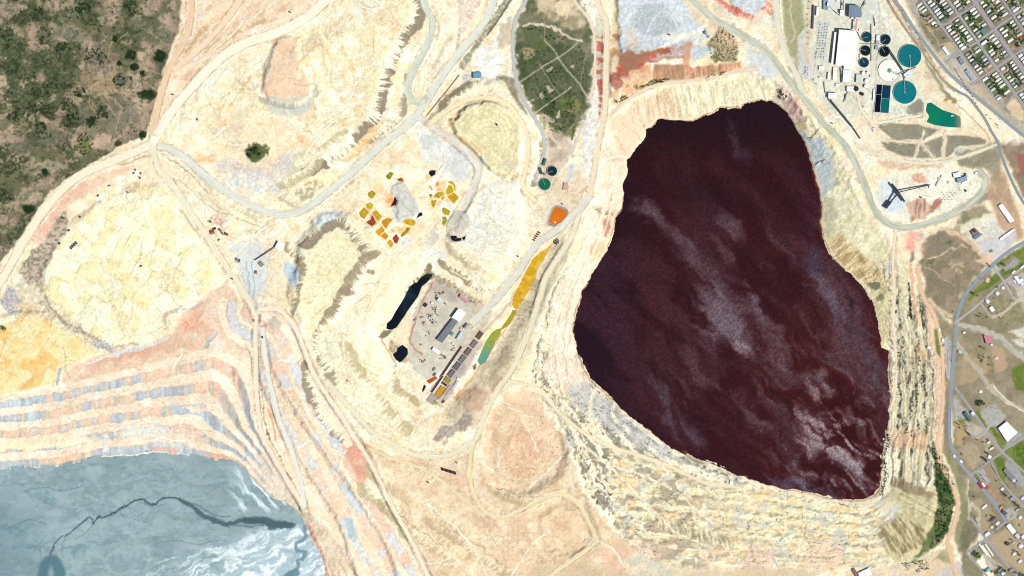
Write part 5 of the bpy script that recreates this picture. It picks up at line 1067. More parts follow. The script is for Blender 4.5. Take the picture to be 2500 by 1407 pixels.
# tailings lake (lower left)
tu = np.concatenate([np.arange(-700, -130, 30), np.arange(-130, 840, 2.0)]); tv = np.concatenate([np.arange(1085, 1540, 2.0), np.arange(1542, 1720, 20)])
TU, TV = np.meshgrid(tu, tv); TU = TU.astype(np.float32); TV = TV.astype(np.float32)
wx = (fbm(TU / 50, TV / 50, 201, 5, .6) - .5) * 60; wy = (fbm(TU / 50, TV / 50, 207, 5, .6) - .5) * 50
n1 = fbm((TU + wx) / 44, (TV + wy) / 30, 211, 6, .6); n2 = fbm((TU * .92 - TV * .38 + wx * .9) / 52, (TU * .38 + TV * .92 + wy * .9) / 9, 217, 6, .62); n3 = 1 - np.abs(fbm((TU + wx) / 26, (TV + wy) / 15, 223, 4) - .5) * 9
TC = np.zeros(TU.shape + (3,), np.float32) + np.array((134, 156, 160), np.float32) / 255
def tmix(c, a): TC[:] = TC + (np.array(c, np.float32) / 255 - TC) * clip01(a)[..., None]
tmix((150, 172, 177), cl(n1, .43, .52) * .9)
n4 = fbm((TU + wx * .5) / 16, (TV + wy * .5) / 10, 261, 5, .6); tmix((112, 142, 148), cl(n4, .60, .68) * .6); tmix((160, 184, 188), cl(n4, .26, .34) * -1 * .0 + (1 - cl(n4, .30, .40)) * .5)
tmix((106, 138, 144), cl(n1, .58, .66) * sm((420 - TU) / 300) * .7)
tmix((128, 152, 148), cl(n2, .55, .62) * sm((TU - 160) / 200) * .5)
tmix((164, 186, 192), clip01(n3) * .22); n5 = 1 - np.abs(fbm((TU + wx) / 40, (TV + wy) / 26, 271, 5, .6) - .5) * 22; tmix((112, 140, 148), clip01(n5) * .35); tmix((166, 186, 188), cl(fbm((TU + wx) / 60, (TV + wy) / 34, 277, 5, .6), .55, .62) * .4)
tmix((86, 122, 132), sm((200 - TU) / 260) * sm((TV - 1150) / 150) * .45)
wh2 = sm((TU - 560 + (TV - 1300) * .9) / 130) * sm((TV - 1275) / 25)
wh = sm((TU - 300 + (TV - 1340) * 1.4) / 330) * sm((TV - 1270 + (TU - 750) * .1) / 60) + sm((TU - 540 - np.abs(TV - 1200) * .3) / 60) * sm((1262 - TV) / 30)
ww = np.where(TV < 1262, fbm((TU * .6 + TV * .8 + wx * .4) / 40, (TU * .8 - TV * .6 + wy * .4) / 7, 231, 5), n2)
tmix((206, 226, 228), cl(ww, .50, .60) * wh * .9); tmix((236, 246, 244), cl(ww, .60, .68) * wh); tmix((200, 220, 226), wh2 * (.55 + .45 * cl(n2, .4, .5))); tmix((240, 248, 248), wh2 * cl(n2, .47, .56) * .95); tmix((168, 192, 204), wh2 * cl(n4, .56, .64) * .7)
tmix((150, 168, 172), cl(fbm((TU + wx) / 30, (TV + wy) / 12, 241, 4), .54, .62) * sm((TU - 300) / 200) * .4)
def tline(pts, w_, c, a=.95, soft=2.):
    P = np.array(spline(L(pts), 6)); x = TU + (fbm(TU / 9, TV / 9, 251, 3) - .5) * 7; y = TV + (fbm(TU / 9, TV / 9, 257, 3) - .5) * 7
    b = np.full(TU.shape, 1e9, np.float32)
    for p, q in zip(P[:-1], P[1:]):
        d = q - p; t = clip01(((x - p[0]) * d[0] + (y - p[1]) * d[1]) / (d @ d + 1e-9)); b = np.minimum(b, np.hypot(x - p[0] - t * d[0], y - p[1] - t * d[1]))
    tmix(c, sm((w_ / 2 - b) / soft + .5) * a)
DK = (66, 92, 102)
tline('105,1407 120,1360 130,1335 145,1312 165,1305 195,1280 218,1264 226,1268 228,1278', 3, DK, .9)
tline('228,1278 236,1266 240,1260', 4, DK); tline('238,1262 255,1264 290,1245 320,1228 345,1220 368,1234 390,1222 410,1216 440,1222 455,1230', 5, DK)
tline('440,1222 470,1238 495,1260 520,1270 545,1280 575,1276 600,1270 640,1276', 11, DK, .9, 5); tline('600,1272 640,1272 660,1278 705,1284', 18, (60, 86, 96), .9, 7); tline('660,1290 700,1282 715,1284', 12, DK, .8, 6)
tline('100,1420 110,1380 130,1370 145,1400 130,1430', 26, (76, 116, 126), .9, 10)
tline('745,1286 742,1300 748,1310 738,1320 722,1330 728,1345 745,1350 738,1366 725,1370 728,1385 700,1407', 9, (112, 142, 154), .9, 3); tline('720,1400 690,1420', 22, (96, 130, 142), .9, 8)
for t_, w9 in [('330,1224 350,1230 372,1240 400,1232', 1.5), ('455,1230 480,1232 505,1250 530,1262 560,1262', 3), ('470,1236 490,1252 520,1276 560,1288', 3), ('520,1270 560,1282 600,1286 640,1284', 2.5), ('575,1276 590,1262 620,1268', 2), ('228,1278 210,1300 180,1320', 1.4), ('290,1245 300,1262 340,1270', 1.2), ('165,1305 150,1330 152,1360', 1.4), ('60,1200 110,1190 150,1200 200,1186', 1.2), ('20,1290 70,1270 110,1280', 1.4), ('380,1330 430,1320 480,1330 540,1316', 1.2)]: tline(t_, w9, DK, .7)
tline('280,1190 320,1178 345,1172 370,1150 400,1152 435,1162 425,1180', 1.6, (112, 140, 144), .8); tline('200,1140 190,1150 175,1146 165,1152', 1.6, (112, 140, 144), .7)
tm = region(TAIL, True, 12, 0)
TM = np.zeros(SH, np.float32) - 99; TM[tm[0]] = tm[1]
mk = at(TM, np.clip(TU, -600, 2500).ravel(), TV.ravel()).reshape(TU.shape) > -6
mk = mk[:-1, :-1] & mk[1:, 1:] & mk[1:, :-1] & mk[:-1, 1:]
grid_mesh('tailings_pond', tu, tv, np.full(TU.shape, ZT - .4, np.float32), TC, M_TAIL, mk)

# the pit lake: dark iron-red water; haze and glint of wind-ruffled water painted into its colour
lu = np.arange(1390, 2190, 3.0); lv = np.arange(236, 1236, 3.0)
LU, LV = np.meshgrid(lu, lv); LU = LU.astype(np.float32); LV = LV.astype(np.float32)
LC = np.zeros(LU.shape + (3,), np.float32) + np.array((44, 12, 18), np.float32) / 255
def lmix(c, a): LC[:] = LC + (np.array(c, np.float32) / 255 - LC) * clip01(a)[..., None]
ra = math.radians(48)
al = (LU * math.cos(ra) + LV * math.sin(ra)); ac = -LU * math.sin(ra) + LV * math.cos(ra)
wq = (fbm(LU / 90, LV / 90, 301, 3) - .5) * 90; al2 = al + wq; ac2 = ac + (fbm(LU / 70, LV / 70, 305, 4) - .5) * 60
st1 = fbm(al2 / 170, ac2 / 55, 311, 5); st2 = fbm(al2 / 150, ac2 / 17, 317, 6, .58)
lmix((66, 20, 20), sm((LU - 1650) / 400) * sm((LV - 600) / 300) * .8)
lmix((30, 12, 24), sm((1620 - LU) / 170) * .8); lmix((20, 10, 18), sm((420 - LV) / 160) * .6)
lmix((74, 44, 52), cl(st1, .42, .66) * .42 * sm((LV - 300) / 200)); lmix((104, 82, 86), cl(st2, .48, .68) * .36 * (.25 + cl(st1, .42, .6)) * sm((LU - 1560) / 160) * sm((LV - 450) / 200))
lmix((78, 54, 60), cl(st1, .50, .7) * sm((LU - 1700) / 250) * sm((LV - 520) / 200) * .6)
def lblob(u, v, a_, b_, rot, c, s_=.8, rag=1.2):
    x = LU - u + (fbm(LU / 26, LV / 26, 321, 4) - .5) * 46; y = LV - v + (fbm(LU / 26, LV / 26, 331, 4) - .5) * 46
    r0 = math.radians(rot); r = np.hypot((x * math.cos(r0) + y * math.sin(r0)) / a_, (-x * math.sin(r0) + y * math.cos(r0)) / b_)
    lmix(c, sm((1.45 - r) / 1.25 + (st2 - .5) * rag) * s_)
LG, LW = (112, 98, 106), (162, 150, 154)  # pale tones for painted surface reflection on ruffled water
for p in [(1585, 520, 46, 20, 40, LG, .55), (1640, 580, 70, 24, 45, LG, .3), (1720, 640, 90, 28, 42, LG, .28), (1785, 550, 38, 16, 50, LG, .5), (1800, 350, 50, 16, 60, (74, 60, 76), .5), (1765, 785, 75, 42, 60, LG, .85), (1805, 855, 34, 14, 35, LW, .55), (1850, 740, 40, 12, 55, LG, .8), (1890, 790, 50, 14, 50, LG, .5),
          (1620, 980, 60, 16, 70, (84, 72, 84), .6), (1700, 1060, 40, 20, 45, (84, 72, 84), .6), (2015, 700, 60, 16, 60, LG, .7), (2040, 760, 60, 14, 65, (96, 88, 104), .6), (2095, 800, 80, 20, 75, (74, 58, 68), .6), (2135, 900, 60, 16, 80, (72, 60, 72), .6), (1960, 930, 120, 20, 20, (96, 82, 88), .6), (2020, 955, 26, 9, 30, LW, .9), (2000, 1025, 44, 14, 15, LW, .95), (2020, 1005, 24, 10, 0, LW, .8), (2030, 1105, 110, 26, 40, (176, 164, 166), .95), (2060, 1135, 60, 12, 38, LG, .9), (2110, 1180, 40, 12, 45, LG, .7), (2015, 1165, 22, 13, 20, LG, .95), (2060, 1180, 26, 8, 25, LG, .8), (2100, 1080, 12, 6, 30, LG, .8), (1915, 1085, 16, 5, 55, LG, .8), (2095, 1020, 30, 10, 70, (100, 90, 100), .7), (1940, 1180, 80, 14, 10, (84, 78, 96), .8), (2000, 1200, 60, 10, 6, (80, 76, 96), .8), (1880, 880, 60, 8, 35, (100, 84, 92), .5), (1930, 840, 70, 7, 30, (110, 90, 98), .5), (1990, 640, 60, 20, 60, (60, 52, 74), .7)]:
    lblob(*p)
for p in [(2065, 980, 80, 22, 70, (50, 8, 10), .85), (2100, 1110, 60, 20, 60, (48, 6, 10), .9), (2010, 1180, 40, 8, 25, (40, 4, 8), .9), (2040, 1200, 60, 9, 15, (40, 4, 10), .9), (1990, 1145, 40, 9, 30, (46, 6, 12), .85), (2075, 750, 34, 9, 65, (38, 12, 22), .8), (1880, 620, 110, 20, 50, (54, 14, 16), .8), (1960, 860, 80, 14, 50, (60, 14, 16), .7), (1910, 1070, 26, 6, 50, (44, 6, 12), .8), (1700, 470, 120, 50, 20, (34, 12, 20), .5)]:
    lblob(*p)
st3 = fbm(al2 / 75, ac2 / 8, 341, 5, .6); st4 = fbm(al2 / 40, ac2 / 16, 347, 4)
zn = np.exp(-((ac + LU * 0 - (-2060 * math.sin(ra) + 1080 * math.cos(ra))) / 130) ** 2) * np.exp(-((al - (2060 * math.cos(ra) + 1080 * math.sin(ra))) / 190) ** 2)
lmix((48, 8, 11), zn * cl(1 - st4, .46, .6) * .85); lmix((112, 94, 98), zn * cl(st4, .48, .70) * .6); lmix((164, 150, 152), zn * cl(st3 * .6 + st4 * .4, .52, .66) * .85)  # bright glint wisps and dark gaps between them, painted in
zn = np.exp(-((LU - 1900) / 260) ** 2 - ((LV - 820) / 220) ** 2); lmix((84, 60, 66), zn * cl(st1 * .5 + st4 * .5, .38, .64) * .5)
x = region(LAKE, True, 12, .35)
LM = np.zeros(SH, np.float32) - 99; LM[x[0]] = x[1]
lm = at(LM, LU.ravel(), LV.ravel()).reshape(LU.shape)
lmix((110, 50, 34), sm(1 - lm / 7) * sm((LU - 1960) / 30) * sm((620 - LV) / 60) * .7)
LC *= (1 + (RS.rand(*LU.shape)[..., None] - .5) * .5 + (RS.rand(*LC.shape) - .5) * .10)
mk = lm > -7; mk = mk[:-1, :-1] & mk[1:, 1:] & mk[1:, :-1] & mk[:-1, 1:]
M_LAKE = mat('lake_water', rough=.30, attr='Col', fine=.14, scale=.12, spec=.12, bump=.25)
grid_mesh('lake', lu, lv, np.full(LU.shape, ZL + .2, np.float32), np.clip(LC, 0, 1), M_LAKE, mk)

# ============================================================ objects
MC = {}
def mc(c, rough=.75, fine=.08, scale=.6, metal=0., spec=.3):
    key = (tuple(int(x) for x in c), rough, metal)
    if key not in MC: MC[key] = mat('paint_%d_%d_%d' % key[0], c, rough, fine=fine, scale=scale, metal=metal, spec=spec)
    return MC[key]
def gz(u, v): return float(at(H, u, v)[0])
def tagit(o, label, cat, group=None):
    o['label'] = label; o['category'] = cat
    if group: o['group'] = group
def thing(name, label, cat, u, v, rot=0., group=None, z=None):
    o = bpy.data.objects.new(name, None); COL.objects.link(o); o.empty_display_size = 2
    o.location = (X(u), Y(v), gz(u, v) if z is None else z); o.rotation_euler = (0, 0, -math.radians(rot))
    tagit(o, label, cat, group); return o
def mk(name, bm, m, parent=None, smooth=False):
    bmesh.ops.recalc_face_normals(bm, faces=bm.faces[:])
    me = bpy.data.meshes.new(name); bm.to_mesh(me); bm.free()
    for x in (m if isinstance(m, list) else [m]): me.materials.append(x)
    if smooth: me.polygons.foreach_set('use_smooth', np.ones(len(me.polygons), bool))
    o = bpy.data.objects.new(name, me); COL.objects.link(o)
    if parent: o.parent = parent
    return o
def box(bm, x0, x1, y0, y1, z0, z1, mi=0):
    v = [bm.verts.new((x, y, z)) for z in (z0, z1) for y in (y0, y1) for x in (x0, x1)]
    for q in ((0, 2, 3, 1), (4, 5, 7, 6), (0, 1, 5, 4), (2, 6, 7, 3), (0, 4, 6, 2), (1, 3, 7, 5)):
        bm.faces.new([v[i] for i in q]).material_index = mi
def prism(bm, pts, z0, z1, mi=0):
    a = [bm.verts.new((x, y, z0)) for x, y in pts]; b = [bm.verts.new((x, y, z1)) for x, y in pts]; n = len(pts)
    bm.faces.new(a).material_index = mi; bm.faces.new(b).material_index = mi
    for i in range(n): bm.faces.new((a[i], a[(i + 1) % n], b[(i + 1) % n], b[i])).material_index = mi
def ring(bm, X0, Y0, w_, z0, z1):
    c = [[bm.verts.new((sx * (X0 - d), sy * (Y0 - d), z)) for sx, sy in ((-1, -1), (1, -1), (1, 1), (-1, 1))] for d, z in ((0, z0), (0, z1), (w_, z1), (w_, z0))]
    for k in range(4):
        for i in range(4): bm.faces.new((c[k][i], c[k][(i + 1) % 4], c[(k + 1) % 4][(i + 1) % 4], c[(k + 1) % 4][i]))
def gable(bm, lx, ly, z0, rise, over=.5, mi=0):
    x = lx / 2 + over; y = ly / 2 + over
    P = [(-x, -y, z0), (x, -y, z0), (x, y, z0), (-x, y, z0), (-x, 0, z0 + rise), (x, 0, z0 + rise)]
    v = [bm.verts.new(p) for p in P]
    for q in ((0, 1, 5, 4), (2, 3, 4, 5), (0, 4, 3), (1, 2, 5), (0, 3, 2, 1)): bm.faces.new([v[i] for i in q]).material_index = mi
def cyl(bm, x, y, r, z0, z1, n=16, r2=None, mi=0):
    r2 = r if r2 is None else r2
    a = [bm.verts.new((x + r * math.cos(2 * math.pi * i / n), y + r * math.sin(2 * math.pi * i / n), z0)) for i in range(n)]
    b = [bm.verts.new((x + r2 * math.cos(2 * math.pi * i / n), y + r2 * math.sin(2 * math.pi * i / n), z1)) for i in range(n)]
    for i in range(n): bm.faces.new((a[i], a[(i + 1) % n], b[(i + 1) % n], b[i])).material_index = mi
    bm.faces.new(a).material_index = mi; bm.faces.new(b).material_index = mi
WALL = (206, 200, 186)
def roof_bits(root, pts, h, n, rr, col=(190, 192, 194)):
    xs = [p[0] for p in pts]; ys = [p[1] for p in pts]
    for _ in range(n):
        cx = rr.uniform(.25, .75) * (max(xs) - min(xs)) + min(xs); cy = rr.uniform(.3, .7) * (max(ys) - min(ys)) + min(ys)
        bm = bmesh.new(); a = rr.uniform(.7, 1.6); box(bm, cx - a, cx + a, cy - a, cy + a, h - .3, h + rr.uniform(1, 2)); mk('roof_vent', bm, mc(col), root)
def polyb(name, label, cat, pts, h, roof, wall=WALL, vents=0, group=None, lip=.6, door=True):
    pts = L(pts) if isinstance(pts, str) else pts
    cu = sum(p[0] for p in pts) / len(pts); cv = sum(p[1] for p in pts) / len(pts)
    t = thing(name, label, cat, cu, cv, 0, group)
    q = [((u - cu) * S, -(v - cv) * S) for u, v in pts]
    bm = bmesh.new(); prism(bm, [(x * .985, y * .985) for x, y in q], -3, h); mk('wall', bm, mc(wall), t)
    bm = bmesh.new(); prism(bm, q, h + .003, h + lip); rf = mk('roof', bm, mc(roof, .6, .10, .12), t)
    if door:
        (x0, y0), (x1, y1) = q[0], q[1]; mx_, my_ = (x0 + x1) / 2 * .985, (y0 + y1) / 2 * .985; l = math.hypot(x1 - x0, y1 - y0); dx, dy = (x1 - x0) / l, (y1 - y0) / l; w_ = min(2.2, l / 5)
        bm = bmesh.new(); prism(bm, [(mx_ - dx * w_ + dy * .3, my_ - dy * w_ - dx * .3), (mx_ + dx * w_ + dy * .3, my_ + dy * w_ - dx * .3), (mx_ + dx * w_ - dy * .3, my_ + dy * w_ + dx * .3), (mx_ - dx * w_ - dy * .3, my_ - dy * w_ + dx * .3)], 0, min(4.2, h * .75)); mk('door', bm, mc((120, 124, 130)), t)
    roof_bits(rf, q, h + lip, vents, random.Random(int(cu * 7 + cv)))
    return t
def bld(name, label, cat, u, v, ln, wd, rot, h, roof, wall=WALL, kind='flat', vents=0, group=None):
    t = thing(name, label, cat, u, v, rot, group); lx, ly = ln * S, wd * S
    bm = bmesh.new(); box(bm, -lx / 2 + .25, lx / 2 - .25, -ly / 2 + .25, ly / 2 - .25, -2, h); mk('wall', bm, mc(wall), t)
    bm = bmesh.new()
    if kind == 'flat': box(bm, -lx / 2, lx / 2, -ly / 2, ly / 2, h + .003, h + .6)
    else: gable(bm, lx - .6, ly - .6, h + .003, min(ly * .22, 4))
    rf = mk('roof', bm, mc(roof, .65), t)
    bm = bmesh.new(); box(bm, -1.0, 1.0, -ly / 2 - .02, -ly / 2 + .5, 0, min(3.2, h * .8)); mk('door', bm, mc((110, 104, 98)), t)
    if h > 3:
        nw = min(4, max(1, int(lx / 8)))
        for k in range(nw):
            x = -lx / 2 + (k + .5) * lx / nw; bm = bmesh.new(); box(bm, x + 1.4, x + 2.8, -ly / 2 - .02, -ly / 2 + .5, 1.2, 2.6); mk('window', bm, mc((60, 72, 84), .2), t)
    roof_bits(rf, [(-lx / 2, -ly / 2), (lx / 2, ly / 2)], h + .6, vents, random.Random(int(u * 3 + v)))
    return t
WH, STEEL = (250, 250, 246), (44, 66, 76)
# ---------------------------------------------------------------- the concentrator
polyb('mill_building', 'huge white flat roofed mill hall, largest building of the plant site', 'mill', '2048,73 2088,76 2094,92 2087,162 2039,160', 24, WH, (226, 222, 210), 7)
polyb('mill_annex', 'narrow white lower bay along the left side of the huge mill hall', 'building', '2037,79 2043,79 2035,158 2029,155', 13, (248, 248, 242), (226, 222, 210))
polyb('mill_annex', 'white annex at the lower right corner of the huge mill hall', 'building', '2060,158.5 2086,163 2085,171 2060,169', 12, WH, (226, 222, 210), 1)
polyb('crusher_building', 'large blue grey roofed building above the huge white mill hall', 'building', '2073,13 2096,14.5 2104,31 2103,43 2071,42', 20, (112, 132, 152), (150, 150, 150), 5)
polyb('loading_house', 'small white roofed lean-to at the foot of the blue grey roofed building', 'building', '2078,42.5 2089,43 2088,47 2078,46.5', 8, WH)
polyb('ore_store', 'pale grey roofed building with steel blue lower bay at the top of the plant', 'building', '2020,-20 2032,-20 2032,26 2020,26', 12, (206, 214, 218), WALL, 1)
polyb('ore_store_bay', 'steel blue roofed long bay left of the pale grey store building', 'building', '2010,-20 2019.5,-20 2019.5,25 2010,24', 8, (136, 158, 170))
bld('control_house', 'white box on top of the steel blue bay where the conveyor ends', 'building', 2021, 12, 4, 8, 0, 18, WH)
bld('transfer_house', 'white transfer house between the conveyor and blue grey roofed building', 'building', 2055, 32, 9, 14, 0, 12, WH, vents=1)
bld('office_building', 'white narrow office left edge of the plant beside a long dark shed', 'building', 1996, 28, 6, 22, 4, 9, WH)
bld('long_shed', 'long thin dark roofed shed standing left of the white office', 'shed', 1985.5, 42, 3.4, 58, 3, 8, (84, 84, 96))
bld('pump_house', 'white half of the pump house pair between the dark tanks', 'building', 2143.5, 93, 8, 13, 1, 7, (240, 242, 240))
bld('pump_house', 'blue grey half of the pump house pair between the dark tanks', 'building', 2142, 104, 8, 8, 1, 7, (150, 166, 180)); bld('pump_house', 'small blue grey pump house below the pair between dark tanks', 'building', 2140.5, 117, 8, 9, 1, 6, (150, 166, 180))
bld('filter_house', 'pale lilac flat roofed building tilted between the white and teal tanks', 'building', 2216, 182, 18, 13, -38, 10, (224, 226, 236), vents=3)
bld('warehouse', 'cream roofed long warehouse below the huge mill hall', 'building', 2038, 181, 9, 33, 3, 5, (248, 240, 220), kind='gable')
bld('warehouse', 'white roofed wide low warehouse right of the cream roofed one', 'building', 2067, 186, 18, 28, 3, 6, (240, 244, 242), kind='gable')
bld('site_hut', 'pale boxy hut by the car park left of the warehouses', 'building', 2005, 167, 12, 11, 2, 6, (232, 240, 230)); bld('lab_building', 'slim white building left of the cream roofed warehouse', 'building', 2023, 186, 5, 17, 4, 7, WH)
bld('lime_house', 'pale grey roofed building among the small white round tanks', 'building', 2097, 192, 14, 20, 3, 8, (206, 212, 212), vents=2)
bld('reagent_house', 'white roofed building beside the squat black tank', 'building', 2077, 217.5, 20, 12, 1, 8, WH, vents=1)
bld('crushing_house', 'white roofed crushing house at the head of the long diagonal conveyor', 'building', 2032, 234, 20, 13, 3, 14, WH, vents=2)
bld('valve_house', 'narrow white building along the left of the four cell basin', 'building', 2133.5, 232, 4, 28, 4, 5, WH)
bld('water_box', 'pale blue walled box standing on bare ground beside the grey field', 'building', 2133.5, 317, 6, 9, -20, 3, (206, 224, 232))
# tanks
def tank(name, label, u, v, r, water, h=4, ang=90, blen=1.0, wall=(176, 184, 182), group='round thickener tanks', feed=(140, 156, 158), dome=False):
    t = thing(name, label, 'tank', u, v, 0, group); R_ = r * S; n = 56
    bm = bmesh.new()
    c = [[bm.verts.new((rr * math.cos(2 * math.pi * i / n), rr * math.sin(2 * math.pi * i / n), z)) for i in range(n)] for rr, z in ((R_, -2), (R_, h), (R_ - 1.1, h), (R_ - 1.1, 0))]
    for k in range(3):
        for i in range(n): bm.faces.new((c[k][i], c[k][(i + 1) % n], c[k + 1][(i + 1) % n], c[k + 1][i]))
    mk('tank_wall', bm, mc(wall), t)
    bm = bmesh.new(); cyl(bm, 0, 0, R_ - 1.12, -1, h - .9, n); w_ = mk('water', bm, mc(water, .25, .12, .08), t)
    bm = bmesh.new(); cyl(bm, 0, 0, max(1.6, R_ * .085), 0, h + 1.2, 20); mk('centre_well', bm, mc(feed), t)
    a = -math.radians(ang); L_ = R_ * blen; dx, dy = math.cos(a), math.sin(a); wd = max(.7, R_ * .028)
    bm = bmesh.new(); prism(bm, [(-dy * wd, dx * wd), (dx * L_ - dy * wd, dy * L_ + dx * wd), (dx * L_ + dy * wd, dy * L_ - dx * wd), (dy * wd, -dx * wd)], h + 1.3, h + 2.4)
    br = mk('bridge', bm, mc((150, 160, 166)), t)
    for s_ in (.35, .7, .98): bm = bmesh.new(); cyl(bm, dx * L_ * s_, dy * L_ * s_, .35, 0, h + 1.3, 6); mk('bridge_post', bm, mc((120, 130, 136)), br)
    return t
DKW = (8, 44, 58)
tank('thickener_tank', 'upper left dark tank of the group beside the huge mill hall', 2116.5, 91, 13.4, (14, 62, 74), 4, 165)
tank('thickener_tank', 'middle left black watered tank of the group beside the mill hall', 2113, 124, 13.2, (6, 22, 30), 4, 195)
tank('thickener_tank', 'lowest dark tank of the group with a pale round centre', 2109.3, 153, 12.6, (14, 52, 70), 4, 240, feed=(206, 220, 224))
tank('thickener_tank', 'upper right dark tank with a pale scum patch beside the pump houses', 2161.8, 97, 13.3, (8, 38, 56), 4, 140, feed=(120, 142, 150))
tank('thickener_tank', 'lower right black watered tank beside the pump houses', 2158.8, 126.5, 13.3, (8, 18, 30), 4, 240)
tank('thickener_tank', 'big teal tank nearest the railway road', 2221, 137, 28.6, (0, 112, 118), 4, 86)
tank('thickener_tank', 'big teal tank right of the four cell basin', 2209, 225.6, 28.6, (0, 116, 122), 4, 268)
tk = tank('thickener_tank', 'big empty white tank with a small green centre between two teal tanks', 2171.3, 172.5, 27.5, (250, 246, 232), 3.5, 25, feed=(90, 146, 120))
bm = bmesh.new(); cyl(bm, 0, 0, 9, 2.4, 3.0, 28); mk('sludge_cone', bm, mc((110, 158, 132)), tk)
bm = bmesh.new(); prism(bm, [(6, -3), (36, -4), (40, -12), (34, -22), (24, -20)], 2.55, 2.75); mk('sludge_fan', bm, mc((206, 214, 214)), tk)
tank('thickener_tank', 'dark green round tank beside the green watered one near the orange pond', 1348, 418, 12.6, (4, 44, 42), 4, 155)
tank('thickener_tank', 'bright green round tank near the orange pond', 1329.8, 450, 15, (6, 104, 74), 4, 245)
tank('mixing_tank', 'tiny grey tank between the two green round tanks', 1330.7, 425.8, 3.4, (140, 160, 156), 5, 0, group=None)
bld('treatment_house', 'green roofed narrow building above the two green round tanks', 'building', 1329.5, 396, 18, 5.5, -70, 8, (44, 112, 92)); bld('pipe_rack', 'dark steel pipe rack left of the two green round tanks', 'pipe rack', 1320.5, 418, 6, 16, -20, 7, (50, 72, 70)); bld('brick_shed', 'pink ribbed roof shed right of the two green round tanks', 'shed', 1381.5, 456, 12, 17, 5, 5, (206, 160, 150)); bld('pump_hut', 'small grey hut above the orange pond', 'building', 1373.5, 499, 5, 4, 25, 4, (150, 150, 140))
for u, v, r, l in [(2108, 179, 4.6, 'white round tank left of the pair above the pale grey roofed building'), (2119, 179, 4.4, 'white round tank right of the pair above the pale grey roofed building'), (2115.5, 198, 4.8, 'white round tank upper of the pair beside the pale grey roofed building'), (2114, 211, 4.8, 'white round tank lower of the pair beside the pale grey roofed building'), (2090, 217, 6.4, 'squat black tank beside the white reagent building'), (2105, 230, 4.2, 'black tank standing alone below the squat black tank')]:
    dk = l.startswith(('squat', 'black')); t = thing('storage_tank', l, 'tank', u, v, 0, 'small storage tanks')
    bm = bmesh.new(); cyl(bm, 0, 0, r * S, -1, 9, 28); mk('shell', bm, mc((26, 30, 48) if dk else (236, 238, 234)), t)
    bm = bmesh.new(); cyl(bm, 0, 0, r * S * .99, 9.003, 10.4, 28, .6); mk('roof', bm, mc((20, 24, 44) if dk else WH), t)
# four cell settling basin
t = thing('settling_basin', 'rectangular four cell basin with black, navy and teal water', 'basin', 2154.8, 241.6, 5)
bw, bh = 36 * S, 69 * S
bm = bmesh.new()
ring(bm, bw / 2, bh / 2, 1.4, -1, 2.2); mk('basin_wall', bm, mc((190, 200, 200)), t)
bm = bmesh.new(); box(bm, -6, -4.6, -bh / 2 + 1.41, bh / 2 - 1.41, -1, 2.2); mk('dividing_wall', bm, mc((190, 200, 200)), t)
for x0, x1, y0, y1, c in ((-bw / 2 + 1.4, -6, 1.8 + 14, bh / 2 - 1.4, (4, 8, 26)), (-bw / 2 + 1.4, -6, -bh / 2 + 1.4, .3 + 14, (2, 4, 12)), (-4.6, bw / 2 - 1.4, 2, bh / 2 - 1.4, (6, 52, 78)), (-4.6, bw / 2 - 1.4, -bh / 2 + 1.4, .5, (0, 100, 104))):
    bm = bmesh.new(); box(bm, x0 + .02, x1 - .02, y0 + .02, y1 - .02, -1, 1.2); mk('water', bm, mc(c, .2, .12, .05), t)
for a in ((-bw / 2 + 1.42, -6.02, 14.4, 15.7), (-4.58, bw / 2 - 1.42, .6, 1.9)): bm = bmesh.new(); box(bm, *a, 0, 2.3); mk('walkway', bm, mc((150, 176, 184)), t)
# conveyors
def conv(name, label, u0, v0, u1, v1, w_, h0, h1, col=STEEL, cat='conveyor', nleg=None, group='conveyors'):
    t = thing(name, label, cat, u0, v0, 0, group); dx, dy = (u1 - u0) * S, -(v1 - v0) * S; l = math.hypot(dx, dy); t.rotation_euler = (0, 0, math.atan2(dy, dx))
    z0 = t.location.z; e = gz(u1, v1) - z0 + h1; hw = w_ * S / 2
    bm = bmesh.new(); a = [bm.verts.new(p) for p in ((0, -hw, h0), (l, -hw, e), (l, hw, e), (0, hw, h0), (0, -hw, h0 + 2.4), (l, -hw, e + 2.4), (l, hw, e + 2.4), (0, hw, h0 + 2.4))]
    for q in ((0, 1, 2, 3), (7, 6, 5, 4), (0, 4, 5, 1), (2, 6, 7, 3), (0, 3, 7, 4), (1, 5, 6, 2)): bm.faces.new([a[i] for i in q])
    mk('belt_gallery', bm, mc(col), t)
    n = nleg or max(2, int(l / 26))
    for k in range(n):
        f_ = (k + .5) / n; zt = h0 + (e - h0) * f_; 
        for sg in (-1, 1): bm = bmesh.new(); box(bm, l * f_ - .4, l * f_ + .4, sg * hw * .8 - .4, sg * hw * .8 + .4, -6, zt); mk('support_leg', bm, mc((90, 100, 106)), t)
    return t
conv('conveyor', 'long dark diagonal conveyor running down from the white crushing house', 2026, 243, 2082, 311, 3.2, 12, 7); conv('conveyor', 'short lower run continuing the long dark diagonal conveyor', 2082.5, 312, 2100, 339, 2.4, 5, 3)
conv('conveyor', 'dark covered conveyor between the black tank and the white tank', 2166, 114, 2205, 174, 3.4, 12, 10)
conv('conveyor', 'pale inclined conveyor linking the white box to the transfer house', 2024, 14, 2049, 36, 2, 20, 11, (206, 212, 206))
conv('conveyor', 'pink edged dark gallery from the blue grey building to the mill hall', 2092, 46, 2088, 75, 4, 20, 18, (206, 150, 150)); conv('conveyor', 'thin dark gallery left of the transfer house top', 2058.5, -20, 2058.5, 24, 1.8, 8, 12)
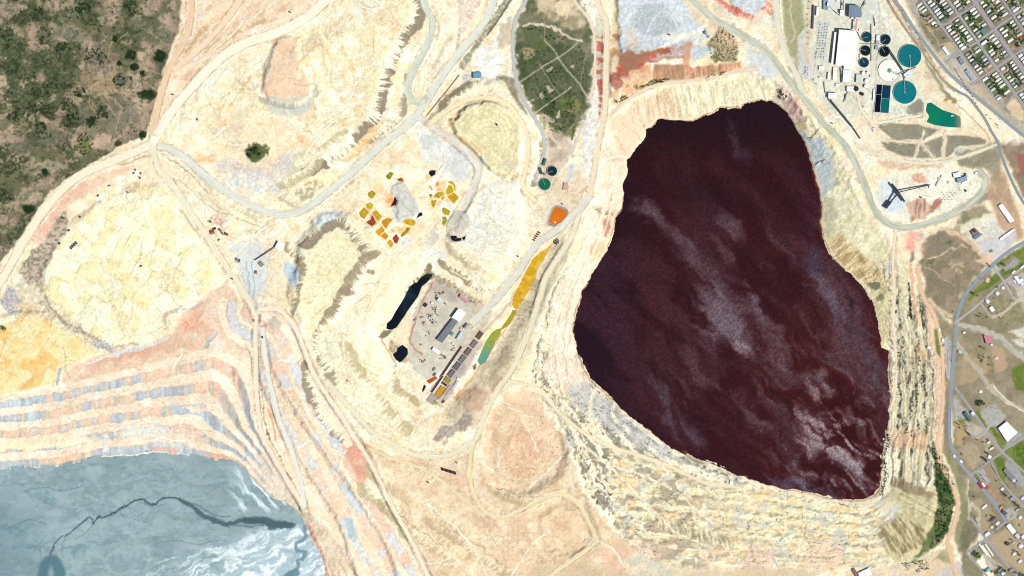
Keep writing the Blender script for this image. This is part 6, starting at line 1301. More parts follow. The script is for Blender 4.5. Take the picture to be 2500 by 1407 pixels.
conv('conveyor', 'dark pipe bridge standing between the two low warehouses', 2056, 166, 2054.5, 202, 2.2, 10, 4); conv('conveyor', 'thin brown trestle from the blue grey building to the upper right', 2100, 30, 2114, 2, 1.4, 6, 6, (150, 130, 104))
conv('conveyor', 'long dark conveyor feeding the crossing stacker arms', 2268, 452, 2194, 469.5, 2.6, 6, 18); conv('conveyor', 'upper left arm of the crossing stacker', 2192, 468, 2176, 449, 5, 16, 14, (36, 44, 60)); conv('conveyor', 'lower right arm of the crossing stacker', 2194, 473, 2208, 493, 5, 16, 12, (36, 44, 60)); conv('conveyor', 'lower left arm of the crossing stacker', 2190, 474, 2174, 493, 3.6, 17, 12, (36, 44, 60))
bld('stacker_tower', 'dark tower where the stacker arms cross', 'tower', 2192, 471, 8, 8, 35, 20, (40, 46, 60), (60, 64, 70)); bld('screen_house', 'dark blue roofed house at the end of the lower left stacker arm', 'building', 2167.5, 500, 20, 8, -52, 14, (24, 38, 64), (80, 84, 90)); bld('transfer_hut', 'small white hut at the right end of the long stacker conveyor', 'building', 2271, 456, 5, 8, 0, 7, WH)
polyb('crusher_plant', 'white roofed upper block of the small plant inside the road loop', 'building', '2326,424 2342,420.5 2346,432 2329,434.5', 9, (236, 240, 244), vents=2); polyb('crusher_plant', 'blue grey roofed lower block of the small plant inside the road loop', 'building', '2335,437 2359,430 2362,441 2338,447', 11, (132, 158, 182), vents=2)
bld('screen_tower', 'pale screening tower with dark frame beside the blue grey block', 'tower', 2361, 430, 5, 10, -15, 12, (206, 210, 214)); bld('guard_hut', 'small white hut standing alone right of the small plant', 'hut', 2383.5, 423, 6, 5, -20, 5, WH)
# ---------------------------------------------------------------- shop yard in the small pit
polyb('workshop', 'big white roofed workshop in the sunken yard', 'workshop', '1119.4,753 1137.8,764 1122.5,787 1103,775', 13, WH, vents=3); polyb('workshop', 'long dark grey roofed shop joined to the white workshop', 'workshop', '1104.8,778 1118,785.5 1080,838 1066,829', 10, (112, 116, 122), vents=7)
bld('workshop_annex', 'blue roofed annex on the side of the long grey shop', 'building', 1103.5, 815, 9, 7, -55, 7, (84, 124, 152)); bld('store_shed', 'grey roofed shed right of the long grey shop', 'shed', 1138.5, 796, 14, 7.5, -57, 6, (140, 142, 148), kind='gable'); bld('store_shed', 'pale blue roofed long shed right of the long grey shop', 'shed', 1121.5, 819.5, 22, 7, -58, 6, (176, 204, 212), kind='gable')
bld('store_shed', 'dusty pink roofed shed at the upper right of the sunken yard', 'shed', 1132, 729.5, 24, 9, 38, 6, (206, 152, 158), kind='gable'); bld('store_shed', 'small pale teal roofed shed in the upper yard', 'shed', 1073, 733, 10, 10, 36, 6, (206, 228, 230), kind='gable'); bld('container_row', 'navy blue block of containers at the left edge of the yard', 'containers', 1038.5, 745, 10, 8, -58, 4, (24, 30, 60)); bld('store_hut', 'small tan roofed hut beside the navy containers', 'hut', 1055, 740, 6, 5, 20, 4, (240, 226, 196)); bld('store_shed', 'white roofed shed in the lower part of the yard', 'shed', 1064, 856.5, 19, 9, 36, 6, WH, kind='gable'); bld('yard_hut', 'tiny pale blue roofed hut by the pale blue shed', 'hut', 1105, 840, 5, 5, -55, 4, (206, 228, 232)); bld('yard_hut', 'purple grey roofed hut left of the settling cells', 'hut', 1060, 902, 10, 5, -55, 4, (130, 124, 136)); bld('yard_hut', 'slate roofed hut near the orange pit left of the settling cells', 'hut', 1061.5, 915, 9, 5, -55, 4, (104, 104, 124)); bld('office_hut', 'bright white square hut right of the settling cells', 'hut', 1119.5, 926, 8, 6, 20, 4, WH); bld('office_hut', 'long pale grey hut right of the yellow cells', 'hut', 1112.5, 938, 16, 5, -57, 4, (196, 192, 192))
# settling cells: a row of concrete bays
cw = [(1171, 819, (104, 74, 74)), (1156.5, 840, (126, 112, 112)), (1142.5, 858.5, (120, 92, 92)), (1129, 876.5, (118, 112, 116)), (1115.5, 894, (104, 94, 102)), (1102, 912, (112, 102, 112))]
for i, (u, v, c) in enumerate(cw):
    t = thing('settling_cell', ORD[i] + ' of six dark bays in a row, counted from the upper right', 'basin', u, v, -53, 'dark settling cells beside the yard')
    bm = bmesh.new(); lx, ly = 19.5 * S / 2, 11.5 * S / 2
    ring(bm, lx, ly, 1, -2, 4)
    mk('cell_wall', bm, mc((60, 50, 52)), t)
    bm = bmesh.new(); box(bm, -lx + 1.02, lx - 1.02, -ly + 1.02, ly - 1.02, -2, 3); mk('sediment', bm, mc(c), t)
def slabthing(name, label, cat, u, v, ln, wd, rot, h, c, rim=(120, 100, 96), group=None, grid=0):
    t = thing(name, label, cat, u, v, rot, group); lx, ly = ln * S / 2, wd * S / 2
    bm = bmesh.new()
    ring(bm, lx, ly, .7, -2, h)
    mk('rim', bm, mc(rim), t)
    bm = bmesh.new(); box(bm, -lx + .72, lx - .72, -ly + .72, ly - .72, -2, h - .8); mk('contents', bm, mc(c), t)
    if grid:
        for k in range(1, grid): bm = bmesh.new(); x = -lx + 2 * lx * k / grid; box(bm, x - .35, x + .35, -ly + .73, ly - .73, -1, h - .2); mk('divider', bm, mc(rim), t)
slabthing('launder_channel', 'long dark maroon channel beside the row of dark bays', 'channel', 1101, 884, 92, 5, -56, 3, (66, 24, 28)); slabthing('launder_channel', 'wide dark maroon trough left of the yellow cells', 'channel', 1067, 938, 50, 6, -55, 3, (54, 16, 26), (236, 226, 210)); slabthing('precipitation_cells', 'bright yellow gridded cells below the row of dark bays', 'basin', 1074, 958, 32, 14, -54, 3, (206, 150, 16), (110, 84, 60), grid=9); slabthing('precipitation_cells', 'olive yellow gridded cells directly below the dark bays', 'basin', 1092, 928, 14, 15, -54, 3, (166, 140, 40), (96, 76, 50), grid=4); slabthing('precipitation_cells', 'dark brown cell between the olive and yellow gridded cells', 'basin', 1085, 938, 6, 14, -54, 3.4, (60, 30, 22)); slabthing('precipitation_cells', 'lime green small cell at the lower end of the grey slab', 'basin', 1064, 983.5, 9, 7, 36, 3, (150, 166, 36)); slabthing('concrete_slab', 'grey concrete slab at the lower end of the yellow cells', 'slab', 1056, 974, 24, 20, -54, 1.6, (176, 160, 152)); slabthing('concrete_slab', 'long grey concrete apron right of the yellow cells', 'slab', 1087, 960, 44, 8, -54, 1.5, (178, 160, 150)); slabthing('launder_channel', 'maroon patch of wet sludge at the apron end', 'channel', 1082, 981, 9, 5, -40, 2, (120, 36, 44))
# ---------------------------------------------------------------- other single buildings
bld('crusher_station', 'steel blue roofed station beside the white settling pad', 'building', 1165, 184, 20, 14, -3, 9, (98, 142, 176), (90, 110, 130), vents=3); conv('pipe_line', 'long thin brown pipeline from the haul junction towards the blue station', 1042, 283, 1122, 184, 1.1, 1, 1, (180, 120, 104), 'pipe', group=None)
bld('pump_station', 'white roofed station at the end of a dark conveyor left of the eroded heap', 'building', 683, 601, 18, 18, 28, 10, WH, vents=1); conv('conveyor', 'dark slanting conveyor left of the white roofed station', 672, 604, 622, 636, 1.8, 6, 3, (110, 84, 84))
for u, v, l, w_, r, c, lb in [(519, 567, 10, 10, -20, (150, 92, 88), 'maroon square roof, largest of the small hut cluster'), (524.5, 559, 7, 5, -20, (96, 60, 56), 'dark maroon roof, uppermost of the small hut cluster'), (537.5, 562, 7, 5, 40, (130, 96, 92), 'grey maroon slanted roof in the small hut cluster'), (553, 572, 8, 7, 20, (140, 84, 76), 'brown roof at the right of the small hut cluster'), (544, 570, 3, 10, -40, (160, 120, 116), 'thin pink roof between the huts of the cluster')]: bld('site_hut', lb, 'hut', u, v, l, w_, r, 5, c, kind='gable', group='huts beside the haul road')
bld('site_hut', 'olive roofed hut below the conveyor on the left haul road side', 'hut', 638, 645, 12, 10, 50, 4, (140, 136, 104)); bld('site_hut', 'rust roofed tiny hut beside the olive roofed hut', 'hut', 625, 665, 5, 8, 10, 4, (160, 90, 74)); bld('lookout_shed', 'white roofed shed standing on the pit rim at right', 'shed', 2269, 849, 9, 6, 10, 4, WH)
bld('dock_shed', 'white roofed shed on the bench at the lower shore of the dark lake', 'shed', 1786, 1180, 7, 8, 8, 4, WH)
t = thing('pump_barge', 'small dark red barge moored at the lower shore of the dark lake', 'barge', 1671, 1105, 20, None, ZL + .2)
bm = bmesh.new(); prism(bm, [(-11, -7), (8, -9), (14, 0), (9, 9), (-11, 7)], -.6, 1.6); mk('hull', bm, mc((96, 26, 20)), t)
bm = bmesh.new(); box(bm, -6, 5, -4, 4, 1.603, 5); mk('cabin', bm, mc((40, 14, 16)), t)
bm = bmesh.new(); box(bm, 7, 22, -1, 1, 1.7, 2.4); mk('gangway', bm, mc((206, 120, 60)), t)
t = thing('pump_raft', 'tiny white raft floating on the green pond', 'raft', 2325, 283, -8, None, seep_z[7] - .2); bm = bmesh.new(); box(bm, -5, 5, -2.5, 2.5, -.5, 1.4); mk('deck', bm, mc(WH), t); bm = bmesh.new(); box(bm, -2, 2, -1.5, 1.5, 1.403, 3); mk('pump_housing', bm, mc((170, 180, 190)), t)
t = thing('aerator', 'pale round aerator dome on the orange pond', 'aerator', 1354.5, 542.5, 0, None, ozz - 1.5); bm = bmesh.new(); cyl(bm, 0, 0, 5, -.4, 1.2, 20, 2.4); mk('float', bm, mc((240, 206, 150)), t); bm = bmesh.new(); cyl(bm, 0, 0, 1.4, 1.203, 2.6, 12); mk('motor', bm, mc((250, 236, 214)), t)
# east side of the pit
polyb('long_warehouse', 'long white roofed warehouse standing in the brown field beside the curved road', 'building', '2446,497 2477,539 2466,545.5 2436.5,503.5', 8, WH, vents=0); polyb('long_shed', 'long narrow white roofed shed by the grey yard', 'shed', '2474,558.5 2477,562.5 2443,587 2440,582.5', 6, WH)
polyb('head_office', 'maroon flat roof with a dark light well beside the blue roofed wing', 'building', '2382.5,558.5 2391,568 2377,577 2370,566.5', 9, (140, 104, 108), vents=1); polyb('head_office', 'blue roofed wing below the maroon roof', 'building', '2392.3,568.4 2399,572.5 2380.5,586 2375.7,580', 7, (92, 132, 166), vents=1)
bld('roof_light_well', 'dark plant room rising out of the maroon roof', 'plant room', 2379, 565, 6, 5, 35, 13, (14, 30, 28), (20, 30, 30))
polyb('factory_building', 'white L shaped roof right of the green lawn', 'building', '2474,675 2483,674 2489,683 2495,679 2499,685 2487,694', 8, WH, vents=2); bld('factory_annex', 'pale teal roofed annex below the white L shaped roof', 'building', 2495.5, 693, 8, 7, -36, 6, (190, 226, 236)); bld('factory_annex', 'thin white roof left of the white L shaped roof', 'building', 2477.5, 687, 3, 9, -38, 5, WH); bld('row_building', 'white and red roofed strip along the street above the L shaped roof', 'building', 2474.5, 664.5, 10, 4, -38, 5, (246, 236, 236)); bld('row_building', 'white roofed strip at the right edge above the L shaped roof', 'building', 2496, 652, 12, 4, -38, 5, WH)
bld('bungalow', 'small white square roof beside a fenced garden near the curved road', 'house', 2449, 703, 7, 7, -36, 5, WH); bld('bungalow', 'pale teal roof inside the dark fenced plot', 'house', 2434.5, 716, 8, 9, -36, 5, (214, 238, 240), kind='gable'); bld('bungalow', 'pale blue white roof beside a green hedge', 'house', 2410.5, 735, 8, 11, -36, 6, (226, 238, 240), kind='gable'); bld('store_building', 'white roofed store below the pale blue house', 'building', 2421.5, 755, 9, 13, -36, 7, (240, 246, 242)); bld('bungalow', 'tiny white gabled roof on the corner left of the pink roof', 'house', 2354, 812, 6, 5, -30, 4, WH, kind='gable')
polyb('museum_building', 'dusty pink roofed building with angled walls among bare ground', 'building', '2400.5,819.5 2406,818 2414,822 2422,825 2421.5,836.5 2407,839 2404,827', 9, (206, 120, 138), vents=0); bld('museum_porch', 'small white porch at the lower corner of the pink roof', 'building', 2421, 842, 6, 5, -45, 4, (226, 226, 232))
bld('bungalow', 'small teal striped roof in a walled plot beside the roadside stop', 'house', 2343.5, 859.5, 8, 6, 35, 4, (170, 214, 200)); bld('visitor_hut', 'white hut uppermost on the green roadside strip', 'hut', 2293.5, 806, 5, 8, -15, 4, WH); bld('visitor_hut', 'white hut at the head of the roadside car park', 'hut', 2301.8, 831, 5, 8, -10, 5, WH); bld('visitor_hut', 'grey roofed hut beside the roadside car park', 'hut', 2304.5, 843.5, 6, 6, -5, 4, (150, 142, 146)); bld('mine_hut', 'stone grey square hut on the bare orange ground', 'hut', 2433, 875, 9, 8, 40, 3, (206, 196, 180))
t = thing('memorial_plaza', 'pink stone memorial plaza on the lawn inside the road bend', 'memorial', 2411.5, 684.5, 20); bm = bmesh.new(); prism(bm, [(9 * math.cos(a * math.pi / 4 + .3), 11 * math.sin(a * math.pi / 4 + .3)) for a in range(8)], -1, .7); mk('paving', bm, mc((222, 180, 156)), t); bm = bmesh.new(); box(bm, -4, 1, -5, 5, .703, 3); mk('monument_wall', bm, mc((236, 226, 220)), t); bm = bmesh.new(); box(bm, 2.5, 3.2, -5, 3, .703, 2.4); mk('low_wall', bm, mc((206, 110, 100)), t)
# lower right town
polyb('sports_hall', 'very large white square roof beside the grey car park', 'hall', '2457,1029 2484,1056 2458.5,1079.5 2436.5,1045.5', 11, WH, vents=2); bld('chalet_building', 'long teal roofed building beside the triangular car park', 'building', 2362.5, 1017.5, 25, 9, 54, 8, (72, 112, 116), kind='gable'); bld('chapel', 'pale lilac roofed small building across the street from the teal roof', 'building', 2374.5, 1010, 9, 8, 55, 8, (222, 224, 236), kind='gable')
bld('cabin', 'lone white cabin on the brown slope above the black tree clump', 'cabin', 2394.5, 956.5, 7, 6, 15, 4, WH); bld('garden_house', 'blue grey roof beside two green trees on the long street', 'house', 2413, 1080, 10, 5, -36, 5, (206, 212, 222), kind='gable'); bld('garden_house', 'pale silver roof with a green hedge behind it', 'house', 2421, 1094.5, 12, 5, -36, 5, (206, 222, 230), kind='gable'); bld('garden_house', 'bright white square roof at the street corner', 'house', 2416, 1116, 8, 8, 30, 5, WH); bld('garden_house', 'slate roof half hidden among dark trees left of the white corner roof', 'house', 2404, 1121, 7, 6, 30, 5, (130, 140, 146), kind='gable'); bld('garden_house', 'mid grey small roof in the dusty plot inside the road bend', 'house', 2350, 1110, 7, 6, 30, 4, (130, 124, 126)); bld('ruin_hut', 'white small roof on the kerb side of the dusty plot', 'hut', 2347, 1127, 8, 5, 45, 3, WH); bld('gate_hut', 'white box hut beside the road bend', 'hut', 2330, 1114, 4, 7, -35, 3, WH)
polyb('school_building', 'dark slate flat roof block on the yellow green lawn', 'school', '2455,1143 2478.5,1165 2470,1176 2448.5,1149.5', 8, (120, 124, 132), vents=3); bld('school_annex', 'slate annex at the lower end of the flat roof block', 'school', 2483.5, 1180, 11, 8, -36, 6, (140, 146, 160)); bld('school_annex', 'pale grey annex between the slate blocks', 'school', 2475.5, 1174, 8, 7, 50, 5, (206, 206, 206))
bld('motel_building', 'red roofed long building with a white side beside the main street', 'building', 2394, 1186, 16, 6, 54, 6, (196, 30, 56), kind='gable'); bld('motel_building', 'white roofed wing attached to the long red roof', 'building', 2401, 1184, 12, 5, 54, 5, WH); bld('motel_building', 'small square red roof right of the long red roof', 'building', 2409, 1190.5, 8, 7, 5, 5, (206, 50, 66), kind='gable')
for a in [(2447, 1194, 8, 6, -36, 5, WH, 'white roof house with dark garden right of the red roofs'), (2470, 1217, 9, 7, -36, 5, (150, 154, 162), 'slate blue roof house on the back street'), (2497, 1216, 10, 7, -36, 5, (206, 214, 236), 'pale lilac roof house at the right edge'), (2403, 1237, 14, 5, -38, 5, WH, 'narrow white roof house left of the main street'), (2426, 1268, 13, 9, -36, 6, (96, 92, 94), 'charcoal hipped roof house at the lower main street'), (2435, 1277, 9, 7, -36, 5, (206, 230, 236), 'pale aqua roof house beside the charcoal roof'), (2421, 1287, 6, 6, -36, 4, (206, 222, 206), 'mint roof house below the charcoal roof'), (2452, 1252, 12, 9, 40, 6, (92, 88, 98), 'charcoal cross shaped roof right of the main street'), (2444, 1238, 8, 6, -30, 5, (196, 140, 100), 'orange brown roof beside the charcoal cross shaped roof'), (2410, 1304, 13, 7, -38, 6, WH, 'white roof house at the lower cross street'), (2483, 1245, 10, 5, -38, 4, (170, 170, 176), 'grey roof house on the back lane'), (2490, 1263, 8, 8, -36, 5, (206, 232, 226), 'pale teal roof house on the back lane'), (2461, 1327, 9, 7, 20, 5, (70, 90, 96), 'dark teal roof among bare lots'), (2474, 1325, 8, 4, -38, 4, (206, 176, 166), 'pinkish roof beside the dark teal roof'), (2492, 1333, 10, 9, -36, 5, (240, 226, 240), 'white and lilac roof at the right edge of the bare lots'), (2498, 1310, 9, 8, -36, 6, WH, 'white roof block at the right edge below the long white shop'), (2412, 1391, 11, 8, -36, 5, (110, 190, 186), 'bright teal roof at the bottom edge'), (2441, 1392, 10, 7, -36, 5, (126, 124, 130), 'grey roof at the bottom edge beside dark trees'), (2448, 1400, 8, 8, -36, 5, (196, 214, 230), 'pale blue roof at the bottom edge'), (2476, 1352, 9, 7, -36, 5, (206, 222, 206), 'pale green roof on the lower back street'), (2490, 1370, 9, 6, -36, 5, (226, 226, 226), 'pale grey roof on the lower back street'), (2468, 1392, 10, 7, -36, 5, (150, 130, 116), 'brown roof at the bottom edge near the last street')]:
    bld('house', a[7], 'house', *a[:7], kind='gable', group='houses of the lower right town')
bld('shop_building', 'long white flat roof facing the lower cross street', 'shop', 2468.5, 1291.5, 26, 11, 52, 7, WH, vents=1); bld('shop_building', 'grey and white roof beyond the long white shop', 'shop', 2484, 1309, 12, 9, 52, 6, (206, 206, 214), vents=1)
for i, (u, v) in enumerate([(2400, 1342), (2407.5, 1346), (2415, 1343)]): bld('storage_unit', ['leftmost of three long pale storage rows', 'middle of three long pale storage rows', 'rightmost of three long pale storage rows'][i], 'storage row', u, v, 36, 4, 55, 4, (232, 230, 216), group='storage rows')
bld('depot_building', 'white roofed depot cut by the bottom edge beside a maroon roof', 'building', 2112, 1401, 30, 18, -25, 9, WH, vents=2); bld('depot_building', 'maroon ribbed roof cut by the bottom edge', 'building', 2089, 1400, 26, 8, 60, 7, (140, 84, 90))
for a in [(2309, 124.5, 23, 7, 55, 6, WH, 'long white roof beside the grey car park by the railway road', 'flat'), (2346.5, 149, 18, 10, 55, 6, (124, 134, 146), 'slate roof with green yard by the railway road', 'flat'), (2367.5, 183.5, 30, 8, 55, 6, (150, 164, 180), 'long blue grey roof beside the parked machinery lot', 'flat'), (2402, 77, 15, 13, 54, 8, (92, 122, 126), 'big teal grey roof in the street grid', 'flat'), (2402.5, 105, 16, 7, -38, 6, (226, 240, 244), 'long pale roof at a corner in the street grid', 'flat'), (2491, 93, 10, 5, 60, 6, (222, 48, 52), 'bright red roof in the street grid', 'gable'), (2405, 193.5, 14, 6, -36, 5, WH, 'long white roof at the lower edge of the street grid', 'gable'), (2404, 194 + 1.5, 2, 2, 0, 3, (150, 150, 150), 'tiny grey shed beside the long white roof', 'flat')]:
    bld('town_building', a[7], 'building', *a[:7], kind=a[8])

# ---------------------------------------------------------------- houses of the street grid
KW, KM = {}, {}
def house_meshes(ki):
    if ki in KM: return KM[ki]
    bm = bmesh.new(); box(bm, -.49, .49, -.47, .47, -2, 4.2); box(bm, .49, .56, -.2, .2, -2, 2.6); w_ = mk('house', bm, mc([(196, 186, 170), (206, 206, 200), (176, 160, 140)][ki % 3])); wm = w_.data; bpy.data.objects.remove(w_)
    bm = bmesh.new()
    P = [(-.53, -.55, 4.0), (.53, -.55, 4.0), (.53, .55, 4.0), (-.53, .55, 4.0), (-.53, 0, 5.9), (.53, 0, 5.9)]; v = [bm.verts.new(p) for p in P]
    for q in ((0, 1, 5, 4), (2, 3, 4, 5), (0, 4, 3), (1, 2, 5), (0, 3, 2, 1)): bm.faces.new([v[i] for i in q])
    box(bm, .14, .18, .1, .22, 4.5, 6.6); o = mk('roof', bm, mc(TROOF[ki][1], .7)); rm = o.data; bpy.data.objects.remove(o)
    KM[ki] = (wm, rm); return KM[ki]
TOWN_SKIP = [(2402, 77, 13), (2402.5, 105, 9), (2491, 93, 8), (2405, 193.5, 9)]
def near(u, v): return any(math.hypot(u - a, v - b) < r for a, b, r in TOWN_SKIP)
DIRROT = math.degrees(math.atan2(-.58, .81))
def place_house(u, v, ln, wd, ki, label, name='house', cat='house', group='houses in the street grid'):
    wm, rm = house_meshes(ki)
    o = bpy.data.objects.new(name, wm); COL.objects.link(o); r = bpy.data.objects.new('roof', rm); COL.objects.link(r); r.parent = o
    o.location = (X(u), Y(v), gz(u, v)); o.rotation_euler = (0, 0, -math.radians(DIRROT + (180 if (int(u * 10) % 2) else 0))); o.scale = (ln * S, wd * S, 1)
    tagit(o, label, cat, group); return o
CN = ['railway side column', 'first full column', 'second full column', 'third full column', 'rightmost column']
seen = {}
for u, v, ln, wd, ki, ci, ri, side, k in LOTS:
    if near(u, v): continue
    key = (ki, ci, ri, side); seen[key] = seen.get(key, 0) + 1
    lb = '%s roof, %s such in %s row, %s street block, %s' % (TROOF[ki][0], ORD[seen[key] - 1], 'left' if side == 0 else 'right', ORD[ri], CN[ci])
    place_house(u, v, ln, wd, ki, lb)
sn = {}
for u, v, ln, wd, ki, ci, ri, side in SHEDS:
    if near(u, v): continue
    place_house(u, v, ln, wd, ki, '%s roofed small shed on the back alley of %s street block, %s' % (TROOF[ki][0], ORD[ri], CN[ci]), 'shed', 'shed', 'back alley sheds of %s roof, %s block, %s' % (TROOF[ki][0], ORD[ri], CN[ci]))

# ---------------------------------------------------------------- trees and shrubs
LEAF = [mat('leaf_%d' % i, c, .8, fine=.3, scale=.9, spec=.1) for i, c in enumerate([(46, 78, 36), (66, 110, 48), (34, 54, 32), (92, 116, 50)])]
BARK = mat('bark', (96, 78, 60), .9)
def crown_bm(R_, Hh, n, seed, leaf=1.0, z0=1.2):
    rr = random.Random(seed); bm = bmesh.new()
    cl_ = [(rr.uniform(-.55, .55), rr.uniform(-.55, .55), rr.uniform(.25, .85), rr.uniform(.3, .55)) for _ in range(7)]
    for _ in range(n):
        cx, cy, cz, cr = rr.choice(cl_)
        th = rr.uniform(0, 6.28); ph = math.acos(rr.uniform(-.4, 1)); q = cr * rr.uniform(.5, 1.0)
        p = Vector(((cx + q * math.sin(ph) * math.cos(th)) * R_, (cy + q * math.sin(ph) * math.sin(th)) * R_, z0 + (cz + q * .7 * math.cos(ph)) * Hh))
        n_ = Vector((math.sin(ph) * math.cos(th) + rr.uniform(-.5, .5), math.sin(ph) * math.sin(th) + rr.uniform(-.5, .5), math.cos(ph) + .3)).normalized()
        t1 = n_.orthogonal().normalized(); t2 = n_.cross(t1); a = leaf * rr.uniform(.5, 1.1)
        bm.faces.new([bm.verts.new(p + t1 * a), bm.verts.new(p + t2 * a * .8), bm.verts.new(p - t1 * a), bm.verts.new(p - t2 * a * .8)]).material_index = rr.choice([0, 0, 1])
    return bm
TM_ = []
for i in range(6):
    o = mk('crown', crown_bm(1, 1.5, 170, i + 3, .17, .55), [LEAF[[0, 1, 2, 0, 2, 3][i]], LEAF[[1, 3, 0, 2, 2, 1][i]]]); cm = o.data; bpy.data.objects.remove(o)
    bm = bmesh.new(); cyl(bm, 0, 0, .09, -.3, 1.0, 7, .045)
    o = mk('trunk', bm, BARK); tm_ = o.data; bpy.data.objects.remove(o)
    TM_.append((cm, tm_))
def tree(u, v, r, label, group=None, var=None, name='tree', cat='tree', hs=1.):
    var = random.randrange(6) if var is None else var
    t = thing(name, label, cat, u, v, random.uniform(0, 360), group)
    k = r * S; t.scale = (k, k, k * hs * random.uniform(.85, 1.15))
    for nm, me in (('crown', TM_[var][0]), ('trunk', TM_[var][1])):
        o = bpy.data.objects.new(nm, me); COL.objects.link(o); o.parent = t
    return t
for u, v, r, ci, ri in TTREES:
    if not (-10 < v < 340 and u < 2515): continue
    if near(u, v): continue
    tree(u, v, r, 'leafy dark green garden tree between houses of the %s street block, %s' % (ORD[ri], CN[ci]), 'garden trees of the %s street block, %s' % (ORD[ri], CN[ci]))
def grp(lst, label, group, **k):
    for u, v, r in lst: tree(u, v, r, label, group, **k)
grp([(2411, 686 - 44 + 3, 3.2), (2417, 616 + 34, 3)], 'round dark tree between the curved road and the lawn car park', 'dark trees by the lawn car park')
grp([(2445.5, 644, 3.6), (2452, 648, 3.6), (2450, 661, 2.2)], 'round dark tree beside the small grey car park on the lawn', 'trees by the small grey car park')
grp([(2376.5, 717, 4.6), (2387, 723, 2.6), (2393, 680, 1.6), (2404, 681, 1.4), (2437, 679, 1.4)], 'dark tree standing on the curved roadside lawn', 'trees on the curved lawn')
grp([(2436, 702, 3.2), (2426, 728, 2), (2475, 722, 2), (2466, 735, 2.2)], 'dark tree near the fenced plot of the small houses', 'trees near the fenced plot')
grp([(2384, 770.5, 2.7), (2390.5, 772.5, 2.6), (2394, 766, 2.8)], 'one of three round dark trees in a tight triangle', 'three tight round trees'); tree(2409, 775, 2.6, 'round dark tree alone right of the tight triangle of trees'); tree(2438.5, 774, 2.4, 'round dark tree alone at the scrub corner above the road fork')
grp([(2389, 868, 2), (2391.5, 874.5, 2.6), (2403, 872.5, 3), (2398, 880, 3.4), (2396, 884, 3), (2415, 874, 2.6), (2414, 891, 2.6), (2395, 847, 3), (2402, 852, 2.6), (2393, 869, 1.5)], 'dark tree in the bare ground below the pink roof', 'trees below the pink roof')
grp([(2385, 984, 4), (2390, 982, 5), (2397, 981, 5), (2401, 986, 4.6), (2392, 989, 4), (2386, 990, 3.4)], 'nearly black tree in the dense clump above the street', 'dense nearly black tree clump', var=2)
grp([(2334, 1032, 2), (2338, 1035, 2.2), (2342, 1038, 2.2), (2343.5, 1045, 3), (2355, 1042, 2), (2357, 1050, 2), (2360, 1055, 2.4), (2366, 1061, 3.4), (2356, 1070, 2), (2352, 1074, 2), (2363, 1057, 2)], 'dark shrubby tree around the tan garden triangle', 'trees round the tan garden')
grp([(2401, 1080, 3), (2411, 1073, 2.6), (2424, 1090, 3), (2427, 1093, 2.2), (2410, 1107, 4), (2398, 1117, 4), (2405, 1122, 4.4), (2408, 1126, 3), (2383, 1073, 1.6), (2386, 1074, 1.6)], 'dark green tree crowding the small houses above the lower cross street', 'trees by the small corner houses')
grp([(2432, 1174, 2.6), (2378, 1213, 2.6), (2455, 1210, 5), (2448, 1203, 3), (2484, 1235, 5), (2476, 1228, 4), (2489, 1240, 3), (2420, 1259, 3), (2416, 1273, 3), (2424, 1280, 3), (2432, 1287, 3), (2410, 1258, 2), (2408, 1262, 2), (2488, 1281, 2), (2490, 1284, 2), (2458, 1330, 3), (2455, 1326, 3), (2468, 1318, 3), (2386, 1355, 8), (2391, 1361, 6), (2405, 1393, 4), (2420, 1395, 4), (2434, 1400, 5), (2443, 1386, 4), (2452, 1393, 5), (2497, 1404, 7), (2490, 1355, 4), (2484, 1347, 3), (2475, 1344, 3), (2480, 1398, 4)], 'dark green tree among the scattered houses of the lower right town', 'trees of the lower right town')
grp([(1315, 128, 2.4), (1301, 134, 2), (1331, 135, 2.4), (1322, 150, 2.4), (1347, 160, 2.4), (1371, 167, 2.6), (1376, 175, 2.4), (1359, 178, 2.4), (1372, 189, 2.2), (1356, 208, 3.6), (1333, 225, 3), (1302, 219, 2.2), (1304, 200, 2), (1354, 249, 2.8), (1353, 252, 2), (1386, 118, 2), (1416, 116, 2.6), (1420, 124, 2.4), (1424, 144, 2), (1398, 141, 1.8), (1368, 176, 2), (1312, 23, 2), (1325, 34, 2.4), (1358, 34, 2), (1300, 72, 3), (1310, 70, 2.6), (1320, 75, 2.6), (1292, 72, 2.6), (1336, 92, 3), (1346, 88, 3), (1356, 95, 3), (1366, 92, 3), (1375, 97, 2.6), (1380, 92, 2), (1342, 97, 2), (1365, 80, 1.6), (1434, 60, 1.6), (1430, 12, 2), (1424, 205, 2.6), (1425, 195, 2.4), (1403, 312, 2.4), (1400, 322, 2)], 'small dark tree dotted over the dark green enclosure between two mine roads', 'trees of the green enclosure')
grp([(1977, 0 + 5, 1.9), (1974, 22, 1.8), (1972, 36, 2), (1973, 60, 1.8), (1971, 64, 1.6), (1973, 80, 1.8), (1974, 93, 1.8), (1973, 108, 1.8), (1972, 48, 1.6)], 'small conifer in the line along the plant car park', 'conifers along the plant car park', hs=1.4)
tree(621, 372, 8, 'dark bushy tree, left of the lone copse on the cream heap', 'copse on the cream heap'); tree(632, 366, 8, 'dark bushy tree, upper right of the lone copse on the cream heap', 'copse on the cream heap'); tree(616, 382, 7, 'dark bushy tree, lower of the lone copse on the cream heap', 'copse on the cream heap'); tree(634, 378, 7, 'dark bushy tree, right of the lone copse on the cream heap', 'copse on the cream heap')
tree(583, 637, 6, 'lone dark green tree beside the left haul road'); tree(514, 541, 4, 'dark green bush beside the brown hut cluster'); tree(10, 804, 8, 'round dark green tree at the left edge of the orange pad'); tree(154, 533, 4, 'small dark tree at the grey gully below the hillside road')
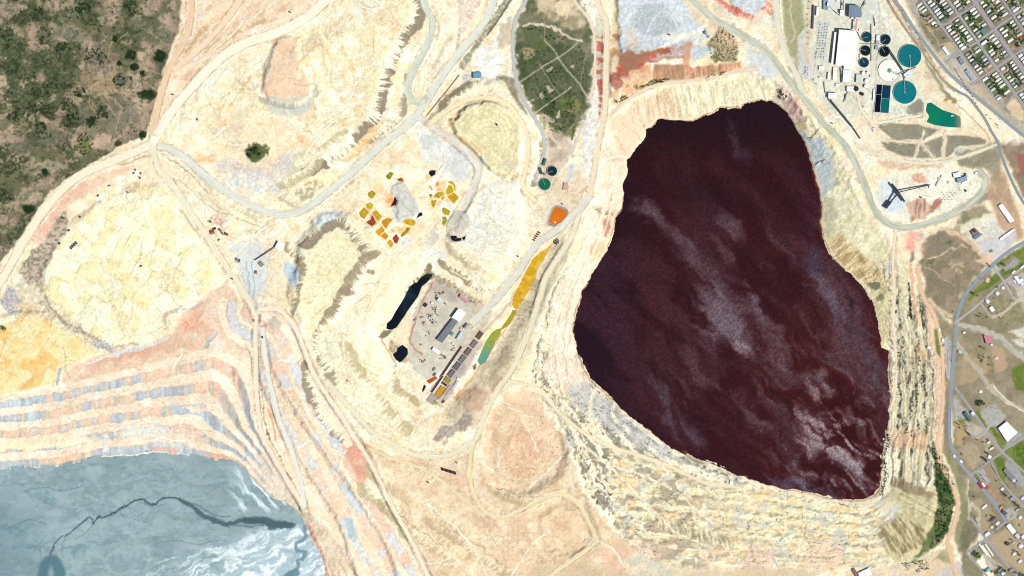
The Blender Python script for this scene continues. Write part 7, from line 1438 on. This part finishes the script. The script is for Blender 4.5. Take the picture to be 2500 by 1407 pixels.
grp([(2262, 180 - 2, 1.2), (2246, 64, 1.8), (2279, 106, 1.8), (2303, 95, 2.4), (2308, 93, 2.4), (2277, 105, 1.4)], 'small dark bush on the vacant lot beside the railway road', 'bushes of the vacant lot')
grp([(2410, 120 + 162, 2.4), (2419, 291, 1.8), (2431, 302, 1.8), (2435, 306, 2), (2437, 313, 1.6)], 'dark bush on the bank between the two roads', 'bushes on the road bank')
# hillside shrubs: 300 single ones, the thickets as one mass
SM_ = []
for i in range(5):
    o = mk('shrub', crown_bm(1, .9, 80, 40 + i, .26, .05), [LEAF[[2, 0, 2, 0, 3][i]], LEAF[[0, 2, 2, 1, 0][i]]]); SM_.append(o.data); bpy.data.objects.remove(o)
rs = random.Random(3); HL = region(HILL, True, 6, 0); HM = np.full(SH, -99., np.float32); HM[HL[0]] = HL[1]
n = 0; CENT = [(95, 40), (120, 90), (250, 60), (60, 60), (200, 100), (280, 40), (240, 90), (45, 80), (370, 110), (165, 165), (20, 150), (60, 330), (60, 400), (110, 300), (370, 200), (290, 130), (230, 270), (350, 110), (330, 310), (120, 430), (20, 430), (30, 470), (200, 140), (40, 20), (330, 40), (400, 40), (100, 240), (160, 230)]
while n < 300:
    if rs.random() < .6: c = rs.choice(CENT); u = rs.gauss(c[0], 28); v = rs.gauss(c[1], 22)
    else: u = rs.uniform(0, 440); v = rs.uniform(0, 600)
    if not (0 < u < 445 and 0 < v < 600) or at(HM, u, v)[0] < 8: continue
    o = bpy.data.objects.new('shrub', SM_[rs.randrange(5)]); COL.objects.link(o); r = rs.choice([1.4, 1.6, 1.9, 2.2, 2.6]) * S
    o.location = (X(u), Y(v), gz(u, v) - .2); o.scale = (r, r, r); o.rotation_euler = (0, 0, rs.uniform(0, 6)); tagit(o, 'small dark shrub dotted over the brown hillside', 'shrub', 'shrubs on the hillside'); n += 1
def mass(name, spots, mi, seed, leaf=1.1):
    rr = random.Random(seed); V_, F_, I_ = [], [], []
    for u, v, r in spots:
        z = gz(u, v)
        for _ in range(int(9 + r * 3)):
            th = rr.uniform(0, 6.28); q = r * S * math.sqrt(rr.random()); p = Vector((X(u) + q * math.cos(th), Y(v) + q * math.sin(th), z + rr.uniform(.2, 1.6 + r * .35)))
            n_ = Vector((rr.uniform(-1, 1), rr.uniform(-1, 1), rr.uniform(.3, 1))).normalized(); t1 = n_.orthogonal().normalized(); t2 = n_.cross(t1); a = leaf * rr.uniform(.6, 1.3); b = len(V_)
            V_ += [p + t1 * a, p + t2 * a, p - t1 * a, p - t2 * a]; F_.append((b, b + 1, b + 2, b + 3)); I_.append(rr.choice([0, 0, 1]))
    me = bpy.data.meshes.new(name); me.from_pydata(V_, [], F_)
    for m in mi: me.materials.append(m)
    me.polygons.foreach_set('material_index', I_); o = bpy.data.objects.new(name, me); COL.objects.link(o); o['kind'] = 'stuff'
    return o
sp = []
for k in range(5200):
    p = rs.choice(HPATCH + [(235, 137, 24, 20, 0), (320, 135, 13, 12, 0), (390, 137, 14, 15, 0), (328, 165, 10, 8, 0), (360, 232, 21, 12, 0), (222, 297, 13, 14, 0), (207, 352, 19, 24, 0), (300, 195, 22, 16, 0), (70, 510, 15, 9, 0), (250, 275, 16, 18, 0), (350, 330, 9, 7, 0)])
    a = rs.uniform(0, 6.28); q = math.sqrt(rs.random()) * 1.1; ca = math.radians(p[4]); x, y = math.cos(a) * q * p[2], math.sin(a) * q * p[3]
    u, v = p[0] + x * math.cos(ca) - y * math.sin(ca), p[1] + x * math.sin(ca) + y * math.cos(ca)
    if 0 < u < 440 and -20 < v and at(HM, u, v)[0] > 6 and vn(np.array([u / 7.]), np.array([v / 7.]), 5)[0] > .42: sp.append((u, v, rs.uniform(.8, 2.2)))
for k in range(900):
    u, v = rs.uniform(0, 440), rs.uniform(-10, 640)
    if at(HM, u, v)[0] > 6: sp.append((u, v, rs.uniform(.5, .9)))
for (u, v, ru, rv) in [(320, 135, 10, 9), (390, 137, 11, 12), (328, 165, 8, 7), (358, 230, 17, 9), (222, 297, 10, 11), (70, 510, 12, 8), (282, 97, 6, 6), (350, 330, 7, 5), (292, 155, 5, 5), (348, 179, 5, 4), (110, 420, 6, 6)]:
    for k in range(45): a = rs.uniform(0, 6.3); q = math.sqrt(rs.random()); sp.append((u + ru * q * math.cos(a), v + rv * q * math.sin(a), 2.2))
mass('hillside_brush', sp, [LEAF[0], LEAF[2]], 2)
sp = []
def scat(poly, n_, r0, r1, thr=.5, sc=8, sd=0):
    s_, sdd, _ = region(L(poly), True, 4, 0); A = np.full(SH, -9., np.float32); A[s_] = sdd; P = np.array(L(poly)); lo, hi = P.min(0), P.max(0); k = 0
    for _ in range(n_ * 6):
        u, v = rs.uniform(lo[0], hi[0]), rs.uniform(lo[1], hi[1])
        if at(A, u, v)[0] > 0 and vn(np.array([u / sc]), np.array([v / (sc * 1.6)]), sd)[0] > thr: sp.append((u, v, rs.uniform(r0, r1))); k += 1
        if k >= n_: break
scat('2275,1080 2300,1120 2330,1180 2328,1250 2310,1310 2270,1340 2290,1230 2280,1150', 700, 1, 2.4, .35); scat('2200,1375 2260,1365 2270,1390 2220,1400', 160, .5, 1, .3)
for x in (2198, 2212, 2226, 2240, 2254):
    for k in range(420):
        v = rs.uniform(720, 1068); u = x + (v - 900) * .03 + rs.gauss(0, 2.6) + 5 * math.sin(v / 37 + x)
        if vn(np.array([u / 30.]), np.array([v / 26.]), x)[0] > .48 and u < 2278: sp.append((u, v, rs.uniform(.35, 1.0)))
for k in range(160):
    v = rs.uniform(1060, 1210); sp.append((2168 - (v - 1060) * .07 + 3 * math.sin(v / 14) + rs.gauss(0, 2), v, rs.uniform(.8, 2)))
for k in range(130):
    v = rs.uniform(690, 780); sp.append((2218 + (v - 690) * .09 + rs.gauss(0, 1.5), v, rs.uniform(.8, 1.8)))
scat('1480,1100 1800,1210 1800,1380 1600,1380 1480,1280', 420, .5, 1.1, .55); scat('1385,950 1500,1000 1640,1110 1600,1110 1480,1050 1400,1000', 200, .5, 1.2, .5); scat('1800,1200 2120,1240 2130,1390 1800,1390', 240, .4, .9, .55)
scat('1725,110 1760,62 1795,90 1805,125 1795,150 1740,150', 420, .5, .9, .35, 4); scat('1895,215 1935,235 1930,250 1900,240', 60, 1, 2, .3); scat('1200,1010 1370,1000 1370,1170 1210,1180', 120, .4, .9, .5)
scat('1500,245 1530,232 1535,238 1505,255', 40, 1, 1.6, .2); scat('1555,216 1600,194 1632,192 1630,199 1580,210', 90, .9, 1.6, .2); scat('1718,192 1770,173 1775,178 1725,198', 50, .8, 1.4, .3)
scat('1330,240 1410,250 1400,300 1360,330 1310,290', 260, .6, 1.3, .5); scat('1262,120 1430,130 1430,230 1300,250', 260, .5, 1.1, .5, 6)
mass('bench_scrub', sp, [LEAF[2], LEAF[0]], 4, .9)

# ---------------------------------------------------------------- vehicles
def car_mesh(c):
    bm = bmesh.new(); box(bm, -2.3, 2.3, -.95, .95, .35, 1.05); box(bm, -1.5, 1.0, -.85, .85, 1.052, 1.7, 1)
    for x in (-1.5, 1.5):
        for y in (-.96, .82): box(bm, x - .35, x + .35, y, y + .14, 0, .7, 2)
    o = mk('parked_car', bm, [mc(c, .35), mc((40, 46, 54), .2), mc((24, 24, 26))]); m = o.data; bpy.data.objects.remove(o); return m
CC = [('white', (240, 240, 240)), ('red', (180, 44, 40)), ('dark blue', (40, 54, 96)), ('black', (30, 30, 34)), ('silver', (196, 200, 204)), ('maroon', (120, 40, 46))]
CM = [car_mesh(c[1]) for c in CC]
def cars(lst, where, rot, name='parked_car', cat='car'):
    for u, v in lst:
        k = rs.randrange(len(CM)); o = bpy.data.objects.new(name, CM[k]); COL.objects.link(o)
        o.location = (X(u), Y(v), gz(u, v) + .62); o.rotation_euler = (0, 0, -math.radians(rot + rs.uniform(-6, 6))); o.scale = (1.15, 1.15, 1.1); tagit(o, '%s car %s' % (CC[k][0], where), cat, '%s cars %s' % (CC[k][0], where))
cars([(2391 + i * 2.2, 1156 + i * 3) for i in range(8)] + [(2386 + i * 2, 1168 + i * 2.7) for i in range(4)], 'parked in the lot above the red roofs', -36)
cars([(2450 + i * 1.5, 642 + i) for i in range(0, 6, 2)] + [(2462, 630), (2464, 644), (2468, 636)], 'parked in the small grey lot on the lawn', 50)
cars([(2319, 840 + i * 7) for i in range(6)] + [(2311, 880), (2309, 868), (2309, 915)], 'parked in the roadside stop beside the lake rim', 5); cars([(2322.5, 880), (2330, 846), (2326, 760), (2356, 728), (2375, 692), (2427, 652), (2322, 963), (2318, 1000), (2344, 962), (2351, 982)], 'driving on the curved main road', 80)
cars([(2218, 52), (2238, 80), (2246, 95), (2294, 165), (2345, 215), (2386, 246), (2204, 26), (2310, 178), (2440, 292)], 'driving on the railway road', 50); cars([(2471, 40), (2425, 70), (2440, 92), (2402, 121), (2440, 178), (2368, 64), (2330, 24), (2280, 36), (2325, 102), (2374, 160), (2413, 210), (2458, 106), (2410, 40), (2483, 136)], 'on a street of the house grid', 54)
cars([(2412, 1046 + i * 4) for i in range(0)] + [(2422, 994), (2419, 997), (2418, 996), (2425, 986), (2430, 997), (2408, 992), (2457, 1024)], 'parked on the grey lot by the very large white roof', 40); cars([(2340, 1019), (2341, 1021), (2376, 1038), (2345, 1022), (2373, 1042)], 'parked in the triangular lot by the teal roof', 30)
cars([(2422 + i * 2.5, 1140 + i * 4) for i in range(9)] + [(2386 + i * 8, 1146 - i * 5.5) for i in range(5)] + [(2430, 1300 - i * 3) for i in range(3)] + [(2440, 1242), (2455, 1262), (2468, 1262), (2472, 1258), (2479, 1157), (2487, 1166), (2465, 1128)], 'along a street of the lower right town', -40)
cars([(1966, 163 + i * 3) for i in range(6)] + [(1972, 165 + i * 6) for i in range(4)] + [(1962, 180), (1984, 195), (1990, 204), (1994, 206), (2003, 179), (2006, 181)], 'parked by the plant entrance', 20); cars([(2400, 555), (2397, 560), (2402, 562), (2404, 582), (2418, 582), (2354, 545)], 'parked on the pale yard by the blue roofed wing', 30)
cars([(2362 + i * 7, 1060 - 20 + i) for i in range(2)], 'parked near the tan garden', 20); cars([(2330 + i * 5.2, 168 + i * 8.4) for i in range(12)] + [(2333 + i * 5.2, 172 + i * 8.0) for i in range(9)], 'in the machinery lot beside the long blue grey roof', 54)
cars([(2300 + i * 3.5, 470 + (i % 3) * 5) for i in range(10)] + [(2296 + i * 4, 484 + (i % 2) * 4) for i in range(8)] + [(2340, 452), (2342, 460), (2344, 466), (2338, 464), (2335, 457), (2360, 466), (2375, 474), (2372, 452)], 'or machine in the storage yard inside the road loop', 15)
# haul trucks and mine machines
def truck_parts(c, bed):
    out = []
    bm = bmesh.new(); box(bm, -4.2, 4.2, -1.6, 1.6, 1.2, 2.4); out.append(('chassis', mk('chassis', bm, mc((60, 60, 60)))))
    bm = bmesh.new(); v = [bm.verts.new(p) for p in ((-5, -2.6, 4.4), (2, -2.6, 3.4), (2, 2.6, 3.4), (-5, 2.6, 4.4), (-4.4, -1.8, 2.42), (2, -1.8, 2.42), (2, 1.8, 2.42), (-4.4, 1.8, 2.42))]
    for q in ((0, 1, 5, 4), (2, 3, 7, 6), (1, 2, 6, 5), (4, 5, 6, 7), (0, 4, 7, 3)): bm.faces.new([v[i] for i in q])
    out.append(('dump_bed', mk('dump_bed', bm, mc(bed))))
    bm = bmesh.new(); box(bm, 2.1, 4.6, -1.7, 1.7, 2.42, 4.6); out.append(('cab', mk('cab', bm, mc(c))))
    for x in (-3, 3.2):
        for y in (-2.2, 1.2):
            bm = bmesh.new(); cyl(bm, 0, 0, 1.3, 0, 1.0, 14); bmesh.ops.rotate(bm, verts=bm.verts[:], matrix=__import__('mathutils').Matrix.Rotation(-math.pi / 2, 3, 'X')); bmesh.ops.translate(bm, verts=bm.verts[:], vec=(x, y, 1.3)); out.append(('wheel', mk('wheel', bm, mc((28, 28, 28)))))
    r = [(n_, o.data) for n_, o in out]
    for _, o in out: bpy.data.objects.remove(o)
    return r
TP_ = {c: truck_parts(*v) for c, v in dict(grey=((120, 124, 130), (96, 98, 104)), black=((40, 40, 44), (30, 30, 34)), blue=((70, 120, 170), (90, 140, 180)), brown=((150, 84, 60), (120, 70, 56)), yellow=((226, 170, 40), (190, 140, 40)), white=((230, 230, 230), (206, 206, 206))).items()}
def truck(u, v, rot, c, label, group=None, sc=1.2, name='haul_truck', cat='truck'):
    t = thing(name, label, cat, u, v, rot, group); t.scale = (sc, sc, sc); t.location.z += .6
    for n_, me in TP_[c]:
        o = bpy.data.objects.new(n_, me); COL.objects.link(o); o.parent = t
for i in range(4): truck(174 + i * 4.2, 606 - i * 4, 70, 'grey', 'grey haul truck in the row of four on the cream pad edge', 'row of four grey trucks')
for i in range(7): truck(1080 + i * 5.2, 1146 + i * 1.6, 80, 'brown' if i % 2 else 'black', '%s haul truck in the parked row on the triangular junction' % ('brown' if i % 2 else 'black'), 'parked truck row on the junction, %s' % ('brown' if i % 2 else 'black'))
for i in range(5): truck(1303 + i * 3.4, 586 - i * 4.4, 30, ['black', 'brown', 'brown', 'brown', 'grey'][i], 'parked %s truck in the row of five by the orange pond road' % ['black', 'brown', 'brown', 'brown', 'grey'][i], 'row of five trucks by the orange pond' + ['', ' brown', ' brown', ' brown', ' grey'][i])
for i, (du, dv) in enumerate([(0, 0), (4, -3), (8, -6), (3, 4), (7, 1), (11, -2), (7, 6), (11, 3)]): truck(1352 + du, 590 + dv, 60, 'black', 'black machine in the cluster at the tip of the yellow pond', 'black machines at the yellow pond', .75)
for a in [(2031, 301.5, 30, 'blue', 'blue haul truck driving on the plant haul road'), (331, 415, -60, 'blue', 'blue machine beside the haul road hub', ), (344, 424, 80, 'brown', 'brown machine on the pad below the haul road hub'), (342, 435, 70, 'brown', 'rust machine lowest on the pad below the haul hub'), (327, 423, -40, 'grey', 'grey machine left of the brown ones below the haul hub'), (267, 454, -30, 'blue', 'pale blue machine on the upper cream pad'), (312, 470, 30, 'brown', 'long brown machine on the upper cream pad'), (240, 478, -45, 'brown', 'maroon machine on the road edge of the cream pad'), (196, 530, -60, 'grey', 'long grey machine at the upper left pad edge'), (169, 563, -50, 'black', 'black machine at the left pad edge, upper of two'), (146, 595, -60, 'black', 'black machine at the left pad edge, lower of two'), (345, 650, -30, 'brown', 'brown machine alone in the middle of the cream pad'), (535, 586, -50, 'blue', 'blue truck below the brown hut cluster'), (567, 681, 30, 'black', 'dark truck on the haul road left of the blue grey silt'), (641, 824, 80, 'black', 'dark truck on the pale road below the hub'), (708, 30, 30, 'brown', 'dark red machine on the cream road near the top'), (482, 292, 60, 'brown', 'brown machine near the peach mound'), (422, 231, 10, 'brown', 'brown machine on the pink bank'), (1213, 305, 60, 'black', 'black machine on the ring road heap'), (1264, 626, 30, 'black', 'black machine beside the grey haul road bend'), (849, 930, 40, 'yellow', 'yellow machine on the cream slope'), (1634, 85, 10, 'black', 'black machine on the pale blue heap'), (1719, 78, -30, 'grey', 'grey shovel on the point of the pale road'), (1721, 82, 30, 'blue', 'steel blue shovel on the point of the pale road'), (1045, 1178, 40, 'grey', 'grey machine on the lower pink flat'), (1115, 1130, 40, 'grey', 'grey machine above the parked truck row'), (2248, 482, 0, 'black', 'black machine near the screening rows'), (2357, 466, 70, 'black', 'black low machine right of the storage yard'), (620, 783, 70, 'blue', 'blue tank truck on the upper end of the dark road line'), (1065, 730, 60, 'grey', 'grey truck near the pale teal shed'), (1088, 742, 40, 'yellow', 'orange yellow truck near the pale teal shed'), (1028, 842, 20, 'yellow', 'orange machine at the yard entrance')]:
    truck(*a[:3], a[3], a[4], None, .95)
SPC = [(156, 80, 72), (190, 130, 120), (110, 60, 56), (150, 150, 150), (96, 104, 110), (206, 196, 180), (60, 76, 90)]
SPN = ['rust red', 'pale red', 'dark maroon', 'grey', 'slate', 'pale tan', 'blue grey']
SPM = []
for i, c in enumerate(SPC):
    r = random.Random(i); bm = bmesh.new(); box(bm, -2.6, 2.6, -1.4, 1.4, -.2, 1.8); box(bm, -1.4, .6, -1.1, 1.1, 1.802, 2.9); box(bm, 2.602, 4.4, -.5, .5, .4, 1.2); o = mk('spare_part', bm, [mc(c)]); SPM.append(o.data); bpy.data.objects.remove(o)
k = 0
for cu, cv, n_, su, sv in [(1062, 758, 12, 7, 8), (1050, 772, 14, 6, 6), (1056, 785, 10, 7, 5), (1034, 788, 10, 4, 4), (1013, 782, 8, 4, 5), (1029, 773, 5, 4, 4), (1075, 716, 8, 8, 4), (1063, 722, 5, 5, 5), (1043, 813, 6, 6, 4), (1104, 855, 8, 7, 6), (1081, 870, 8, 8, 5), (1030, 880, 8, 7, 5), (1152, 737, 6, 7, 3), (1123, 800, 6, 7, 8), (1086, 873, 5, 3, 3)]:
    for _ in range(n_):
        i = rs.randrange(7); u, v = rs.gauss(cu, su * .55), rs.gauss(cv, sv * .6); o = bpy.data.objects.new('spare_part', SPM[i]); COL.objects.link(o); o.location = (X(u), Y(v), gz(u, v)); o.rotation_euler = (0, 0, rs.choice([.6, .65, 2.2]) + rs.uniform(-.1, .1)); tagit(o, '%s machine part laid out in the sunken yard' % SPN[i], 'machine part', '%s parts in the sunken yard' % SPN[i])
bm = bmesh.new(); box(bm, -2, 2, -1.2, 1.2, 0, 2.4); cyl(bm, -1, 0, .3, 2.403, 4.4, 8); o = mk('transformer', bm, mc((120, 132, 136))); TRM = o.data; bpy.data.objects.remove(o)
for i in range(13):
    for j in range(4):
        u, v = 2021 - i * .9 - j * 6.2 + rs.uniform(-.8, .8), 60 + i * 6.6 + rs.uniform(-1, 1)
        if rs.random() < .8: o = bpy.data.objects.new('transformer', TRM); COL.objects.link(o); o.location = (X(u), Y(v), gz(u, v)); o.rotation_euler = (0, 0, rs.choice([0, 1.57])); tagit(o, 'grey transformer in the fenced switchyard left of the mill hall', 'transformer', 'switchyard transformers')
for a in [(2128, 60, 2128, 150, 'thin grey pipe rack running between the dark tanks and the mill hall'), (2100, 107, 2170, 110, 'thin pink grey pipe bridge crossing between the four dark tanks'), (2094, 78, 2104, 100, 'thin brown pipe from the mill hall corner to the dark tanks'), (2238, 165, 2190, 182, 'thin grey pipe curving from the big teal tank'), (2209, 197, 2206, 186, 'short pipe from the lower teal tank to the lilac building'), (2072, 222, 2060, 250, 'thin pipe below the reagent building'), (2012, 200, 2016, 228, 'thin steel pipe left of the crushing house'), (2300, 428, 2285, 455, 'thin pale pipe left of the small plant')]: conv('pipe_line', a[4], *a[:4], 1.3, 4, 4, (176, 170, 166), 'pipe', 4, 'plant pipes')
for u, v, l, w_, r, c, lb in [(2100, 74, 6, 5, 0, WH, 'tiny white kiosk at the mill hall corner'), (2101, 138, 5, 10, 2, (236, 236, 228), 'small white annex between the mill hall and lowest dark tank'), (2126, 186, 5, 6, 0, (206, 210, 206), 'small grey kiosk right of the small white tanks'), (2110, 262, 6, 4, 40, (220, 214, 200), 'tiny beige hut below the black tank'), (2064, 237, 3, 14, 5, (120, 84, 80), 'thin brown container right of the crushing house'), (2182, 195, 6, 5, 20, (214, 214, 210), 'tiny grey kiosk between the white and teal tanks'), (2002, 190, 7, 5, 10, (226, 226, 220), 'pale gate hut at the plant entrance'), (2045, 208, 10, 7, 3, WH, 'small white shed under the cream roofed warehouse'), (2058, 10, 6, 6, 0, (214, 220, 222), 'tiny pale kiosk near the top edge of the plant'), (2046, 2, 8, 7, 0, (226, 230, 230), 'pale roofed hut at the top edge of the plant'), (2110, 10, 7, 5, -20, (206, 160, 130), 'small orange brown hut right of the blue grey building'), (2293, 436, 6, 5, -15, (236, 236, 232), 'tiny white hut left of the small plant'), (2316, 446, 5, 5, -15, (206, 210, 214), 'tiny grey hut beside the small plant'), (2352, 447, 8, 4, -15, WH, 'small white canopy below the blue grey block')]: bld('kiosk', lb, 'kiosk', u, v, l, w_, r, 4.5, c)
# railway with wagons
for i in range(4):
    t = thing('rail_wagon', ['uppermost brown rail wagon beside the plant road', 'second brown rail wagon from the top beside the plant road', 'third brown rail wagon from the top beside the plant road', 'lowest brown rail wagon beside the plant road'][i], 'rail wagon', 2133.6 + i * .8, 42 + i * 6.4, 82, 'brown rail wagons')
    bm = bmesh.new(); box(bm, -4.6, 4.6, -1.5, 1.5, 1.0, 3.8); mk('wagon_body', bm, mc((84, 56, 50) if i else (206, 206, 200)), t); [(lambda bm: (box(bm, a, a + 1.6, -1, 1, 0, .99), mk('bogie', bm, mc((40, 40, 40)), t)))(bmesh.new()) for a in (-3.6, 2)]
